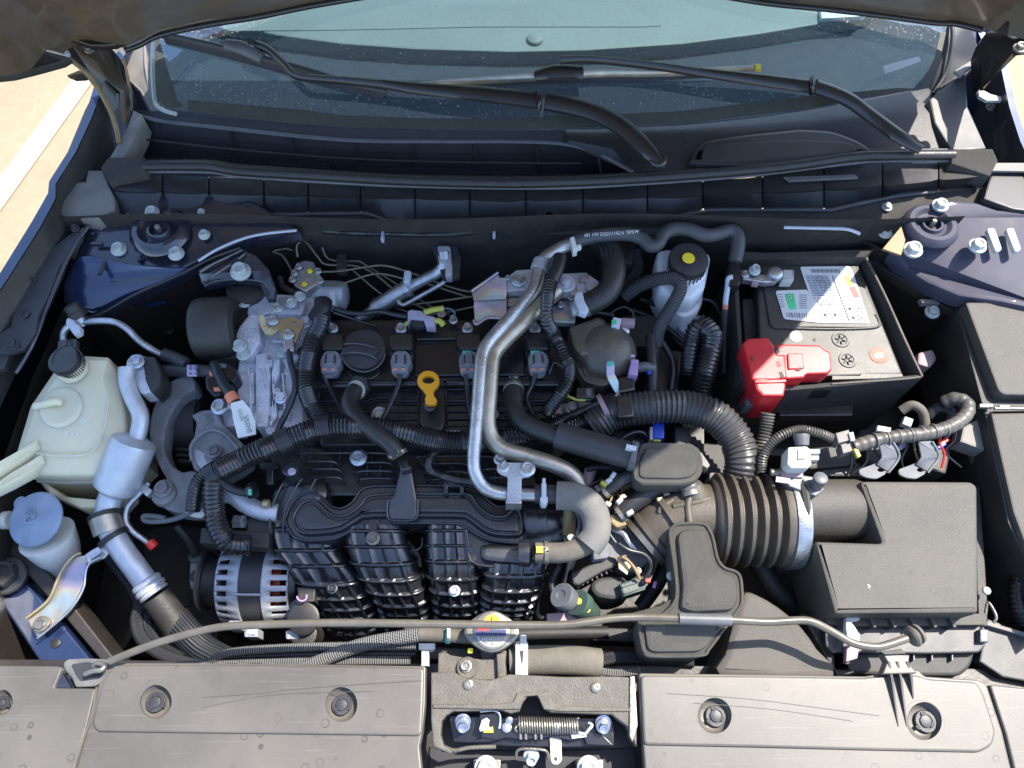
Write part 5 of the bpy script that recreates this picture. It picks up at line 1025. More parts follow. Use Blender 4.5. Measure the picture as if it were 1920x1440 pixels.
# ------------------------------------------------------------------ AC suction pipe through the firewall
sp_ = T('suction_pipe', 'thick silver pipe angled down from the firewall fitting', 'ac pipe', (770, 540, -.02))
tube('pipe_body', [(832, 472, .01), (833, 492, .0), (824, 508, -.01), (800, 522, -.02), (770, 538, -.03), (735, 558, -.045), (700, 582, -.06), (660, 612, -.08)], 11, ALUT, n=16, parent=sp_)
tube('pipe_thick', [(762, 542, -.033), (735, 558, -.043), (702, 580, -.058)], 16, ALUT, n=18, parent=sp_)
band('pipe_collar', (764, 541, -.033), (750, 549, -.038), 17, 10, ALUT, parent=sp_)
tube('thin_pipe', [(838, 500, .0), (836, 524, -.015), (822, 536, -.02), (780, 560, -.035), (756, 572, -.04), (746, 564, -.04)], 4.5, ALUT, n=10, parent=sp_)
prism('firewall_fitting', [(820, 460), (844, 460), (848, 500), (848, 516), (834, 516), (836, 494), (822, 490)], ALUD, h=.01, d=.02, b=3, rnd=5, parent=sp_)
prism('fitting_plate', [(806, 450), (852, 450), (864, 480), (862, 520), (830, 522)], DGRY, h=.0, d=.01, b=2, rnd=6, parent=sp_)
box('white_clip', 763, 518, -.008, 13, 24, .014, WHC, rot=5, b=3, rnd=3, parent=sp_)
fl = T('firewall_loom', 'thin corrugated loom clipped along the firewall top', 'wire loom', (740, 438, .03))
tube('loom_tube', [(605, 433, .03), (660, 437, .03), (717, 438, .03), (790, 440, .03), (860, 438, .03), (927, 430, .03), (990, 425, .032), (1030, 422, .034)], 5, LOOM, corr=(4, .12), n=10, parent=fl)
for x, y in ((717, 437), (927, 430)): box('loom_clip', x, y, .036, 5, 20, .012, LAV, rot=6, b=1, parent=fl)
# ------------------------------------------------------------------ valve cover
vc = T('valve_cover', 'black valve cover in the middle of the bay, carrying four coils', 'valve cover', (820, 700, -.05))
prism('cover_main', [(585, 604), (640, 598), (880, 598), (1064, 600), (1078, 640), (1080, 700), (1070, 726), (1050, 724), (850, 722), (700, 724), (588, 728), (575, 700)], BLK, h=-.035, d=.1, b=5, rnd=10, parent=vc)
prism('cover_step', [(580, 722), (700, 722), (850, 720), (1068, 722), (1072, 760), (1068, 812), (1040, 832), (600, 836), (584, 780)], BLK, h=-.06, d=.08, b=4, rnd=8, parent=vc)
prism('raised_deck', [(776, 644), (876, 642), (878, 704), (776, 706)], BLKG, h=-.027, d=.01, b=3, rnd=4, parent=vc)
prism('raised_deck', [(926, 642), (985, 642), (985, 704), (915, 704)], BLKG, h=-.027, d=.01, b=3, rnd=4, parent=vc)
prism('raised_deck', [(780, 604), (870, 604), (870, 636), (780, 638)], BLK, h=-.029, d=.01, b=3, rnd=4, parent=vc)
prism('deck_frame', [(930, 612), (974, 612), (974, 652), (930, 652)], BLK, h=-.029, d=.006, b=2, holes=[[(936, 618), (968, 618), (968, 646), (936, 646)]], parent=vc)
for y, h_, r_ in ((716, -.036, 3.4), (730, -.052, 3), (752, -.055, 2.6), (757, -.056, 1.6), (771, -.057, 2.0), (785, -.057, 2.4), (798, -.058, 1.6)):
    for a_, b_ in ((588, 784), (836, 892), (918, 1062)):
        q = [(lerp(a_, b_, t), y+(-7*math.exp(-((lerp(a_, b_, t)-715)/22)**2) if a_ == 588 and 740 < y < 760 else 0), h_) for t in [i/14 for i in range(15)]]
        tube('cover_rib', q, r_, BLKG, n=8, straight=True, parent=vc)
for x in (598, 785, 836, 930): tube('cover_rib', [(x, 712, -.04), (x, 735, -.055), (x, 800, -.056)], 2.6, BLK, n=8, parent=vc)
prism('dipstick_housing', [(788, 722), (834, 722), (836, 790), (828, 808), (794, 808), (786, 790)], BLK, h=-.045, d=.04, b=4, rnd=6, parent=vc)
prism('plate_label', [(822, 704), (860, 704), (860, 722), (826, 722)], DGRY, h=-.0345, d=.002, b=.5, parent=vc)
for i in range(3): box('printed_line', 832+i*2, 716+i*0, -.0322, 8, 2, .0003, INKG, b=0, parent=vc)
for i in range(16):
    box('printed_dash', 838+i*7.5 if i < 8 else 842+(i-8)*7, 808 if i < 8 else 812, -.0575, 5, 1.6, .0006, INKW, b=0, parent=vc)
for x, y, r_ in ((711, 776, 11), (924, 776, 8), (1073, 765, 9), (962, 645, 6), (828, 588, 6)): bolt(x, y, -.04, r_, ZNC, vc, name='cover_bolt')
# oil cap, breather
oc = T('oil_cap', 'round black oil filler cap with a raised grip, right of the leftmost coil', 'oil cap', (680, 655, -.01))
lathe('cap_disc', (681, 655, -.012), (0, 0, 1), [(-30, 32), (-6, 34), (-4, 42), (0, 43), (3, 41), (4, 36), (4.5, 2)], DGRY, n=48, parent=oc)
prism('cap_grip', [(641, 652), (660, 646), (690, 648), (712, 656), (704, 664), (712, 672), (690, 666), (660, 662), (643, 664)], DGRY, h=-.002, d=.01, b=3, smooth=3, parent=oc)
tube('grip_edge', [(640, 646, -.004), (665, 644, -.003), (690, 648, -.003), (706, 655, -.004)], 1.6, GRY, n=6, parent=oc)
tube('grip_edge', [(640, 663, -.004), (665, 661, -.003), (690, 665, -.003), (708, 674, -.005)], 1.6, GRY, n=6, parent=oc)
tube('cap_rim', [(681+42*math.cos(a), 656+41*math.sin(a), -.009) for a in [i*math.pi/16 for i in range(1, 16)]], 1.5, GRY, n=6, parent=oc)
prism('filler_base', [(645, 690), (715, 690), (712, 702), (696, 712), (660, 710), (650, 700)], BLK, h=-.03, d=.02, b=3, rnd=6, parent=oc)
# dipstick
dp = T('oil_dipstick', 'bright yellow looped oil dipstick handle on the valve cover', 'dipstick', (804, 725, -.01))
ring_ = [(803+21*math.cos(a), 714+20*math.sin(a)) for a in [math.radians(60-i*15) for i in range(21)]]
ring_ = [(803+21*math.cos(math.radians(d)), 713+19*math.sin(math.radians(d))) for d in range(125, 416, 12)]
prism('dipstick_handle', ring_+[(813, 732, -.01)[:2], (814, 742), (819, 748), (818, 757), (808, 759), (798, 758), (796, 748), (799, 740)], YEL, h=-.005, d=.008, b=2.5, holes=[circ(803, 712, 12, 7.5, 18)], parent=dp)
lathe('dipstick_tube', (807, 762, -.03), (0, -.3, 1), [(-14, 9), (6, 9), (8, 11), (12, 11)], BLK, n=16, parent=dp)
# ignition coils
def coil():
    t = T('ignition_coil', 'x', 'ignition coil', (752, 650, -.01), 'ignition coils along the valve cover')
    prism('coil_body', [(728, 626), (750, 622), (774, 625), (776, 650), (770, 656), (735, 656), (728, 646)], BLKG, h=-.002, d=.03, b=3, rnd=3, parent=t)
    prism('coil_lid', [(731, 628), (751, 625), (772, 628), (773, 648), (768, 652), (737, 652), (731, 644)], BLK, h=-.0005, d=.004, b=1, rnd=2, parent=t)
    prism('coil_neck', [(732, 652), (774, 652), (776, 668), (768, 674), (736, 674), (730, 664)], BLK, h=-.012, d=.03, b=3, rnd=4, parent=t)
    bolt(752, 616, -.008, 7.5, ZNC, t, name='coil_bolt', ht=1.2)
    lathe('bolt_boss', (752, 617, -.012), ZA, [(-16, 12), (0, 12), (1, 10)], BLK, n=18, parent=t)
    c = prism('coil_connector', [(737, 662), (743, 657), (760, 657), (767, 662), (771, 670), (771, 680), (766, 686), (764, 694), (758, 698), (740, 698), (735, 692), (732, 684), (732, 674)], CGR, h=-.003, d=.022, b=2.5, rnd=2.5, parent=t)
    prism('connector_latch', [(745, 660), (757, 660), (758, 682), (754, 688), (748, 688), (744, 682)], CGR, h=-.0005, d=.004, b=1, parent=c)
    for x in (743.5, 759): box('latch_slot', x, 673, -.0022, 4, 15, .0008, INK, b=0, parent=c)
    lathe('connector_mouth', (750, 694, -.008), (0, -.72, .7), [(-6, 14), (3, 15.5), (4, 14), (4, 12.5), (2, 12)], CGR, n=22, parent=c)
    for x in (742, 757): lathe('wire_seal', (x, 694, -.0075), (0, -.72, .7), [(-2, 5.5), (4.6, 5.5), (5.6, 4), (5.8, 1)], ORG, n=12, parent=c)
    return t
k0 = coil()
k0['label'] = 'second ignition coil from left, just right of the oil cap'
for x, lb in ((-130, 'leftmost ignition coil, left of the oil cap'), (126, 'third ignition coil from left, just left of the bent silver pipes'), (254, 'rightmost ignition coil, right of the bent silver pipes')):
    copy_thing(k0, W(752+x, 650, -.01)-W(752, 650, -.01), lb)
for x in (877, 1005): box('green_mark', x-2, 660.5, -.0018, 16, 6, .0008, TEA, b=0, label='green paint dab on the %s coil connector' % ('third' if x < 900 else 'rightmost'), cat='paint mark')
# coil wires
for pts_, lb in (([(606, 700, -.012), (614, 720, -.02), (630, 750, -.02), (646, 780, -.015), (664, 806, -.01)], 'thin black wire from the leftmost coil connector down to the loom'),
                 ([(750, 700, -.012), (748, 720, -.015), (736, 750, -.018), (722, 778, -.018), (708, 800, -.015)], 'thin black wire from the second coil connector down to the loom'),
                 ([(873, 700, -.012), (876, 730, -.02), (880, 765, -.02), (888, 800, -.018)], 'thin black wire from the third coil connector, beside the silver pipe'),
                 ([(1004, 700, -.012), (998, 722, -.018), (988, 742, -.02), (990, 756, -.02), (1000, 776, -.02), (1012, 788, -.016)], 'thin black wire from the rightmost coil connector, kinked halfway')):
    th(lb, pts_, 5, WIRE, 'coil_wire', 'wire', 'wires of the ignition coils', n=8)
# small lavender connector behind the cover
lc = T('wire_connector', 'lavender plastic connector with yellow taped wires behind the second coil', 'connector', (788, 592, .0))
prism('connector_body', [(764, 584), (770, 580), (792, 583), (798, 590), (816, 594), (816, 611), (798, 610), (794, 598), (770, 596), (764, 606)], LAV, h=.002, d=.02, b=2, rnd=2, parent=lc)
prism('connector_hole', [(772, 598), (792, 598), (796, 612), (776, 614), (768, 608)], INK, h=-.004, d=.01, b=1, parent=lc)
tube('wire_left', [(764, 594, .0), (740, 590, -.005), (710, 584, -.006), (680, 588, -.006), (650, 586, -.004), (625, 578, .0)], 5, WIRE, n=8, parent=lc)
tube('yellow_tape', [(795, 586, .002), (812, 581, .002), (832, 578, .002)], 5.5, YTP, n=10, parent=lc)
tube('blue_wire', [(832, 578, .002), (846, 580, .0), (853, 588, -.005), (850, 600, -.012)], 3, PNTL, n=8, parent=lc)
tube('yellow_tape', [(816, 602, -.002), (824, 602, -.002), (832, 610, -.006)], 6, YTP, n=8, parent=lc)
tube('yellow_tape', [(766, 604, -.004), (758, 610, -.008)], 4, YTP, n=8, parent=lc)
bolt(850, 600, -.014, 6, ZNC, lc, name='ground_stud', ht=1.4)
th('thin black wire lying left behind the oil cap', [(625, 586, .0), (650, 594, -.01), (680, 604, -.02), (704, 612, -.028)], 3, WIRE, 'wire', 'wire', n=8)
# ------------------------------------------------------------------ looms
lm = T('wire_loom', 'long corrugated black loom crossing between valve cover and intake manifold', 'wire loom', (700, 810, .0))
tube('loom_tube', [(404, 886, -.01), (440, 868, -.006), (490, 845, -.002), (545, 822, .0), (600, 804, .0), (660, 800, .0), (720, 805, -.002), (780, 818, -.008), (850, 830, -.02), (940, 825, -.03), (1030, 806, -.03), (1100, 782, -.025)], 21, LOOM, n=18, corr=(7, .055), parent=lm)
tube('loom_branch', [(604, 592, .006), (600, 612, .006), (586, 640, .004), (575, 680, .002), (572, 715, .0), (578, 745, .0), (592, 775, .0), (606, 792, .0)], 16, LOOM, n=16, corr=(6, .06), parent=lm)
tube('loom_branch', [(400, 884, -.012), (382, 892, -.016), (370, 908, -.022), (364, 932, -.03), (362, 958, -.04)], 13, LOOM, n=14, corr=(6, .06), parent=lm)
tube('loom_branch', [(402, 898, -.014), (400, 930, -.02), (404, 970, -.03), (414, 1000, -.04), (432, 1020, -.05), (470, 1022, -.055)], 19, LOOM, n=16, corr=(8, .06), parent=lm)
tube('tape_wrap', [(592, 600, .007), (604, 580, .008), (606, 566, .006)], 17, TAPE, n=14, parent=lm)
tube('tape_wrap', [(394, 892, -.012), (410, 882, -.008)], 22, TAPE, n=16, parent=lm)
tube('tape_wrap', [(520, 832, .0), (545, 821, .0)], 23, TAPE, n=16, parent=lm); tube('tape_wrap', [(594, 800, .002), (620, 798, .002)], 23, TAPE, n=16, parent=lm)
prism('loom_plug', [(590, 556), (612, 554), (616, 566), (612, 576), (592, 576)], BLK, h=.012, d=.02, b=2, parent=lm)
tube('plug_tail', [(408, 898, -.01), (424, 910, -.012), (444, 920, -.014), (462, 924, -.016)], 8, TAPE, n=10, parent=lm)
lathe('plug_ring', (474, 920, -.018), (.9, .1, .3), [(-8, 8), (-6, 15), (4, 16), (6, 12)], BLKG, n=20, parent=lm); box('plug_dab', 468, 922, -.002, 6, 10, .004, TEA, b=1, parent=lm)
lm2 = T('wire_loom', 'thick corrugated loom arching from the manifold hoses to the bellows', 'wire loom', (1300, 790, -.01))
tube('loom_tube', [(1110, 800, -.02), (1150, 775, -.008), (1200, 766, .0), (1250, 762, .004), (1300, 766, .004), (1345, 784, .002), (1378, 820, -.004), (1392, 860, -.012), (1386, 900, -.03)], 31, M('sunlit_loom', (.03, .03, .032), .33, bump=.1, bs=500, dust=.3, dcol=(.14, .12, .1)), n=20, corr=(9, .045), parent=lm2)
tube('loom_root', [(1040, 812, -.035), (1080, 800, -.03), (1120, 788, -.02)], 24, LOOM, n=16, corr=(7, .06), parent=lm2)
tube('tape_wrap', [(1132, 776, -.012), (1158, 768, -.006)], 33, TAPE, n=18, parent=lm2); tube('brown_band', [(1132, 772, -.01), (1140, 768, -.008)], 34, PNKD, n=18, parent=lm2)
box('loom_saddle', 1172, 762, .022, 30, 40, .02, BLK, rot=-5, b=3, parent=lm2)
th('thin ribbed loom strand running up to the big loom saddle', [(1030, 800, -.01), (1060, 785, -.005), (1100, 766, .0), (1140, 750, .004)], 7, LOOM, 'wire_loom', 'wire loom', corr=(4, .12))
th('taped loom descending between the rightmost coil and the brown dome', [(1046, 486, .062), (1040, 510, .064), (1030, 540, .062), (1025, 575, .058), (1026, 604, .044), (1040, 630, .014), (1056, 664, .01), (1068, 692, .006), (1062, 720, .004), (1044, 748, .0), (1022, 778, -.004)], 12.5, LOOM, 'wire_loom', 'wire loom', corr=(6, .07), n=14)
th('black tape wrap around the top of the descending loom', [(1050, 482, .064), (1044, 505, .066), (1034, 528, .064)], 13.5, TAPE, 'tape_wrap', 'tape')
ty = T('cable_tie', 'frayed black tie around the loom beside the rightmost coil', 'cable tie', (1060, 690, .01)); band('tie_band', (1064, 684, .008), (1070, 700, .006), 15, 10, BLK, parent=ty); tube('tie_tail', [(1058, 690, .018), (1040, 680, .02), (1034, 690, .02), (1030, 700, .018)], 2, WIRE, n=6, parent=ty)
th('corrugated hose loop standing left of the battery, nearer strand', [(1318, 610, .01), (1336, 630, .012), (1332, 660, .004), (1322, 700, -.015), (1312, 735, -.04)], 19, LOOM, 'corrugated_hose', 'corrugated hose', corr=(7, .06), n=16)
th('corrugated hose loop standing left of the battery, farther strand', [(1324, 608, .01), (1306, 616, .006), (1296, 650, -.01), (1292, 700, -.04)], 17, LOOM, 'corrugated_hose', 'corrugated hose', corr=(7, .06), n=16)
box('hose_socket', 1306, 745, -.05, 44, 20, .04, MAT, b=3, label='black square socket at the foot of the corrugated hose loop', cat='socket')
box('support_column', 1300, 830, -.07, 42, 110, .05, DGRY, b=3, label='dark upright post below the corrugated hose socket', cat='post')
bh = T('braided_hose', 'black braided hose hooking round the brake fluid bottle', 'braided hose', (1240, 560, .0))
tube('braid_sleeve', [(1170, 556, -.02), (1200, 535, .0), (1236, 523, .02), (1262, 522, .03), (1276, 536, .03), (1268, 560, .02), (1250, 590, .005), (1236, 615, -.005), (1228, 650, -.02)], 13, BRM, n=12, parent=bh)
tube('plain_end', [(1228, 640, -.02), (1222, 690, -.03), (1216, 740, -.04)], 11, RUB, n=12, parent=bh)
for i, l_ in enumerate(([(1190, 470, -.01), (1195, 500, -.02), (1180, 530, -.03), (1170, 560, -.04)], [(1120, 470, .0), (1160, 478, -.01), (1185, 500, -.03)], [(1200, 560, -.06), (1240, 575, -.07), (1300, 600, -.08)], [(1180, 580, -.06), (1230, 600, -.07), (1280, 640, -.08)])):
    th(('black braided hose dropping left of the brake fluid bottle', 'dark hose behind the silver bracket plate', 'thin dark hose passing under the brake fluid bottle', 'thin dark hose lying lowest under the brake fluid bottle')[i], l_, (13, 14, 5, 5)[i], BRK if i < 2 else RUB, 'braided_hose' if i < 2 else 'hose', 'hose')
# ------------------------------------------------------------------ hoses and pipes over the engine
ph = T('breather_hose', 'smooth black breather hose from the oil cap to the manifold centre', 'hose', (700, 790, .0))
tube('hose_body', [(668, 732, -.01), (658, 744, -.004), (656, 762, .0), (670, 784, .004), (700, 808, .008), (732, 832, .006), (748, 856, -.002)], 17, RUB, n=16, parent=ph)
spring_clip(ph, (745, 850, -.002), (750, 862, -.006), 18.5, STB)
lathe('hex_fitting', (672, 725, -.018), (-.2, -.2, 1), [(-8, 22), (4, 22), (5, 19), (5, 16)], DGRY, n=6, parent=ph)
lathe('fitting_ring', (668, 732, -.008), (-.3, -.4, 1), [(-4, 19), (2, 19), (3, 16)], STB, n=24, parent=ph)
hh = T('coolant_hose', 'black coolant hose curving right into a thick sleeve by the grey box', 'hose', (1080, 800, .0))
tube('hose_body', [(964, 722, -.012), (962, 745, -.004), (964, 768, .002), (980, 792, .006), (1008, 806, .008), (1050, 820, .01)], 18, RUB, n=18, parent=hh)
tube('hose_sleeve', [(1044, 816, .01), (1100, 832, .012), (1150, 846, .014), (1184, 854, .015)], 26, DGRY, n=22, parent=hh)
spring_clip(hh, (963, 730, -.01), (963, 742, -.005), 19, STB)
lathe('hose_nipple', (964, 716, -.016), (0, 1, .3), [(-4, 12), (10, 12), (12, 9)], BLK, n=16, parent=hh)
band('end_collar', (1186, 855, .015), (1200, 858, .015), 28, 12, GRY, parent=hh)
box('collar_clip', 1184, 838, .045, 20, 8, .01, WHC, b=1.5, rot=14, parent=hh); box('collar_clip', 1190, 848, .04, 10, 36, .012, GRY, b=1.5, rot=14, parent=hh)
pa = T('coolant_pipe', 'bright silver coolant pipe bent down the middle beside the beige pipe', 'metal pipe', (900, 760, .02))
tube('pipe_body', [(1076, 456, .05), (1050, 466, .05), (1024, 482, .05), (1012, 500, .048), (1008, 522, .046), (1000, 545, .044), (975, 575, .042), (940, 615, .04), (914, 645, .04), (904, 668, .04), (900, 700, .04), (896, 760, .036), (891, 820, .03), (888, 862, .024), (892, 890, .018), (908, 914, .01), (935, 925, .004), (975, 927, .002), (1010, 928, .002)], 12.5, ALUT, n=18, parent=pa)
band('pipe_nut', (1013, 498, .048), (1008, 512, .047), 15.5, 20, ALUD, parent=pa)
pb = T('coolant_pipe', 'beige steel coolant pipe lying right of the bright silver pipe', 'metal pipe', (940, 760, .01))
tube('pipe_body', [(1045, 545, .03), (1020, 566, .03), (980, 605, .03), (945, 638, .03), (926, 662, .03), (920, 690, .03), (917, 740, .026), (914, 790, .02), (922, 822, .014), (944, 842, .01), (990, 856, .004), (1040, 872, .0), (1070, 888, -.006), (1086, 910, -.014), (1090, 945, -.03)], 16, STB, n=18, parent=pb)
fh = T('bypass_hose', 'grey U shaped hose joining silver pipe and manifold, right end', 'hose', (1090, 980, .0))
tube('hose_upper', [(1004, 926, .002), (1040, 927, .004), (1060, 930, .004)], 18, DGRY, n=18, parent=fh)
tube('foam_sleeve', [(1044, 929, .004), (1080, 932, .006), (1106, 948, .006), (1118, 975, .004), (1116, 1004, .0), (1102, 1024, -.004)], 27, FOAM, n=22, parent=fh)
tube('hose_lower', [(1112, 1010, -.004), (1090, 1026, -.008), (1055, 1036, -.012), (1004, 1036, -.014)], 19, RUBD, n=20, parent=fh)
box('white_tie', 1020, 925, .02, 9, 40, .02, WHC, b=1.5, parent=fh); box('white_tie', 1020, 936, .021, 14, 10, .02, WHC, b=2, parent=fh); box('white_tie', 1020, 905, .018, 6, 18, .006, WHC, b=1.5, parent=fh)
box('yellow_mark', 1012, 1030, .0045, 13, 12, .004, YLP, b=1, parent=fh)
spring_clip(fh, (1024, 1036, -.013), (1036, 1036, -.013), 21, STL)
hb = T('pipe_bracket', 'grey steel T shaped bracket clamping the silver pipe with two bolts', 'bracket', (966, 890, .02))
prism('bracket_plate', [(932, 870), (944, 866), (990, 868), (1000, 876), (1000, 888), (992, 894), (978, 895), (978, 940), (950, 940), (952, 893), (940, 890), (931, 882)], ALUD, h=.022, d=.004, b=1.5, rnd=5, parent=hb)
box('bracket_foot', 963, 940, .02, 30, 8, .03, ALUT, b=1.5, parent=hb); box('bracket_slot', 963, 905, .0225, 8, 5, .001, WHC, b=.5, parent=hb)
bolt(945, 876, .022, 7, ZNC, hb, name='bracket_bolt'); bolt(989, 879, .022, 11, ZNC, hb, name='bracket_bolt'); bolt(938, 861, .0, 9, ZNC, hb, name='bracket_bolt', ht=1.2)
tb = T('top_hose', 'thick black hose curling down behind the brown dome', 'hose', (1140, 500, .03))
tube('hose_body', [(1120, 452, .02), (1140, 466, .03), (1150, 492, .035), (1150, 520, .035), (1138, 548, .03), (1112, 566, .024), (1096, 572, .02)], 22, RUB, n=20, parent=tb)
for i, dx in enumerate((-12, -4, 4, 12)): tube('hose_groove', [(1118+dx*.3, 448+dx*.2, .042), (1138+dx, 464-dx*.2, .052), (1142+dx, 480, .056)], 1.3, DGRY, n=5, parent=tb)
band('hose_clip', (1096, 574, .02), (1082, 578, .018), 20, 14, LAV if False else GRY, parent=tb)
prism('clip_tab', [(1080, 548), (1092, 546), (1096, 564), (1104, 578), (1098, 588), (1086, 584), (1076, 560)], WHC, h=.045, d=.014, b=2, parent=tb)
lathe('hose_stub', (1084, 578, .018), (-1, -.2, 0), [(-4, 14), (14, 14), (16, 10)], ALUD, n=18, parent=tb)
wh = T('heater_hose', 'long grey black heater hose snaking along the firewall with white print', 'hose', (1220, 450, .05))
tube('hose_body', [(1072, 456, .05), (1100, 446, .052), (1140, 440, .054), (1180, 440, .054), (1204, 448, .052), (1220, 461, .05), (1234, 456, .05), (1244, 440, .052), (1262, 430, .054), (1290, 430, .054), (1318, 440, .052), (1340, 440, .05), (1368, 432, .048), (1382, 440, .046), (1384, 462, .04), (1378, 490, .03)], 13, M('printed_hose', (.04, .043, .048), .5, bump=.25, bs=600, dust=.25, dcol=(.12, .12, .13)), n=16, parent=wh)
axr = (W(1190, 437, .06)-W(1100, 443, .06)).normalized()
text('hose_print', '681 10V 20221114216 *EPDM', (1146, 438, .0665), 7, INKW, wh, ax=(axr, Vector((0, .62, .78))), sx=.85)
box('white_tie', 1076, 455, .068, 8, 24, .02, WHS, rot=-15, b=2, parent=wh); box('white_tie', 1082, 462, .066, 16, 6, .01, WHS, rot=-20, b=1.5, parent=wh)
# silver mounting plates behind the pipes
pl = T('pipe_mount_plate', 'shiny iridescent folded plate holding the pipes behind the coils', 'bracket', (960, 560, .0))
prism('folded_plate', [(884, 545, .02), (932, 512, .03), (938, 520, .03), (950, 520, .028), (950, 552, .02), (948, 560, .018), (888, 562, .018)], IRI, d=.004, b=1.5, parent=pl)
prism('plate_face', [(890, 552, .014), (920, 548, .016), (950, 549, .016), (950, 598, .004), (915, 596, .004), (896, 606, .002), (890, 600, .002), (888, 572, .01)], IRI, d=.004, b=1.5, parent=pl)
tube('folded_edge', [(884, 546, .024), (910, 528, .028), (934, 511, .034)], 3, IRI, n=8, parent=pl)
tube('folded_edge', [(889, 600, .004), (894, 608, .004), (916, 596, .006), (950, 598, .006), (990, 604, .006), (1020, 590, .008)], 3, IRI, n=8, parent=pl)
prism('plate_upper', [(950, 520), (968, 506), (1000, 504), (1004, 520), (996, 544), (950, 546)], ALF, h=.022, d=.02, b=2, rnd=3, parent=pl)
prism('plate_right', [(1042, 512), (1100, 510), (1118, 524), (1124, 538), (1104, 556), (1080, 560), (1054, 548), (1040, 540)], ALF, h=.014, d=.02, b=3, rnd=3, parent=pl)
prism('plate_lower', [(1030, 580), (1050, 566), (1072, 560), (1080, 590), (1078, 606), (1044, 604), (1020, 596)], IRI, h=.004, d=.012, b=2, parent=pl)
for x, y, h_, r_ in ((973, 526, .026, 10), (952, 521, .026, 4), (1006, 546, .016, 6), (1052, 571, .01, 5), (1070, 556, .016, 5)): bolt(x, y, h_, r_, ZNC, pl, name='plate_bolt', ht=1.0)
prism('warning_plate', [(1102, 516), (1120, 526), (1116, 530), (1100, 520)], YZN, h=.018, d=.002, b=0, parent=pl)
tube('white_wire', [(1034, 490, .05), (1033, 512, .05), (1030, 528, .046)], 4, WHC, n=8, parent=pl)
prism('cross_tube', [(950, 558), (1000, 556), (1004, 570), (952, 574)], STB, h=.008, d=.014, b=3, parent=pl)
lathe('plate_valve', (1060, 530, .03), (0, 0, 1), [(-20, 20), (0, 20), (2, 18), (2, 10), (8, 9), (9, 6)], ALF, n=24, parent=pl)
for i, (x, y) in enumerate(((1096, 520), (1110, 540), (1020, 560), (990, 520), (1076, 545))): box('plate_lug', x, y, .024, 16, 12, .02, ALF if i % 2 else IRI, rot=25*i, b=2, rnd=2, parent=pl)
prism('plate_wing', [(1100, 512), (1122, 526), (1130, 545), (1112, 552), (1098, 540)], ALF, h=.02, d=.02, b=2, parent=pl)
# brown dome (thermostat / pump housing)
dm = T('dome_housing', 'scuffed brown black dome housing right of the valve cover', 'housing', (1130, 665, .01))
lathe('dome', (1132, 668, -.03), (0, -.12, 1), [(-60, 62), (0, 60), (24, 58), (40, 50), (52, 36), (58, 18), (60, 2)], DOME, n=44, parent=dm)
prism('dome_flange', [(1064, 622), (1070, 612), (1124, 592), (1132, 596), (1146, 616), (1164, 640), (1180, 664), (1178, 690), (1160, 712), (1130, 726), (1096, 716), (1080, 690), (1076, 650)], DOME, h=-.012, d=.03, b=4, rnd=10, parent=dm)
prism('dome_wedge', [(1066, 612), (1122, 593), (1138, 604), (1150, 640), (1130, 660), (1090, 668), (1074, 650)], DOME, h=.012, d=.04, b=7, rnd=6, parent=dm)
tube('dome_ridge', [(1078, 616, -.006), (1092, 640, -.004), (1088, 670, -.008), (1100, 704, -.01)], 2.5, DOME, n=6, parent=dm)
lathe('dome_bolt_head', (1182, 668, .0), (1, 0, .1), [(0, 6), (6, 6), (8, 4)], ZNC, n=12, parent=dm)
tab = T('zinc_tab', 'small green tinted zinc tab bolted on the brown dome', 'tab', (1145, 700, .04))
prism('tab_plate', [(1137, 680, .036), (1142, 676, .037), (1149, 676, .037), (1152, 682, .036), (1152, 700, .03), (1160, 716, .022), (1160, 736, .014), (1154, 736, .014), (1140, 712, .024), (1137, 700, .03)], IRI, d=.003, b=1, rnd=2, parent=tab)
box('tab_dab', 1145, 681, .0385, 11, 8, .002, TEA, b=0, parent=tab); bolt(1158, 744, .004, 5, ZNC, tab, name='tab_bolt', ht=1.2)
pc = T('quick_connector', 'purple clipped hose connector on the right side of the brown dome', 'connector', (1190, 690, -.01))
prism('purple_clip', [(1184, 672), (1198, 674), (1196, 704), (1178, 702)], PNK, h=.012, d=.03, b=2.5, parent=pc)
tube('connector_pipe', [(1190, 690, -.006), (1210, 688, -.006), (1226, 692, -.01)], 10, GRY, n=14, parent=pc)
tube('black_hose', [(1220, 630, -.01), (1222, 670, -.008), (1224, 700, -.012), (1222, 760, -.03)], 10, RUB, n=12, parent=pc)
box('blue_dab', 1218, 698, .003, 8, 6, .003, BLU, b=.5, parent=pc)
cn = T('small_connector', 'small grey and pink connector above the brown dome', 'connector', (1170, 604, .01))
box('connector_shell', 1156, 604, .02, 16, 18, .016, WHC, rot=12, b=2, parent=cn); box('connector_shell', 1178, 602, .014, 26, 12, .012, PNKD, rot=4, b=2, parent=cn); box('green_dab', 1151, 604, .0212, 8, 8, .001, GRE, b=0, parent=cn)
tube('wire', [(1188, 604, .01), (1186, 586, .014), (1172, 576, .016), (1156, 580, .014), (1140, 592, .01)], 2, WIRE, n=6, parent=cn)
lathe('plug_cap', (1172, 620, .0), (.3, -.2, 1), [(-4, 10), (0, 10), (2, 8)], ZNC, n=16, parent=cn)
c3_ = T('small_connector', 'small black connector with a yellow green wire under the brown dome', 'connector', (1100, 735, -.01))
box('connector_shell', 1098, 736, -.004, 34, 20, .016, BLK, rot=0, b=2, parent=c3_); box('connector_latch', 1104, 735, -.002, 10, 14, .004, GRY, b=1, parent=c3_)
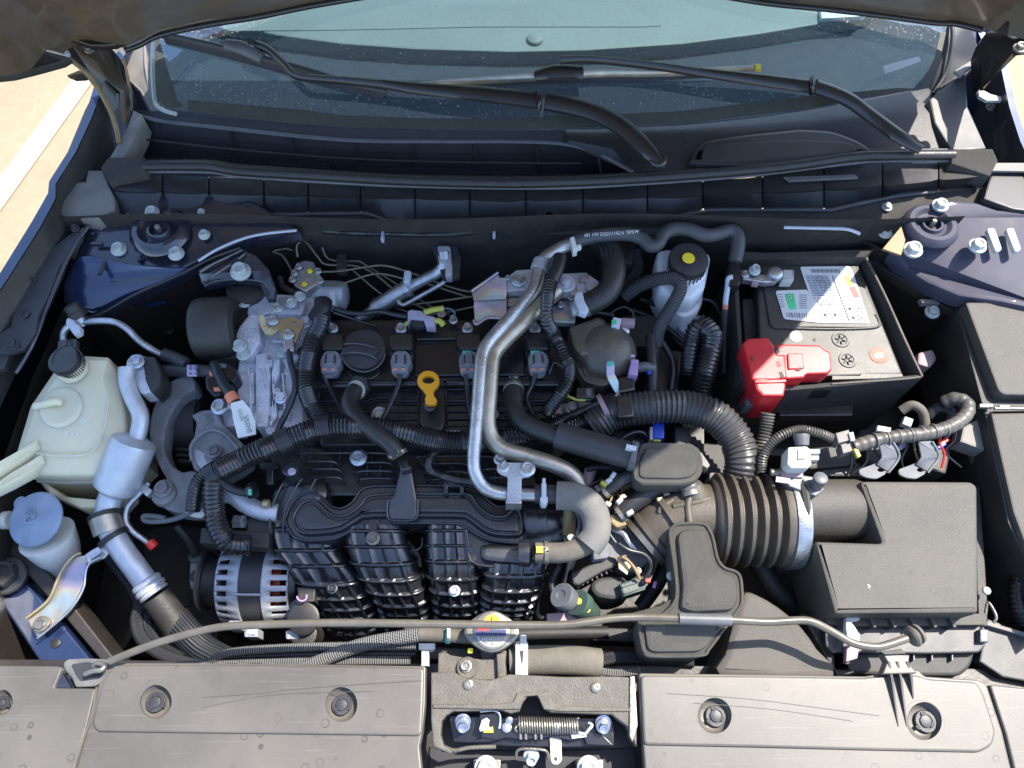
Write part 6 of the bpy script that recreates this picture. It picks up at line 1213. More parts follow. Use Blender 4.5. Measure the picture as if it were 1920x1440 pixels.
tube('wire', [(1060, 741, -.012), (1072, 746, -.01), (1084, 750, -.01), (1098, 750, -.01)], 3, YTP, n=8, parent=c3_); tube('wire', [(1098, 750, -.01), (1112, 748, -.01), (1122, 742, -.01)], 2.5, GRE if False else M('green_wire', (.03, .15, .08), .5, bump=0), n=8, parent=c3_)
ec = T('engine_casting', 'grey metal engine casting glimpsed below the brown dome', 'casting', (1070, 770, -.05))
prism('casting_block', [(1030, 760), (1090, 750), (1150, 756), (1160, 790), (1100, 800), (1040, 800)], ALUD, h=-.05, d=.05, b=4, rnd=6, parent=ec); bolt(1073, 765, -.035, 10, ZNC, ec, name='casting_bolt'); prism('pink_plate', [(1044, 750), (1054, 750), (1052, 775), (1040, 775)], PNKD, h=-.04, d=.01, b=1, parent=ec)
bc = T('blue_connector', 'bright blue plastic connector below the thick corrugated loom', 'connector', (1233, 805, -.02))
box('connector_shell', 1235, 806, -.012, 22, 32, .02, BLU, b=3, parent=bc); box('connector_back', 1222, 812, -.014, 6, 24, .02, WHT, b=1, parent=bc); box('connector_foot', 1232, 824, -.016, 14, 6, .01, YTP, b=1, parent=bc)
# ------------------------------------------------------------------ intake manifold
im = T('intake_manifold', 'glossy black intake manifold with four ribbed runners, centre front', 'intake manifold', (760, 990, -.06))
def runner(path, tr=20.0, lon=(-.62, -.2, .2, .62), na=120, nl=200, kw=.6):
    """path: (px, py, h, half width px); ribbed tube whose sections stay level across the car"""
    c = [W(*p[:3]) for p in path]; wd = [R(p[3], q) for p, q in zip(path, c)]
    n = len(c)-1; cs = spl(c, nl//n); ws_ = [v.x for v in spl([Vector((q, 0, 0)) for q in wd], nl//n)]
    sp = R(tr, c[0]); vs, fs = [], []; s = 0; rb = R(2.0, c[0]); ht = .0046
    for i, (p, w_) in enumerate(zip(cs, ws_)):
        if i: s += ((p-cs[i-1]).yz).length
        a, b = cs[max(0, i-1)], cs[min(len(cs)-1, i+1)]; t = b-a; t.x = 0; t.normalize(); nrm = XA.cross(t)
        if nrm.z < 0: nrm = -nrm
        ft = abs(((s/sp) % 1)-.5)*sp; g1 = 1-min(1, max(0, (ft-rb*.6)/rb))
        for j in range(na):
            th_ = 2*math.pi*j/na; cx, cy = math.cos(th_), math.sin(th_); e = .72
            X = math.copysign(abs(cx)**e, cx); Y = math.copysign(abs(cy)**e, cy)
            g2 = 0
            if cy > -.2:
                for l_ in lon: g2 = max(g2, 1-min(1, max(0, (abs(X-l_)*w_-rb*.6)/rb)))
            g = max(g1, g2)*ht
            vs.append(p+XA*(X*(w_+g))+nrm*(Y*(w_*kw+g)))
    m = len(cs)
    for i in range(m-1):
        for j in range(na): j2 = (j+1) % na; fs.append((i*na+j, i*na+j2, (i+1)*na+j2, (i+1)*na+j))
    fs.append(tuple(range(na))); fs.append(tuple((m-1)*na+j for j in range(na)))
    return mk('runner', vs, fs, MAN, parent=im, ang=60)
runner([(572, 960, -.10, 56), (566, 1000, -.10, 60), (584, 1036, -.11, 62), (616, 1072, -.125, 62), (640, 1104, -.15, 58), (656, 1132, -.18, 52), (664, 1170, -.23, 46)], tr=26)
runner([(702, 985, -.085, 54), (706, 1014, -.09, 57), (720, 1050, -.10, 58), (738, 1086, -.12, 54), (755, 1118, -.15, 48), (764, 1165, -.22, 42)], tr=25)
runner([(844, 985, -.085, 45), (846, 1020, -.09, 47), (850, 1060, -.10, 48), (856, 1100, -.125, 46), (858, 1130, -.16, 44), (858, 1170, -.23, 42)], tr=25)
runner([(972, 1040, -.085, 58), (966, 1070, -.09, 56), (958, 1100, -.11, 52), (950, 1130, -.15, 48), (948, 1170, -.22, 44)], tr=20)
# left shoulder: a smooth barrel turning down into the first runner
prism('shoulder', [(508, 1000, -.075), (500, 970, -.07), (504, 935, -.065), (516, 910, -.062), (540, 895, -.06), (580, 892, -.06), (610, 900, -.06), (615, 930, -.06), (590, 960, -.062), (560, 1000, -.07), (540, 1008, -.075)], MAN, d=.07, b=16, smooth=3, parent=im)
for pts_ in ([(505, 992, -.064), (510, 950, -.052), (526, 914, -.05), (536, 900, -.052)], [(530, 1000, -.068), (536, 950, -.048), (556, 912, -.046), (566, 898, -.048)], [(580, 920, -.046), (592, 898, -.047)]): tube('shoulder_rib', pts_, 2.4, MAN, n=8, parent=im)
# plenum base and stepped cover
PB = [(540, 995), (532, 975), (540, 950), (556, 930), (580, 922), (604, 928), (622, 946), (640, 950), (660, 938), (682, 912), (745, 908), (860, 908), (900, 914), (912, 930), (930, 945), (950, 946), (968, 934), (984, 944), (994, 968), (992, 1004), (980, 1020), (930, 1018), (896, 1006), (868, 988), (840, 984), (690, 984), (664, 994), (630, 1012), (580, 1016), (552, 1010)]
prism('plenum_base', PB, MAN, h=-.062, d=.05, b=6, smooth=2, parent=im)
def sh(l, k, cx=765, cy=965): return [(cx+(x-cx)*(1-k*.02), cy+(y-cy)*(1-k*.09)) for x, y in l]
PC = [(552, 990), (546, 972), (554, 952), (568, 938), (588, 934), (604, 944), (618, 958), (636, 964), (656, 958), (674, 944), (690, 926), (750, 922), (860, 922), (886, 926), (900, 946), (920, 962), (944, 964), (962, 950), (976, 954), (982, 974), (980, 1000), (966, 1006), (926, 1004), (900, 992), (876, 974), (850, 970), (700, 970), (672, 976), (640, 996), (600, 1002), (566, 1002)]
prism('plenum_cover', PC, MAN, h=-.052, d=.02, b=5, smooth=2, parent=im)
def ofs(l, k):
    v = [Vector((x, y, 0)) for x, y in l]
    s_ = 1 if area(v) > 0 else -1
    return [(q.x, q.y) for q in inset(v, k*s_)]
tube('cover_bead', [(x, y, -.0505) for x, y in ofs(PC, 4)], 2.8, MAN, n=8, closed=True, res=3, parent=im)
prism('cover_inner', ofs(PC, 10), MAN, h=-.0475, d=.006, b=3, smooth=2, parent=im)
tube('base_bead', [(x, y, -.061) for x, y in ofs(PB, 3)], 2.6, MAN, n=8, closed=True, res=3, parent=im)
prism('centre_strap', [(752, 872, -.03), (770, 872, -.03), (776, 905, -.036), (782, 940, -.04), (782, 962, -.042), (776, 974, -.043), (732, 974, -.043), (726, 962, -.042), (728, 938, -.04), (738, 930, -.038), (746, 900, -.036)], MAN, d=.012, b=3, parent=im)
tube('strap_edge', [(727, 938, -.037), (726, 962, -.04), (734, 975, -.042), (774, 975, -.042), (783, 962, -.04), (783, 936, -.037)], 2.2, MAN, n=8, parent=im)
prism('hose_nipple', [(744, 862), (762, 860), (770, 880), (752, 884)], MAN, h=-.016, d=.02, b=3, parent=im)
# lower right port block
prism('port_block', [(868, 986), (990, 1000), (1012, 1014), (1020, 1040), (1014, 1062), (990, 1072), (900, 1064), (878, 1050), (866, 1030)], MAN, h=-.07, d=.05, b=6, rnd=10, parent=im)
prism('port_barrel', [(900, 1022), (912, 1018), (985, 1024), (1000, 1030), (1002, 1050), (985, 1058), (910, 1052), (900, 1044)], MAN, h=-.052, d=.03, b=8, rnd=10, parent=im)
lathe('port_nipple', (978, 1037, -.03), (1, 0, 0), [(-6, 24), (8, 26), (14, 26), (20, 18), (36, 16)], MAN, n=26, parent=im)
tube('port_lip', [(872, 984, -.066), (876, 1030, -.066), (890, 1056, -.066), (940, 1064, -.066), (1000, 1070, -.066)], 2.4, MAN, n=8, parent=im)
# throttle barrel at the right end
lathe('throttle_barrel', (1020, 985, -.09), (1, .02, 0), [(-40, 50), (-34, 56), (-10, 58), (22, 56), (34, 50), (36, 44), (44, 42), (46, 30)], MAN, n=40, parent=im)
for x in (1006, 1024): tube('barrel_rib', [(x, 930, -.06), (x, 960, -.045), (x+1, 990, -.048)], 2.4, MAN, n=8, parent=im)
prism('side_web', [(756, 1010), (768, 1012), (790, 1040), (795, 1080), (784, 1100), (770, 1060)], MAN, h=-.12, d=.03, b=3, parent=im)
tube('web_ring', [(760, 1014, -.1), (768, 1030, -.1), (780, 1032, -.1), (790, 1024, -.1), (792, 1008, -.1)], 2.4, MAN, n=8, parent=im)
bolt(699, 1009, -.055, 10, STL, im, name='manifold_bolt'); bolt(852, 1108, -.075, 8, ZNC, im, name='manifold_bolt'); bolt(623, 1103, -.098, 8, MAN, im, name='manifold_bolt')
prism('bolt_strap', [(690, 972), (714, 972), (708, 1000), (692, 1000)], MAN, h=-.058, d=.01, b=2, parent=im)
for x, h_ in ((540, -.02), ): 
    lathe('vacuum_stub', (547, 884, -.03), (0, .1, 1), [(-22, 15), (-4, 13), (6, 15), (12, 15), (13, 11), (11, 10)], MAN, n=22, parent=im)
    lathe('stub_core', (547, 884, -.02), (0, .1, 1), [(0, 8), (3, 6)], LAV, n=14, parent=im)
# ribbed head section between manifold and loom
prism('rear_shelf', [(500, 850), (560, 838), (700, 832), (860, 836), (1000, 870), (1010, 930), (900, 930), (620, 930), (520, 900)], BLK, h=-.085, d=.08, b=5, parent=im)
for x0, x1, y0 in ((570, 636, 866), (580, 642, 880), (600, 646, 896), (660, 738, 868), (664, 740, 884), (670, 742, 898), (790, 880, 870), (796, 884, 886), (800, 890, 900), (900, 960, 880), (910, 966, 896), (560, 730, 850), (780, 930, 856)):
    tube('shelf_rib', [(x0, y0+6, -.076), (x0+10, y0, -.068), (lerp(x0, x1, .5), y0-1, -.066), (x1-10, y0, -.068), (x1, y0+8, -.076)], 2.6, MAN, n=8, parent=im)
for x, y in ((600, 862), (625, 862), (690, 878), (715, 878), (820, 874), (850, 874), (584, 852), (640, 848), (700, 850), (880, 862), (930, 890)): tube('shelf_web', [(x, y-10, -.07), (x-3, y+14, -.07)], 2.2, MAN, n=6, parent=im)
for x, y, r_ in ((672, 858, 12), (846, 903, 9)): bolt(x, y, -.055, r_, ZNC, im, name='shelf_bolt', ht=.5)
prism('lifting_tab', [(832, 926), (832, 898), (838, 888), (862, 888), (870, 898), (870, 926), (862, 926), (862, 912), (840, 912), (840, 926)], MAN, h=-.035, d=.012, b=2, rnd=2, parent=im)
lathe('vacuum_knob', (848, 900, -.03), ZA, [(0, 10), (2, 8), (2, 5)], MAT, n=14, parent=im)
th('smooth black vacuum hose curling behind the manifold to its lifting tab', [(890, 812, -.02), (860, 818, -.02), (826, 838, -.024), (806, 860, -.028), (806, 880, -.03), (826, 890, -.03), (850, 898, -.03), (890, 904, -.03), (940, 916, -.03), (1000, 920, -.03)], 9, LOOM, 'vacuum_hose', 'hose', corr=(4, .06))
prism('bracket_stub', [(486, 866), (520, 866), (522, 876), (512, 880), (512, 908), (500, 908), (498, 880), (486, 878)], BLK, h=-.05, d=.02, b=2, label='small black plastic bracket behind the manifold shoulder', cat='bracket')
cp_ = T('coolant_outlet', 'scorched grey metal pipe elbow left of the manifold shoulder', 'metal pipe', (460, 950, -.06))
tube('outlet_pipe', [(420, 925, -.05), (440, 930, -.05), (460, 945, -.055), (490, 958, -.06), (520, 962, -.065)], 17, ALUD, n=16, parent=cp_)
lathe('pipe_nut', (450, 978, -.06), (1, -.1, .2), [(-10, 13), (8, 13), (9, 10)], ALUT, n=6, parent=cp_); box('pipe_block', 486, 985, -.07, 50, 34, .05, MAT, b=4, parent=cp_); lathe('stud', (494, 944, -.04), (1, 0, 0), [(0, 8), (10, 8), (12, 5)], YZN, n=12, parent=cp_)
box('bracket_bar', 440, 1008, -.065, 130, 30, .03, MAT, rot=4, b=3, parent=cp_)
prism('heat_shield', [(346, 960, -.05), (386, 934, -.045), (392, 950, -.05), (384, 968, -.055), (376, 972, -.056), (356, 968, -.054)], IRI, d=.002, b=.5, rnd=3, label='small purple blue heat tinted metal flap beside the left loom', cat='metal flap')
# ------------------------------------------------------------------ alternator
al = T('alternator', 'alternator with two silver slotted rings left of the manifold runners', 'alternator', (490, 1090, -.16))
C_ = W(472, 1090, -.19); U = R(1, C_)
def aring(name, x0, x1, r0, r1, slots):
    n = 26; vs = []; fs = []; N4 = n*4; step = 2*math.pi/N4
    prof = [(x0, r0*.80), (x0, r0*.93), (x0+3*U, r0), (lerp(x0, x1, .5)+(2*U if slots != (3,) else -6*U), (r0+r1)/2*1.01), (x1-1.5*U, r1), (x1, r1*.97)]
    for k_, (x, r_) in enumerate(prof):
        for j in range(N4):
            a = j*step; vs.append(C_+Vector((x, r_*math.cos(a), r_*math.sin(a))))
    for k_ in range(len(prof)-1):
        for j in range(N4):
            if slots and k_ in slots and j % 4 in (1, 2): continue
            j2 = (j+1) % N4; fs.append((k_*N4+j, k_*N4+j2, (k_+1)*N4+j2, (k_+1)*N4+j))
    o = mk(name, vs, fs, ALUD, parent=al, ang=40)
    md = o.modifiers.new('thick', 'SOLIDIFY'); md.thickness = .0035; md.offset = -1
    return o
rr_ = 82*U
aring('slotted_ring', -44*U, 2*U, rr_*.93, rr_, (2,)); aring('slotted_ring', 40*U, 90*U, rr_, rr_*.95, (3,))
lathe('stator_core', C_, (1, 0, 0), [(-2, 77), (0, 79), (42, 79), (44, 77)], DGRY, n=48, parent=al)
lathe('front_plate', C_, (1, 0, 0), [(-41, 20), (-41, 66), (-38, 68)], ALUD, n=36, parent=al)
for x0 in (-24, 50): lathe('copper_winding', C_+XA*(x0*U), (1, 0, 0), [(0, 60), (2, 66), (22, 68), (24, 60)], COP, n=48, parent=al)
for i in range(30):
    for x0 in (-20, 55):
        a = i*2*math.pi/30
        if math.sin(a) > -.2: tube('winding_wire', [C_+Vector((x0*U, 69*U*math.cos(a), 69*U*math.sin(a))), C_+Vector(((x0+16)*U, 69*U*math.cos(a+.08), 69*U*math.sin(a+.08)))], 1.6, COP, n=5, parent=al)
lathe('pulley', C_, (1, 0, 0), [(-86, 30), (-86, 52), (-82, 54), (-78, 52), (-78, 46), (-46, 46), (-44, 50), (-41, 50)], MAT, n=40, parent=al)
lathe('pulley_rim', C_, (1, 0, 0), [(-88, 40), (-88, 54), (-83, 55), (-82, 53)], GRY, n=40, parent=al)
tube('through_bolt', [C_+Vector((-2*U, -38*U, 72*U)), C_+Vector((44*U, -38*U, 72*U))], 3.4, ALUT, n=10, parent=al)
lathe('rear_cover', C_, (1, 0, 0), [(86, 74), (100, 70), (106, 60), (108, 20)], BLK, n=36, parent=al)
for x, y in ((440, 1172), (470, 1186), (548, 1190)): box('mount_ear', x, y, -.13, 26, 18, .03, ALUD, b=4, rnd=4, parent=al)
lathe('terminal_boot', (566, 1140, -.13), (0, -.3, 1), [(-20, 16), (4, 16), (8, 20), (16, 19), (20, 12)], BLKG, n=24, parent=al)
tube('pink_ring', [(566+9*math.cos(a), 1118+9*math.sin(a), -.1) for a in [math.radians(d) for d in range(-20, 200, 20)]], 1.8, PNK, n=6, parent=al)
prism('rear_block', [(556, 1100), (592, 1102), (590, 1128), (560, 1130)], MAT, h=-.11, d=.05, b=3, parent=al)
oc2 = T('oil_fitting', 'dusty black upright fitting behind the rod left of centre', 'fitting', (572, 1190, -.15))
lathe('fitting_body', (572, 1190, -.14), (0, -.1, 1), [(-60, 22), (0, 22), (4, 24), (10, 24), (12, 18)], RUBB, n=24, parent=oc2); lathe('fitting_ring', (570, 1160, -.12), (0, -.2, 1), [(0, 30), (6, 30), (8, 25)], RUB, n=26, parent=oc2)
# throttle body and motor, right of the runners
tm = T('throttle_body', 'silver throttle body with a black motor housing below the elbow', 'throttle body', (1130, 1070, -.09))
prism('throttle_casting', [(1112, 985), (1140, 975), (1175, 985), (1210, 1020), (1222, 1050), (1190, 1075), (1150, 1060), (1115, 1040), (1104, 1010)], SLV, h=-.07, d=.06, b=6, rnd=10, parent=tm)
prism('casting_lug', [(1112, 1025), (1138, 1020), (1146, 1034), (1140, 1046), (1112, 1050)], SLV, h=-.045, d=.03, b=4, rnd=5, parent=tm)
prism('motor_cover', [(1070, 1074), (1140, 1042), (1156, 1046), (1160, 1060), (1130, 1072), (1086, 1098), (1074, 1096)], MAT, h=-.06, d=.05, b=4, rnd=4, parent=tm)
prism('motor_can', [(1108, 1092), (1120, 1082), (1160, 1078), (1182, 1086), (1190, 1100), (1180, 1116), (1150, 1126), (1118, 1120), (1106, 1104)], MAT, h=-.07, d=.08, b=8, rnd=10, parent=tm)
for i in range(9): box('motor_fin', 1082+i*9, 1096-i*4.2, -.068, 3, 12, .006, MAT, rot=-25, b=.5, parent=tm)
box('motor_plug', 1186, 1100, -.055, 44, 26, .03, GRN2, rot=-18, b=3, parent=tm); box('plug_rib', 1186, 1094, -.052, 40, 3, .004, DGRY, rot=-18, b=0, parent=tm); box('plug_rib', 1190, 1106, -.052, 40, 3, .004, DGRY, rot=-18, b=0, parent=tm)
tube('motor_wire', [(1205, 1094, -.05), (1214, 1080, -.045), (1222, 1060, -.04), (1208, 1040, -.035), (1180, 1032, -.03), (1160, 1020, -.03)], 5, WIRE, n=8, parent=tm)
tube('motor_wire', [(1200, 1086, -.045), (1190, 1066, -.04), (1176, 1050, -.04), (1166, 1044, -.04)], 3.5, BUF, n=8, parent=tm)
box('red_plug', 1215, 1088, -.042, 10, 8, .008, REDB, b=1.5, parent=tm); box('pink_plug', 1228, 1096, -.05, 6, 12, .006, PNK, b=1, rot=15, parent=tm)
prism('brass_plate', [(1158, 1044), (1172, 1040), (1184, 1058), (1176, 1078), (1160, 1066)], YZN, h=-.05, d=.004, b=1, parent=tm)
tube('silver_strap', [(1146, 990, -.05), (1168, 1000, -.045), (1180, 1016, -.045), (1196, 1036, -.05)], 5, ALUT, n=8, flat=.5, parent=tm)
for x, y in ((1172, 1048), (1196, 1070), (1064, 1010)): bolt(x, y, -.05, 5, STL, tm, name='throttle_bolt')
hn = T('vent_pipe', 'brown metal pipe and black strap inside the U shaped hose', 'metal pipe', (1075, 975, -.03))
tube('pipe_body', [(1068, 950, -.02), (1068, 975, -.03), (1066, 1000, -.045)], 12, BUF, n=14, parent=hn); tube('strap', [(1076, 950, -.005), (1088, 975, -.005), (1084, 1000, -.008), (1072, 1016, -.012)], 6, WIRE, n=8, parent=hn); lathe('strap_end', (1070, 1008, -.01), ZA, [(0, 8), (3, 6)], STL, n=14, parent=hn)
# ------------------------------------------------------------------ intake bellows and elbow
be = T('intake_duct', 'dusty brown rubber bellows duct clamped to the airbox snout', 'intake duct', (1390, 975, -.04))
BC = W(1400, 975, -.045); bu = R(1, BC)
prof = [(-74, 50), (-70, 66), (-64, 76)]
for i in range(5):
    x = -60+i*22; prof += [(x, 78), (x+2.5, 86), (x+8, 87), (x+11, 79), (x+12, 70), (x+17, 69), (x+20, 72)]
prof += [(52, 84), (58, 86), (72, 86), (76, 82), (78, 78)]
lathe('bellows', BC, (1, -.015, 0), prof, BEL, n=56, parent=be)
elb = [(1350, 972, -.045, 1.05), (1310, 968, -.045, 1.0), (1275, 974, -.048, .98), (1240, 992, -.055, .92), (1212, 1016, -.065, .8)]
tube('elbow', elb, 60, BEL, n=32, parent=be)
band('elbow_ring', (1262, 978, -.05), (1240, 992, -.055), 63, 12, BEL, parent=be); band('elbow_ring', (1226, 1003, -.06), (1210, 1016, -.066), 56, 10, BEL, parent=be)
band('hose_clamp', (1210, 1016, -.066), (1196, 1028, -.07), 52, 12, STL, parent=be)
tube('elbow_gusset', [(1300, 925, -.004), (1290, 945, -.002), (1294, 985, -.004)], 7, BEL, n=10, parent=be); tube('elbow_gusset', [(1262, 938, -.012), (1240, 952, -.012), (1236, 962, -.014)], 5, BEL, n=10, parent=be); tube('elbow_gusset', [(1330, 935, -.004), (1305, 942, -.002), (1262, 950, -.008)], 6, BEL, n=10, parent=be)
lathe('side_nipple', (1300, 922, -.01), (-.3, .7, .6), [(-20, 30), (0, 26), (16, 18), (18, 14)], BEL, n=24, parent=be)
cl_ = lathe('band_clamp', BC, (1, -.015, 0), [(66, 84), (66, 89), (70, 90), (88, 90), (91, 89), (91, 80)], ALUT, n=48, parent=be)
lathe('clamp_screw', (1455, 886, .02), (1, 0, 0), [(-10, 7), (6, 7), (8, 10), (14, 10), (15, 7)], STL, n=14, parent=be); box('red_label', 1468, 900, .034, 26, 10, .002, PNKD, rot=8, b=0, parent=be)
# grey reservoir box above the elbow
rb_ = T('resonator_box', 'small grained grey box with rounded corners where the loom ends', 'resonator', (1255, 870, .02))
prism('box_body', [(1204, 832), (1215, 830), (1296, 832), (1310, 842), (1316, 862), (1316, 888), (1304, 904), (1280, 910), (1204, 910), (1190, 902), (1186, 886), (1192, 858)], GRN, h=.02, d=.03, b=4, rnd=6, parent=rb_)
prism('box_rim', [(1203, 832), (1216, 829), (1296, 831), (1312, 842), (1318, 862), (1317, 886), (1304, 902), (1280, 907), (1204, 907), (1190, 899), (1187, 884), (1193, 858)], GRN, h=.0215, d=.006, b=2, rnd=6, parent=rb_)
prism('box_lid', [(1212, 838), (1294, 839), (1304, 848), (1309, 866), (1308, 882), (1297, 893), (1278, 897), (1206, 896), (1198, 890), (1200, 862)], GRN, h=.026, d=.007, b=5, rnd=7, parent=rb_)
prism('box_tab', [(1296, 838), (1316, 848), (1326, 862), (1332, 872), (1326, 878), (1308, 868)], TRM, h=.0, d=.02, b=3, parent=rb_)
lathe('box_outlet', (1290, 905, .0), (.2, -1, -.2), [(-10, 14), (6, 16), (10, 18), (14, 16), (18, 18), (24, 18)], STL, n=22, parent=rb_)
# small hoses, clamps and fittings left of the elbow
for l_, r_, m_, lb in (([(1196, 886, -.005), (1166, 900, -.01), (1138, 918, -.02), (1112, 938, -.03)], 14, RUB, 'black hose from the small grained box down left to the wire clamps'),
                       ([(1236, 912, -.02), (1210, 928, -.022), (1180, 948, -.028), (1160, 966, -.035)], 18, RUB, 'second black hose running parallel, just below the first'),
                       ([(1108, 880, -.04), (1100, 910, -.045), (1102, 940, -.05)], 11, PNKD, 'dull pink tube standing behind the U shaped hose'),
                       ([(1200, 890, -.03), (1180, 906, -.035), (1150, 922, -.04)], 9, BUF, 'tan rubber strip between the two black hoses'),
                       ([(1160, 905, -.05), (1200, 880, -.05), (1260, 920, -.06)], 10, MAT, 'dark line hidden under the small grained box')):
    o = th(lb, l_, r_, m_, 'hose', 'hose', n=14)
sc = T('wire_clamps', 'cluster of brass and white spring clamps left of the elbow', 'hose clamps', (1140, 920, -.01))
for p_, q_, r_ in (((1134, 920, -.02), (1124, 928, -.024), 15), ((1120, 932, -.026), (1110, 940, -.03), 14), ((1164, 962, -.033), (1156, 968, -.036), 19)): spring_clip(sc, p_, q_, r_, STB)
for x, y, m_ in ((1150, 890, WHS), (1142, 900, WHS), (1132, 906, YTP), (1168, 930, YZN), (1162, 938, WHC), (1140, 944, STB), (1182, 960, WHS), (1238, 935, YZN), (1250, 925, STL), (1120, 915, BRD)): box('clamp_piece', x, y, .0 if y < 925 else -.01, 12, 8, .01, m_, rot=random.randint(-60, 60), b=2, parent=sc)
prism('fitting_block', [(1146, 962), (1170, 966), (1176, 984), (1156, 990), (1142, 978)], BUF, h=-.03, d=.02, b=4, rnd=4, parent=sc)
wr_ = random.Random(11)
for i in range(10):
    x, y = wr_.uniform(1105, 1180), wr_.uniform(880, 940)
    tube('wire_strand', [(x, y, -.03), (x+wr_.uniform(-25, 25), y+wr_.uniform(10, 25), -.03), (x+wr_.uniform(-30, 30), y+wr_.uniform(25, 60), -.04), (x+wr_.uniform(-10, 60), y+wr_.uniform(60, 90), -.05)], wr_.choice((2, 2.6, 3.4)), (WIRE, TAPE, WIRE, BUF, WIRE)[i % 5], n=6, parent=sc)
# L shaped resonator in front
rl = T('resonator_box', 'large grained grey L shaped duct box under the rod sleeve', 'resonator', (1300, 1110, .02))
RL = [(1253, 1000), (1262, 984), (1278, 979), (1316, 979), (1330, 988), (1340, 1010), (1348, 1046), (1360, 1062), (1382, 1070), (1392, 1086), (1394, 1128), (1386, 1146), (1356, 1186), (1332, 1218), (1314, 1232), (1222, 1233), (1206, 1224), (1200, 1204), (1196, 1176), (1200, 1158), (1240, 1150), (1262, 1128), (1266, 1100), (1260, 1050)]
prism('box_body', RL, GRN, h=.0, d=.05, b=4, rnd=8, parent=rl)
tube('box_rim', [(x, y, .001) for x, y in ofs(RL, 3)], 3.2, GRN, n=10, closed=True, res=4, parent=rl)
prism('box_lid', [(1270, 1004), (1280, 992), (1316, 991), (1324, 1000), (1330, 1030), (1340, 1056), (1358, 1072), (1378, 1080), (1383, 1092), (1384, 1128), (1374, 1144), (1300, 1148), (1276, 1140), (1280, 1100), (1274, 1040)], GRN, h=.01, d=.02, b=9, rnd=10, parent=rl)
prism('box_lower_lid', [(1208, 1170), (1360, 1168), (1346, 1188), (1322, 1216), (1308, 1222), (1226, 1223), (1214, 1216)], GRN, h=.006, d=.01, b=6, rnd=8, parent=rl)
prism('box_tongue', [(1180, 1150), (1240, 1134), (1262, 1120), (1262, 1160), (1196, 1162)], GRN, h=-.006, d=.03, b=4, parent=rl)
bolt(1258, 1080, -.02, 6, WHT, rl, name='box_pin', ht=.4)
# airbox
ab2 = T('air_filter_box', 'big dusty grey air filter box at the right front', 'air filter box', (1700, 1030, .0))
prism('lid_body', [(1612, 903), (1622, 901), (1822, 902), (1834, 912), (1836, 1150), (1566, 1152), (1528, 1014), (1654, 1018)], AIR, h=.012, d=.12, b=8, rnd=7, parent=ab2)
lathe('snout', (1545, 955, -.035), (1, 0, 0), [(-66, 80), (-60, 84), (-54, 80), (-50, 60), (-30, 56), (60, 56), (78, 50), (88, 36), (92, 10)], AIR, n=44, parent=ab2)
prism('snout_shelf', [(1496, 902), (1620, 904), (1640, 930), (1640, 1000), (1500, 1008)], AIR, h=-.025, d=.08, b=5, rnd=6, parent=ab2)
prism('lid_flange', [(1548, 1154), (1838, 1150), (1846, 1160), (1846, 1172), (1600, 1174), (1552, 1170)], AIR, h=-.03, d=.03, b=2, parent=ab2)
prism('side_flange', [(1828, 910), (1838, 912), (1852, 1130), (1852, 1174), (1836, 1174), (1832, 1100)], MAT, h=-.045, d=.04, b=2, parent=ab2)
prism('lower_rim', [(1546, 1176), (1842, 1172), (1850, 1180), (1848, 1212), (1836, 1224), (1740, 1226), (1560, 1224), (1548, 1210)], DGRY, h=-.045, d=.02, b=3, rnd=5, parent=ab2)
prism('lower_box', [(1556, 1214), (1830, 1216), (1822, 1250), (1800, 1268), (1690, 1268), (1560, 1262)], MAT, h=-.06, d=.1, b=6, rnd=12, parent=ab2)
for x in (1572, 1630, 1668, 1706, 1744, 1780): prism('lid_rib', [(x, 1160), (x+4, 1154), (x+14, 1175), (x+9, 1177)], AIR, h=-.024, d=.02, b=.8, parent=ab2)
for x in (1714, 1748, 1786): box('box_rib', x, 1232, -.052, 3, 14, .02, GRY, b=.5, parent=ab2)
prism('white_clip', [(1587, 1156), (1612, 1156), (1612, 1163), (1596, 1166), (1604, 1176), (1612, 1190), (1613, 1205), (1590, 1200), (1586, 1176)], WHT, h=-.014, d=.01, b=1.5, rnd=2, parent=ab2)
prism('clip_foot', [(1588, 1210), (1612, 1212), (1608, 1236), (1586, 1242)], PNKD, h=-.035, d=.01, b=2, parent=ab2)
tube('wire_latch', [(1848, 1150, -.03), (1852, 1130, -.026), (1862, 1142, -.024), (1868, 1158, -.024), (1862, 1168, -.028)], 3, STL, n=8, parent=ab2); lathe('latch_ball', (1849, 1108, -.03), ZA, [(0, 8), (4, 7), (6, 4)], WHT, n=14, parent=ab2)
prism('white_dab', [(1626, 1095), (1632, 1098), (1630, 1104)], WHT, h=.0125, d=.0006, b=0, parent=ab2)
box('corner_tab', 1846, 1192, -.035, 16, 24, .02, GRY, b=2, parent=ab2)
# air flow sensor on the snout
mf = T('air_flow_sensor', 'white and grey air flow sensor standing on the airbox snout', 'sensor', (1510, 860, .02))
prism('sensor_base', [(1470, 896), (1500, 890), (1540, 896), (1545, 918), (1530, 930), (1480, 912)], GRY, h=.024, d=.03, b=2, parent=mf)
lathe('sensor_post', (1533, 906, .03), (0, .2, 1), [(-40, 12), (10, 12), (12, 13), (20, 13), (22, 10)], GRY, n=20, parent=mf)
prism('white_plug', [(1478, 838), (1512, 836), (1520, 842), (1522, 872), (1514, 878), (1484, 878), (1476, 870)], WHT, h=.05, d=.03, b=3, rnd=3, parent=mf)
box('plug_window', 1502, 852, .052, 14, 18, .003, GRY, b=1, parent=mf); box('plug_pin', 1528, 846, .044, 20, 8, .01, WHT, b=1.5, parent=mf); box('plug_pin', 1526, 858, .042, 20, 8, .01, WHT, b=1.5, parent=mf)
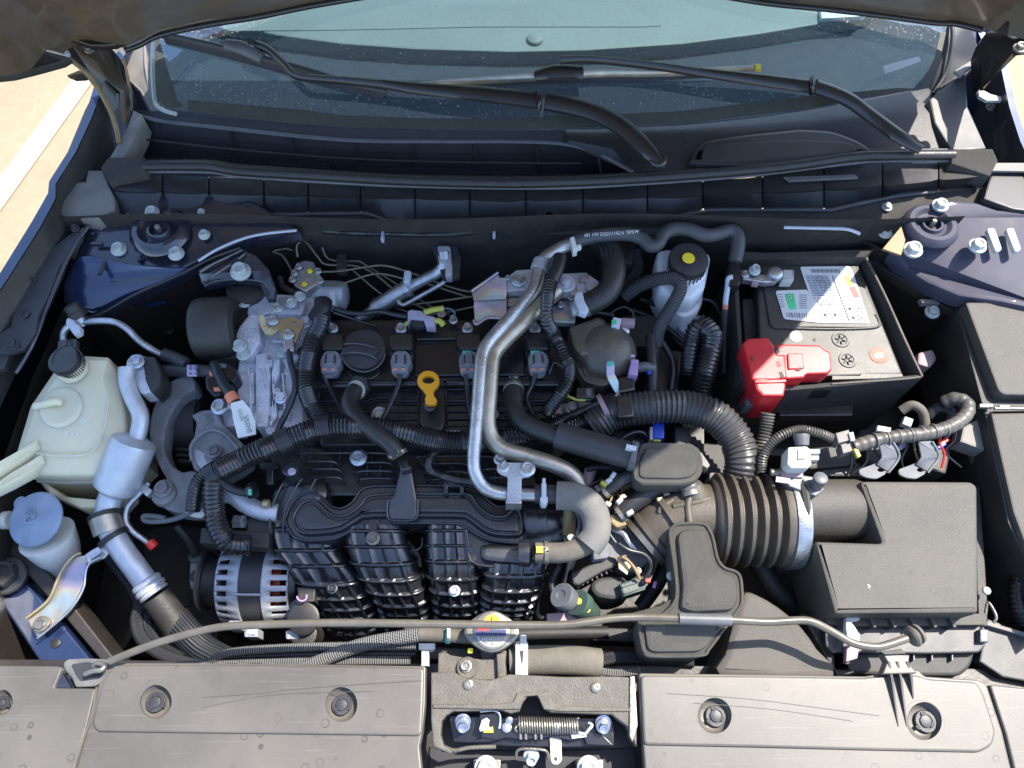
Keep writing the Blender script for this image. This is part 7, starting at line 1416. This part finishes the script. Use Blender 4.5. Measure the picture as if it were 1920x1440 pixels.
lathe('plug_boot', (1503, 824, .045), (0, 1, .2), [(-12, 12), (4, 15), (8, 15), (10, 12)], GRY, n=20, parent=mf); box('pink_seal', 1486, 890, .028, 40, 8, .006, PNKD, b=1, rot=4, parent=mf)
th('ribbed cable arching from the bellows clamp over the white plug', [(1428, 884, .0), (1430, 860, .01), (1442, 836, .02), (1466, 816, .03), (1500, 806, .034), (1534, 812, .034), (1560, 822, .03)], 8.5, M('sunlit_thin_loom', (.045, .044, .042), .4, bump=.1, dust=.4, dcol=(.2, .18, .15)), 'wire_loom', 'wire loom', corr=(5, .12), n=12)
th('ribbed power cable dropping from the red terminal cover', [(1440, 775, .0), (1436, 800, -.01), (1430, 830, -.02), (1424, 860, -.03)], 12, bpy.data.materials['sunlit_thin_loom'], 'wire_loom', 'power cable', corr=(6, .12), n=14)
# brackets and looms between battery and airbox
for i, x in enumerate((1610, 1684)):
    t = T('silver_bracket', ('left one of two curved silver brackets behind the airbox', 'right one of two curved silver brackets behind the airbox')[i], 'bracket', (x+30, 860, .0), 'curved silver brackets')
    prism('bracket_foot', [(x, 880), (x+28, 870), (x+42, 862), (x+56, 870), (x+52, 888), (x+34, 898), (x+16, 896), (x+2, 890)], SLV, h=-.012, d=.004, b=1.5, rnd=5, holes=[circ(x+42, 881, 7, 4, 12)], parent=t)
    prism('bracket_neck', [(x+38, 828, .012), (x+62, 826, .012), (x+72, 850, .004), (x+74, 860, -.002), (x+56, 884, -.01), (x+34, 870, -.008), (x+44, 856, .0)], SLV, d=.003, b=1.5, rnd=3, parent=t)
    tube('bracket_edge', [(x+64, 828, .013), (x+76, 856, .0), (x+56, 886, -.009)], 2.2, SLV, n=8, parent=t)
lo = T('wire_loom', 'taped sunlit loom curving from the airbox back up to the fuse box', 'wire loom', (1700, 810, .0))
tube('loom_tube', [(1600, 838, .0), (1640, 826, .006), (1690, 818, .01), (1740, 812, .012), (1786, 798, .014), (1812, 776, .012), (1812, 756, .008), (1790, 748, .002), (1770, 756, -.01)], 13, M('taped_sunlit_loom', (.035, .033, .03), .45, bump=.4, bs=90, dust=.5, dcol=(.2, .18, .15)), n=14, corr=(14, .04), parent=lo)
for i in range(7): band('tape_ring', (1640+i*22, 826-i*3.4, .007+i*.001), (1652+i*22, 824-i*3.4, .007+i*.001), 14.3, 3, GRY, parent=lo)
tube('loop', [(1690, 770, -.02), (1710, 760, -.01), (1728, 770, -.01), (1734, 792, -.02), (1730, 810, -.03)], 9, RUBD, n=12, parent=lo); tube('loop', [(1740, 780, -.03), (1760, 764, -.02), (1782, 772, -.02), (1780, 792, -.03)], 10, RUB, n=12, parent=lo)
box('white_patch', 1658, 804, .016, 26, 10, .006, WHT, rot=10, b=2, parent=lo); box('white_patch', 1703, 790, -.006, 18, 16, .01, WHT, rot=20, b=3, parent=lo)
wr_ = random.Random(3)
for i in range(9):
    x0 = 1600+i*24; m_ = (WIRE, WIRE, TAPE, PNKD, WIRE, BUF, WIRE, REDB, WIRE)[i]
    tube('wire_strand', [(x0, 832-i*3, .004), (x0+wr_.uniform(-8, 8), 850-i*3, -.006), (x0+wr_.uniform(-20, 10), 872-i*3, -.018), (x0+wr_.uniform(-30, 16), 892-i*2, -.03)], 2.2, m_, n=6, parent=lo)
gc_ = T('grey_connector', 'pale grey double connector between white plug and taped loom', 'connector', (1590, 828, .0))
box('connector_shell', 1582, 818, .008, 26, 20, .02, TRM, rot=-15, b=2, parent=gc_); box('connector_shell', 1592, 838, .004, 28, 18, .02, TRM, rot=-15, b=2, parent=gc_); box('yellow_clip', 1608, 848, .008, 8, 18, .006, YTP, rot=-25, b=2, parent=gc_); box('latch', 1598, 818, .012, 8, 16, .004, WHC, rot=-15, b=1, parent=gc_)
for i, (x, y, m_) in enumerate(((1692, 836, LAV), (1772, 826, REDB), (1766, 834, BLU))): box('wire_plug', x, y, -.01, 18, 9, .01, m_, rot=-30, b=2, label=('small lavender plug under the taped loom', 'small red plug at the bend of the taped loom', 'small blue plug beside the red plug')[i], cat='plug')
for i, (x, y, w_, l_, r_, m_, h_, lb) in enumerate(((1560, 856, 90, 40, -5, MAT, -.04, 'dark relay block behind the air flow sensor'), (1650, 850, 50, 44, 10, MAT, -.035, 'dark connector block between the two silver brackets'), (1580, 880, 80, 26, 0, DGRY, -.05, 'low dark plate right behind the airbox snout'), (1530, 760, 140, 40, 0, DRK, -.08, 'dark tray edge below the battery'), (1760, 860, 40, 50, 12, MAT, -.05, 'dark block right of the silver brackets'))):
    box('relay_block', x, y, h_, w_, l_, .05, m_, rot=r_, b=4, rnd=4, label=lb, cat='block')
prism('pink_stub', [(1722, 660), (1750, 654), (1758, 672), (1744, 690), (1720, 682)], PNKD, h=-.06, d=.03, b=5, rnd=6, label='dusty pink plastic stub between battery and fuse box', cat='stub')
prism('shiny_clip', [(1822, 850), (1840, 854), (1842, 864), (1826, 866)], STL, h=-.05, d=.01, b=2, label='small shiny clip on the dark wall right of the airbox', cat='clip')
prism('triangular_plate', [(1806, 800), (1836, 784), (1868, 826), (1862, 850), (1800, 828)], TRM, h=-.02, d=.03, b=4, label='pale angled plate beside the lower fuse box lid', cat='plate')
prism('splash_plate', [(1852, 1160), (1990, 1210), (1990, 1290), (1880, 1270), (1836, 1240)], DGRY, h=-.06, d=.02, b=3, label='grey angled panel between airbox and right cover', cat='panel')
prism('panel_flange', [(1850, 1165), (1990, 1205), (1990, 1212), (1850, 1172)], TRM, h=-.05, d=.02, b=1, label='thin pale flange above the grey angled panel', cat='flange')
th('dark ribbed hose dropping along the right edge of the bay', [(1930, 1040, -.03), (1914, 1080, -.04), (1908, 1120, -.05), (1920, 1170, -.06)], 16, LOOM, 'corrugated_hose', 'corrugated hose', corr=(8, .08), n=14)
for i, (x, y) in enumerate(((1805, 620), (1812, 636), (1830, 664), (1842, 692), (1896, 1000))): box('wall_clip', x, y, -.03, 8, 6, .01, STL, rot=40, b=1, label=('topmost tiny shiny clip on the dark side of the fuse box', 'second tiny shiny clip from the top beside the fuse box', 'third tiny shiny clip from the top beside the fuse box', 'fourth tiny shiny clip, beside the upper lid corner', 'lone tiny shiny clip beside the lower fuse box lid')[i], cat='clip', group='tiny clips beside the fuse box')
# snorkel scoop in front of the airbox
sn2 = T('air_scoop', 'matte grey air scoop curving under the rod beside the resonator', 'air scoop', (1450, 1190, -.03))
prism('scoop_shell', [(1350, 1272), (1358, 1225), (1372, 1170), (1386, 1124), (1400, 1107), (1424, 1114), (1462, 1136), (1504, 1172), (1536, 1216), (1568, 1272)], AIR, h=-.03, d=.1, b=14, smooth=2, parent=sn2)
prism('scoop_shadow_wall', [(1500, 1150), (1560, 1160), (1600, 1266), (1570, 1270), (1540, 1216)], MAT, h=-.06, d=.06, b=3, parent=sn2)
# fuse box
fb = T('fuse_box', 'dark fuse box with pale grey lids at the right edge', 'fuse box', (1880, 750, .02))
prism('upper_lid', [(1810, 566), (1990, 566), (1990, 742), (1882, 740), (1872, 732)], AIR, h=.02, d=.03, b=4, rnd=6, parent=fb)
prism('lower_lid', [(1858, 774), (1990, 772), (1990, 1150), (1930, 1040), (1900, 960)], AIR, h=.01, d=.03, b=4, rnd=5, parent=fb)
prism('box_wall', [(1800, 562), (1812, 562), (1876, 740), (1990, 744), (1990, 770), (1862, 772), (1905, 960), (1990, 1170), (1990, 1190), (1890, 980), (1850, 790), (1800, 600)], MAT, h=.0, d=.15, b=2, parent=fb)
tube('lid_seam', [(1864, 766, .014), (1900, 766, .014), (1980, 768, .014)], 3, STL, n=8, parent=fb); box('lid_latch', 1850, 760, .012, 26, 7, .006, STL, b=1.5, parent=fb); box('lid_latch', 1884, 762, .016, 20, 5, .004, STL, b=1, parent=fb)
# ------------------------------------------------------------------ battery
bt = T('battery', 'dark grey battery with white labels, half in sun', 'battery', (1560, 600, .0))
prism('battery_case', [(1418, 486), (1606, 484), (1694, 702), (1560, 705), (1440, 706), (1424, 640)], BAT, h=-.012, d=.12, b=4, rnd=5, parent=bt)
prism('raised_panel', [(1424, 496), (1604, 494), (1652, 608), (1648, 614), (1444, 612)], BAT, h=-.009, d=.004, b=2, rnd=6, parent=bt)
tube('case_ridge', [(1450, 614, -.011), (1550, 617, -.011), (1640, 614, -.011), (1646, 600, -.01), (1640, 590, -.01)], 3, BAT, n=8, parent=bt)
LB = prism('main_label', [(1500, 500), (1592, 499), (1598, 506), (1630, 604), (1628, 606), (1536, 605)], LBL, h=-.0075, d=.0012, b=0, rnd=4, parent=bt)
LB2 = prism('side_label', [(1454, 545), (1514, 543), (1538, 605), (1470, 598)], LBL, h=-.0072, d=.0012, b=0, rnd=5, parent=bt)
def lq(u, v): # coordinates on the main label: u across, v down
    x = lerp(lerp(1500, 1536, v), lerp(1592, 1629, v), u); y = lerp(500, 605, v); return x, y
for i in range(20):
    x, y = lq(.2+i*.03, .075); box('barcode_bar', x, y, -.0071, .9+(i*7 % 3)*.5, 7, .0003, INKG, b=0, rot=-18, parent=LB)
for v_ in range(9):
    for u_ in range(5):
        x, y = lq(.08+u_*.1, .2+v_*.045)
        box('printed_line', x, y, -.0071, 6+(u_*v_ % 4), 1.3, .0003, INKG, b=0, parent=LB)
pw = M('label_shade_panel', (.3, .34, .38), .6, bump=.02)
prism('diagram_panel', [lq(.04, .15), lq(.5, .15), lq(.54, .52), lq(.1, .5)], pw, h=-.0072, d=.0004, b=0, parent=LB)
for u_, v_ in ((.3, .22), (.35, .32), (.4, .42)): tube('pictogram', [(*[lq(u_, v_)[0]+6*math.cos(a), lq(u_, v_)[1]+6*math.sin(a)], -.0069) for a in [i*math.pi/5 for i in range(10)]], .4, INKG, n=4, closed=True, res=1, straight=True, parent=LB)
for u_, v_, w_ in ((.18, .66, 15), (.36, .66, 15), (.18, .85, 17), (.38, .85, 17), (.72, .74, 17), (.9, .74, 15), (.73, .9, 17), (.9, .9, 15)):
    x, y = lq(u_, v_)
    tube('pictogram_box', [(x-w_/2, y-7, -.0069), (x+w_/2-4, y-7, -.0069), (x+w_/2, y+7, -.0069), (x-w_/2+4, y+7, -.0069)], .6, INKG, n=4, closed=True, straight=True, parent=LB)
    box('pictogram_mark', x, y+1, -.007, 6, 5, .0003, INK if w_ > 15 else INKG, rot=30, b=0, parent=LB)
prism('yellow_mark', [lq(.83, .16), lq(.95, .14), lq(.95, .34), lq(.84, .34), lq(.82, .26)], YLP, h=-.0069, d=.0004, b=0, rnd=2, parent=LB)
prism('red_mark', [lq(.86, .36), lq(.98, .35), lq(1.0, .54), lq(.9, .56), lq(.87, .48)], REDB, h=-.0069, d=.0004, b=0, parent=LB)
tube('panel_line', [(*lq(.6, .16), -.0068), (*lq(.62, .98), -.0068)], .8, INKG, n=4, straight=True, parent=LB)
prism('green_patch', [(1471, 551), (1488, 550), (1494, 579), (1480, 580)], GRE, h=-.0068, d=.0004, b=0, parent=LB2)
tube('green_ring', [(1481+3.5*math.cos(a), 557+3.5*math.sin(a), -.0062) for a in [i*math.pi/4 for i in range(8)]], .8, LBL, n=4, closed=True, straight=True, parent=LB2)
for i in range(10): box('barcode_bar', 1476+i*4.6, 590+i*.25, -.0066, 1+(i % 3)*.6, 9, .0003, INKG, b=0, rot=-12, parent=LB2)
for i in range(7): box('printed_line', 1506, 553+i*4, -.0066, 14, 1, .0003, INKG, b=0, rot=3, parent=LB2)
for i in range(6): box('printed_line', 1463+i*.8, 552+i*4.5, -.0066, 9, 1, .0003, INKG, b=0, rot=0, parent=LB2)
lathe('white_sticker', (1492, 631, -.0115), ZA, [(0, 12), (.5, 11.5)], LBL, n=24, parent=bt)
for x, y in ((1576, 637), (1589, 675)):
    v_ = lathe('vent_cap', (x, y, -.012), ZA, [(0, 17), (2, 16), (2, 12), (.5, 11)], BAT, n=28, parent=bt)
    for i in range(6):
        a = i*math.pi/3+.3; tube('cap_spoke', [(x+3*math.cos(a), y+3*math.sin(a), -.0105), (x+10*math.cos(a), y+9*math.sin(a), -.0105)], 1.5, BAT, n=5, parent=v_)
rs = lathe('red_sticker', (1647, 666, -.0115), ZA, [(0, 17), (.5, 16.5)], M('orange_red_print', (.6, .045, .015), .5, bump=0), n=32, parent=bt)
prism('hand_symbol', [(1638, 666), (1648, 660), (1656, 662), (1656, 670), (1644, 672)], LBL, h=-.0107, d=.0003, b=0, parent=rs)
for x, y in ((1443, 529), (1470, 637), (1529, 637)): box('case_notch', x-2, y, -.0115, 5, 5, .0006, INK, b=0, rot=20, parent=bt)
prism('front_lip', [(1560, 704), (1612, 704), (1614, 700), (1692, 700), (1694, 708), (1560, 712)], BAT, h=-.01, d=.008, b=1, parent=bt)
bsl = T('battery_sleeve', 'black felt lined sleeve open around the battery', 'battery sleeve', (1550, 650, -.06))
def wallseg(a, b, d0=.0, d=.2, t=4):
    (x1, y1), (x2, y2) = a, b; v = Vector((x2-x1, y2-y1)).normalized()*t; return prism('sleeve_wall', [(x1-v.y, y1+v.x), (x2-v.y, y2+v.x), (x2+v.y, y2-v.x), (x1+v.y, y1-v.x)], FELT, h=d0, d=d, b=1.5, parent=bsl)
wallseg((1380, 484), (1618, 478)); wallseg((1622, 478), (1727, 704)); wallseg((1727, 706), (1480, 728)); wallseg((1480, 728), (1392, 716)); wallseg((1392, 716), (1378, 486))
tube('sleeve_edge', [(1624, 484, .002), (1660, 556, .002), (1700, 645, .002), (1729, 706, .002)], 2.5, RUBD, n=8, parent=bsl); tube('sleeve_edge', [(1729, 706, .001), (1690, 711, .001), (1560, 720, .001)], 2, RUBD, n=8, parent=bsl)
prism('sleeve_back', [(1384, 486), (1396, 470), (1440, 472), (1640, 466), (1622, 482)], FELT, h=.01, d=.1, b=4, parent=bsl)
prism('sleeve_fold', [(1392, 560), (1412, 560), (1440, 700), (1400, 700)], FELT, h=-.03, d=.05, b=3, parent=bsl)
prism('tray_slot', [(1484, 722), (1562, 716), (1560, 730), (1490, 734)], BLK, h=-.008, d=.03, b=2, parent=bsl); box('tray_label', 1506, 726, -.0065, 40, 8, .001, TRM, b=0, rot=-1, parent=bsl)
# red terminal cover
rd = T('terminal_cover', 'bright red plastic cover over the positive battery terminal', 'terminal cover', (1460, 690, .02))
prism('cover_top', [(1392, 644), (1402, 634), (1440, 632), (1448, 642), (1454, 650), (1456, 664), (1474, 664), (1476, 708), (1452, 712), (1410, 712), (1404, 690)], RED, h=.03, d=.04, b=4, rnd=4, parent=rd)
prism('cover_arm', [(1452, 648), (1462, 644), (1538, 646), (1546, 654), (1558, 660), (1561, 692), (1552, 700), (1512, 701), (1508, 708), (1474, 710), (1456, 690)], RED, h=.024, d=.03, b=4, rnd=4, parent=rd)
prism('arm_step', [(1476, 662), (1506, 662), (1508, 690), (1478, 692)], RED, h=.027, d=.004, b=2, rnd=3, parent=rd)
prism('cover_drop', [(1412, 708), (1430, 706), (1472, 712), (1474, 722), (1470, 742), (1430, 742), (1418, 730)], RED, h=.03, d=.08, b=4, rnd=3, parent=rd)
prism('drop_band', [(1414, 712), (1474, 710), (1475, 716), (1416, 718)], RED, h=.033, d=.01, b=2, parent=rd)
for x, y in ((1461, 682), (1458, 656), (1466, 702)): prism('cover_slot', [(x-6, y-4), (x, y-6), (x+5, y+4), (x-2, y+7)], INK if y != 682 else M('deep_red', (.25, .01, .01), .5), h=.0305, d=.002, b=0, parent=rd)
box('cover_notch', 1410, 672, .0305, 3, 8, .001, INK, b=0, parent=rd); box('cover_notch', 1498, 692, .0275, 10, 2, .001, INK, b=0, parent=rd)
box('hinge_block', 1408, 752, -.01, 20, 16, .03, GRY, b=2, parent=rd)
# negative terminal
ng = T('battery_clamp', 'silver negative battery clamp with two nuts behind the battery', 'terminal clamp', (1440, 512, .01))
prism('clamp_plate', [(1386, 502), (1396, 506), (1410, 512), (1440, 514), (1446, 508), (1460, 506), (1468, 516), (1456, 528), (1434, 530), (1410, 526), (1392, 524)], ALUT, h=.01, d=.012, b=2.5, rnd=4, parent=ng)
lathe('clamp_post', (1454, 512, .016), ZA, [(-6, 15), (2, 14), (4, 12), (5, 9)], ALUT, n=24, parent=ng); box('clamp_block', 1478, 515, .014, 22, 20, .02, WHT, b=2.5, rnd=2, parent=ng)
bolt(1415, 507, .016, 8, WBT, ng, name='clamp_nut', ht=1.2); bolt(1397, 514, .012, 6, ALUT, ng, name='clamp_nut')
prism('pink_tab', [(1412, 522), (1424, 522), (1422, 534), (1410, 532)], PNKD, h=.008, d=.008, b=1, parent=ng)
st = T('standing_strap', 'slim white and orange tipped strap hanging left of the battery', 'strap', (1360, 540, .0))
tube('strap_body', [(1374, 520, .02), (1366, 522, .018), (1364, 540, .01), (1361, 560, .0), (1360, 572, -.006)], 5, WHC, n=10, parent=st); tube('strap_tip', [(1360, 571, -.006), (1360, 580, -.01)], 5.5, ORG, n=10, parent=st)
box('strap_holder', 1378, 512, .02, 20, 44, .03, BLK, b=2, parent=st); tube('strap_tail', [(1360, 580, -.012), (1358, 640, -.04), (1358, 700, -.07)], 7, RUB, n=10, parent=st)
# ------------------------------------------------------------------ brake fluid bottle
bf = T('brake_reservoir', 'milky brake fluid bottle with a black cap and yellow dot', 'brake fluid bottle', (1280, 530, .02))
lathe('bottle_neck', (1290, 508, .02), (0, 0, 1), [(-70, 24), (-50, 30), (-20, 33), (0, 33), (4, 28)], MLK, n=32, parent=bf)
prism('bottle_body', [(1232, 470), (1245, 466), (1272, 466), (1322, 470), (1334, 478), (1330, 500), (1322, 540), (1300, 560), (1260, 560), (1236, 540), (1230, 500)], MLK, h=.012, d=.05, b=8, rnd=8, parent=bf)
prism('bottle_lower', [(1226, 532), (1262, 526), (1322, 530), (1318, 566), (1308, 586), (1280, 596), (1262, 584), (1240, 560)], MLK, h=-.03, d=.06, b=8, rnd=8, parent=bf)
prism('bottle_foot', [(1262, 590), (1312, 588), (1308, 612), (1290, 630), (1272, 616)], LAV, h=-.06, d=.04, b=5, rnd=6, parent=bf)
lathe('bottle_cap', (1290, 490, .032), (0, -.02, 1), [(-10, 34), (-8, 37), (6, 37), (10, 35), (11, 31), (11.5, 2)], DGRY, n=40, parent=bf)
lathe('yellow_dot', (1291, 484, .046), ZA, [(0, 12), (1, 11.5)], YLP, n=24, parent=bf)
for i in range(14):
    a = math.radians(190+i*12.5); box('cap_ridge', 1290+36.5*math.cos(a), 490-36.5*math.sin(a), .036, 2, 3, .012, INK, b=0, parent=bf)
# dark hardware filling the gap between engine and battery
for i, (x, y, w_, l_, h_, r_, m_, lb) in enumerate(((1160, 470, 60, 40, .0, 10, MAT, 'black solenoid block under the printed hose'), (1200, 620, 60, 60, -.05, 0, MAT, 'dark transmission bracket right of the brown dome'), (1250, 700, 50, 90, -.06, 5, DRK, 'dark sensor housing left of the corrugated loop'), (1170, 720, 40, 30, .0, -10, BLK, 'black round plug body below the purple connector'), (1330, 860, 80, 60, -.08, 0, MAT, 'dark bracket plate inside the arch of the thick loom'), (1180, 830, 70, 40, -.04, 15, MAT, 'dark valve block under the thick hose sleeve'), (1350, 900, 40, 30, -.03, 0, TRM, 'pale bracket end beside the bellows'), (1160, 1190, 100, 26, -.1, 2, MAT, 'dark fan shroud piece right of the radiator cap'), (1280, 820, 30, 40, -.03, 0, DGRY, 'grey clip block right of the blue connector'))):
    box('bay_block', x, y, h_, w_, l_, .05, m_, rot=r_, b=4, rnd=5, label=lb, cat='block')
for i, (l_, r_, m_, lb) in enumerate((([(1090, 590, .0), (1120, 586, .0), (1150, 592, -.005)], 4, WIRE, 'short shiny wire under the curled hose'), ([(1150, 850, -.03), (1170, 820, -.02), (1200, 810, -.02), (1220, 826, -.03)], 5, WIRE, 'thin wire looping below the big loom saddle'), ([(1240, 640, -.03), (1262, 680, -.04), (1258, 730, -.05)], 6, WIRE, 'black wire drop left of the corrugated loop'), ([(1300, 560, -.04), (1336, 566, -.04), (1356, 600, -.06)], 4, WIRE, 'thin dark wire between brake bottle and battery'), ([(1100, 880, -.03), (1130, 876, -.03), (1180, 884, -.03)], 6, MAT, 'dark tube behind the wire clamps'), ([(1400, 1010, -.1), (1450, 1100, -.12), (1500, 1150, -.14)], 20, MAT, 'dark hose deep below the bellows'), ([(1090, 1000, -.1), (1060, 1080, -.12), (1050, 1150, -.13)], 10, WIRE, 'dark cable passing down beside the last runner'), ([(760, 1180, -.1), (900, 1192, -.1), (1000, 1188, -.1), (1140, 1186, -.1)], 12, MAT, 'dark pipe crossing behind the radiator cap'), ([(1016, 1060, -.08), (1010, 1100, -.1), (1006, 1150, -.14), (1020, 1160, -.15)], 5, WIRE, 'thin black strap along the last runner'), ([(1260, 1000, -.12), (1240, 1080, -.13), (1200, 1140, -.14)], 14, MAT, 'dark hose under the rubber elbow'))):
    th(lb, l_, r_, m_, 'bay_hose', 'hose', n=10)
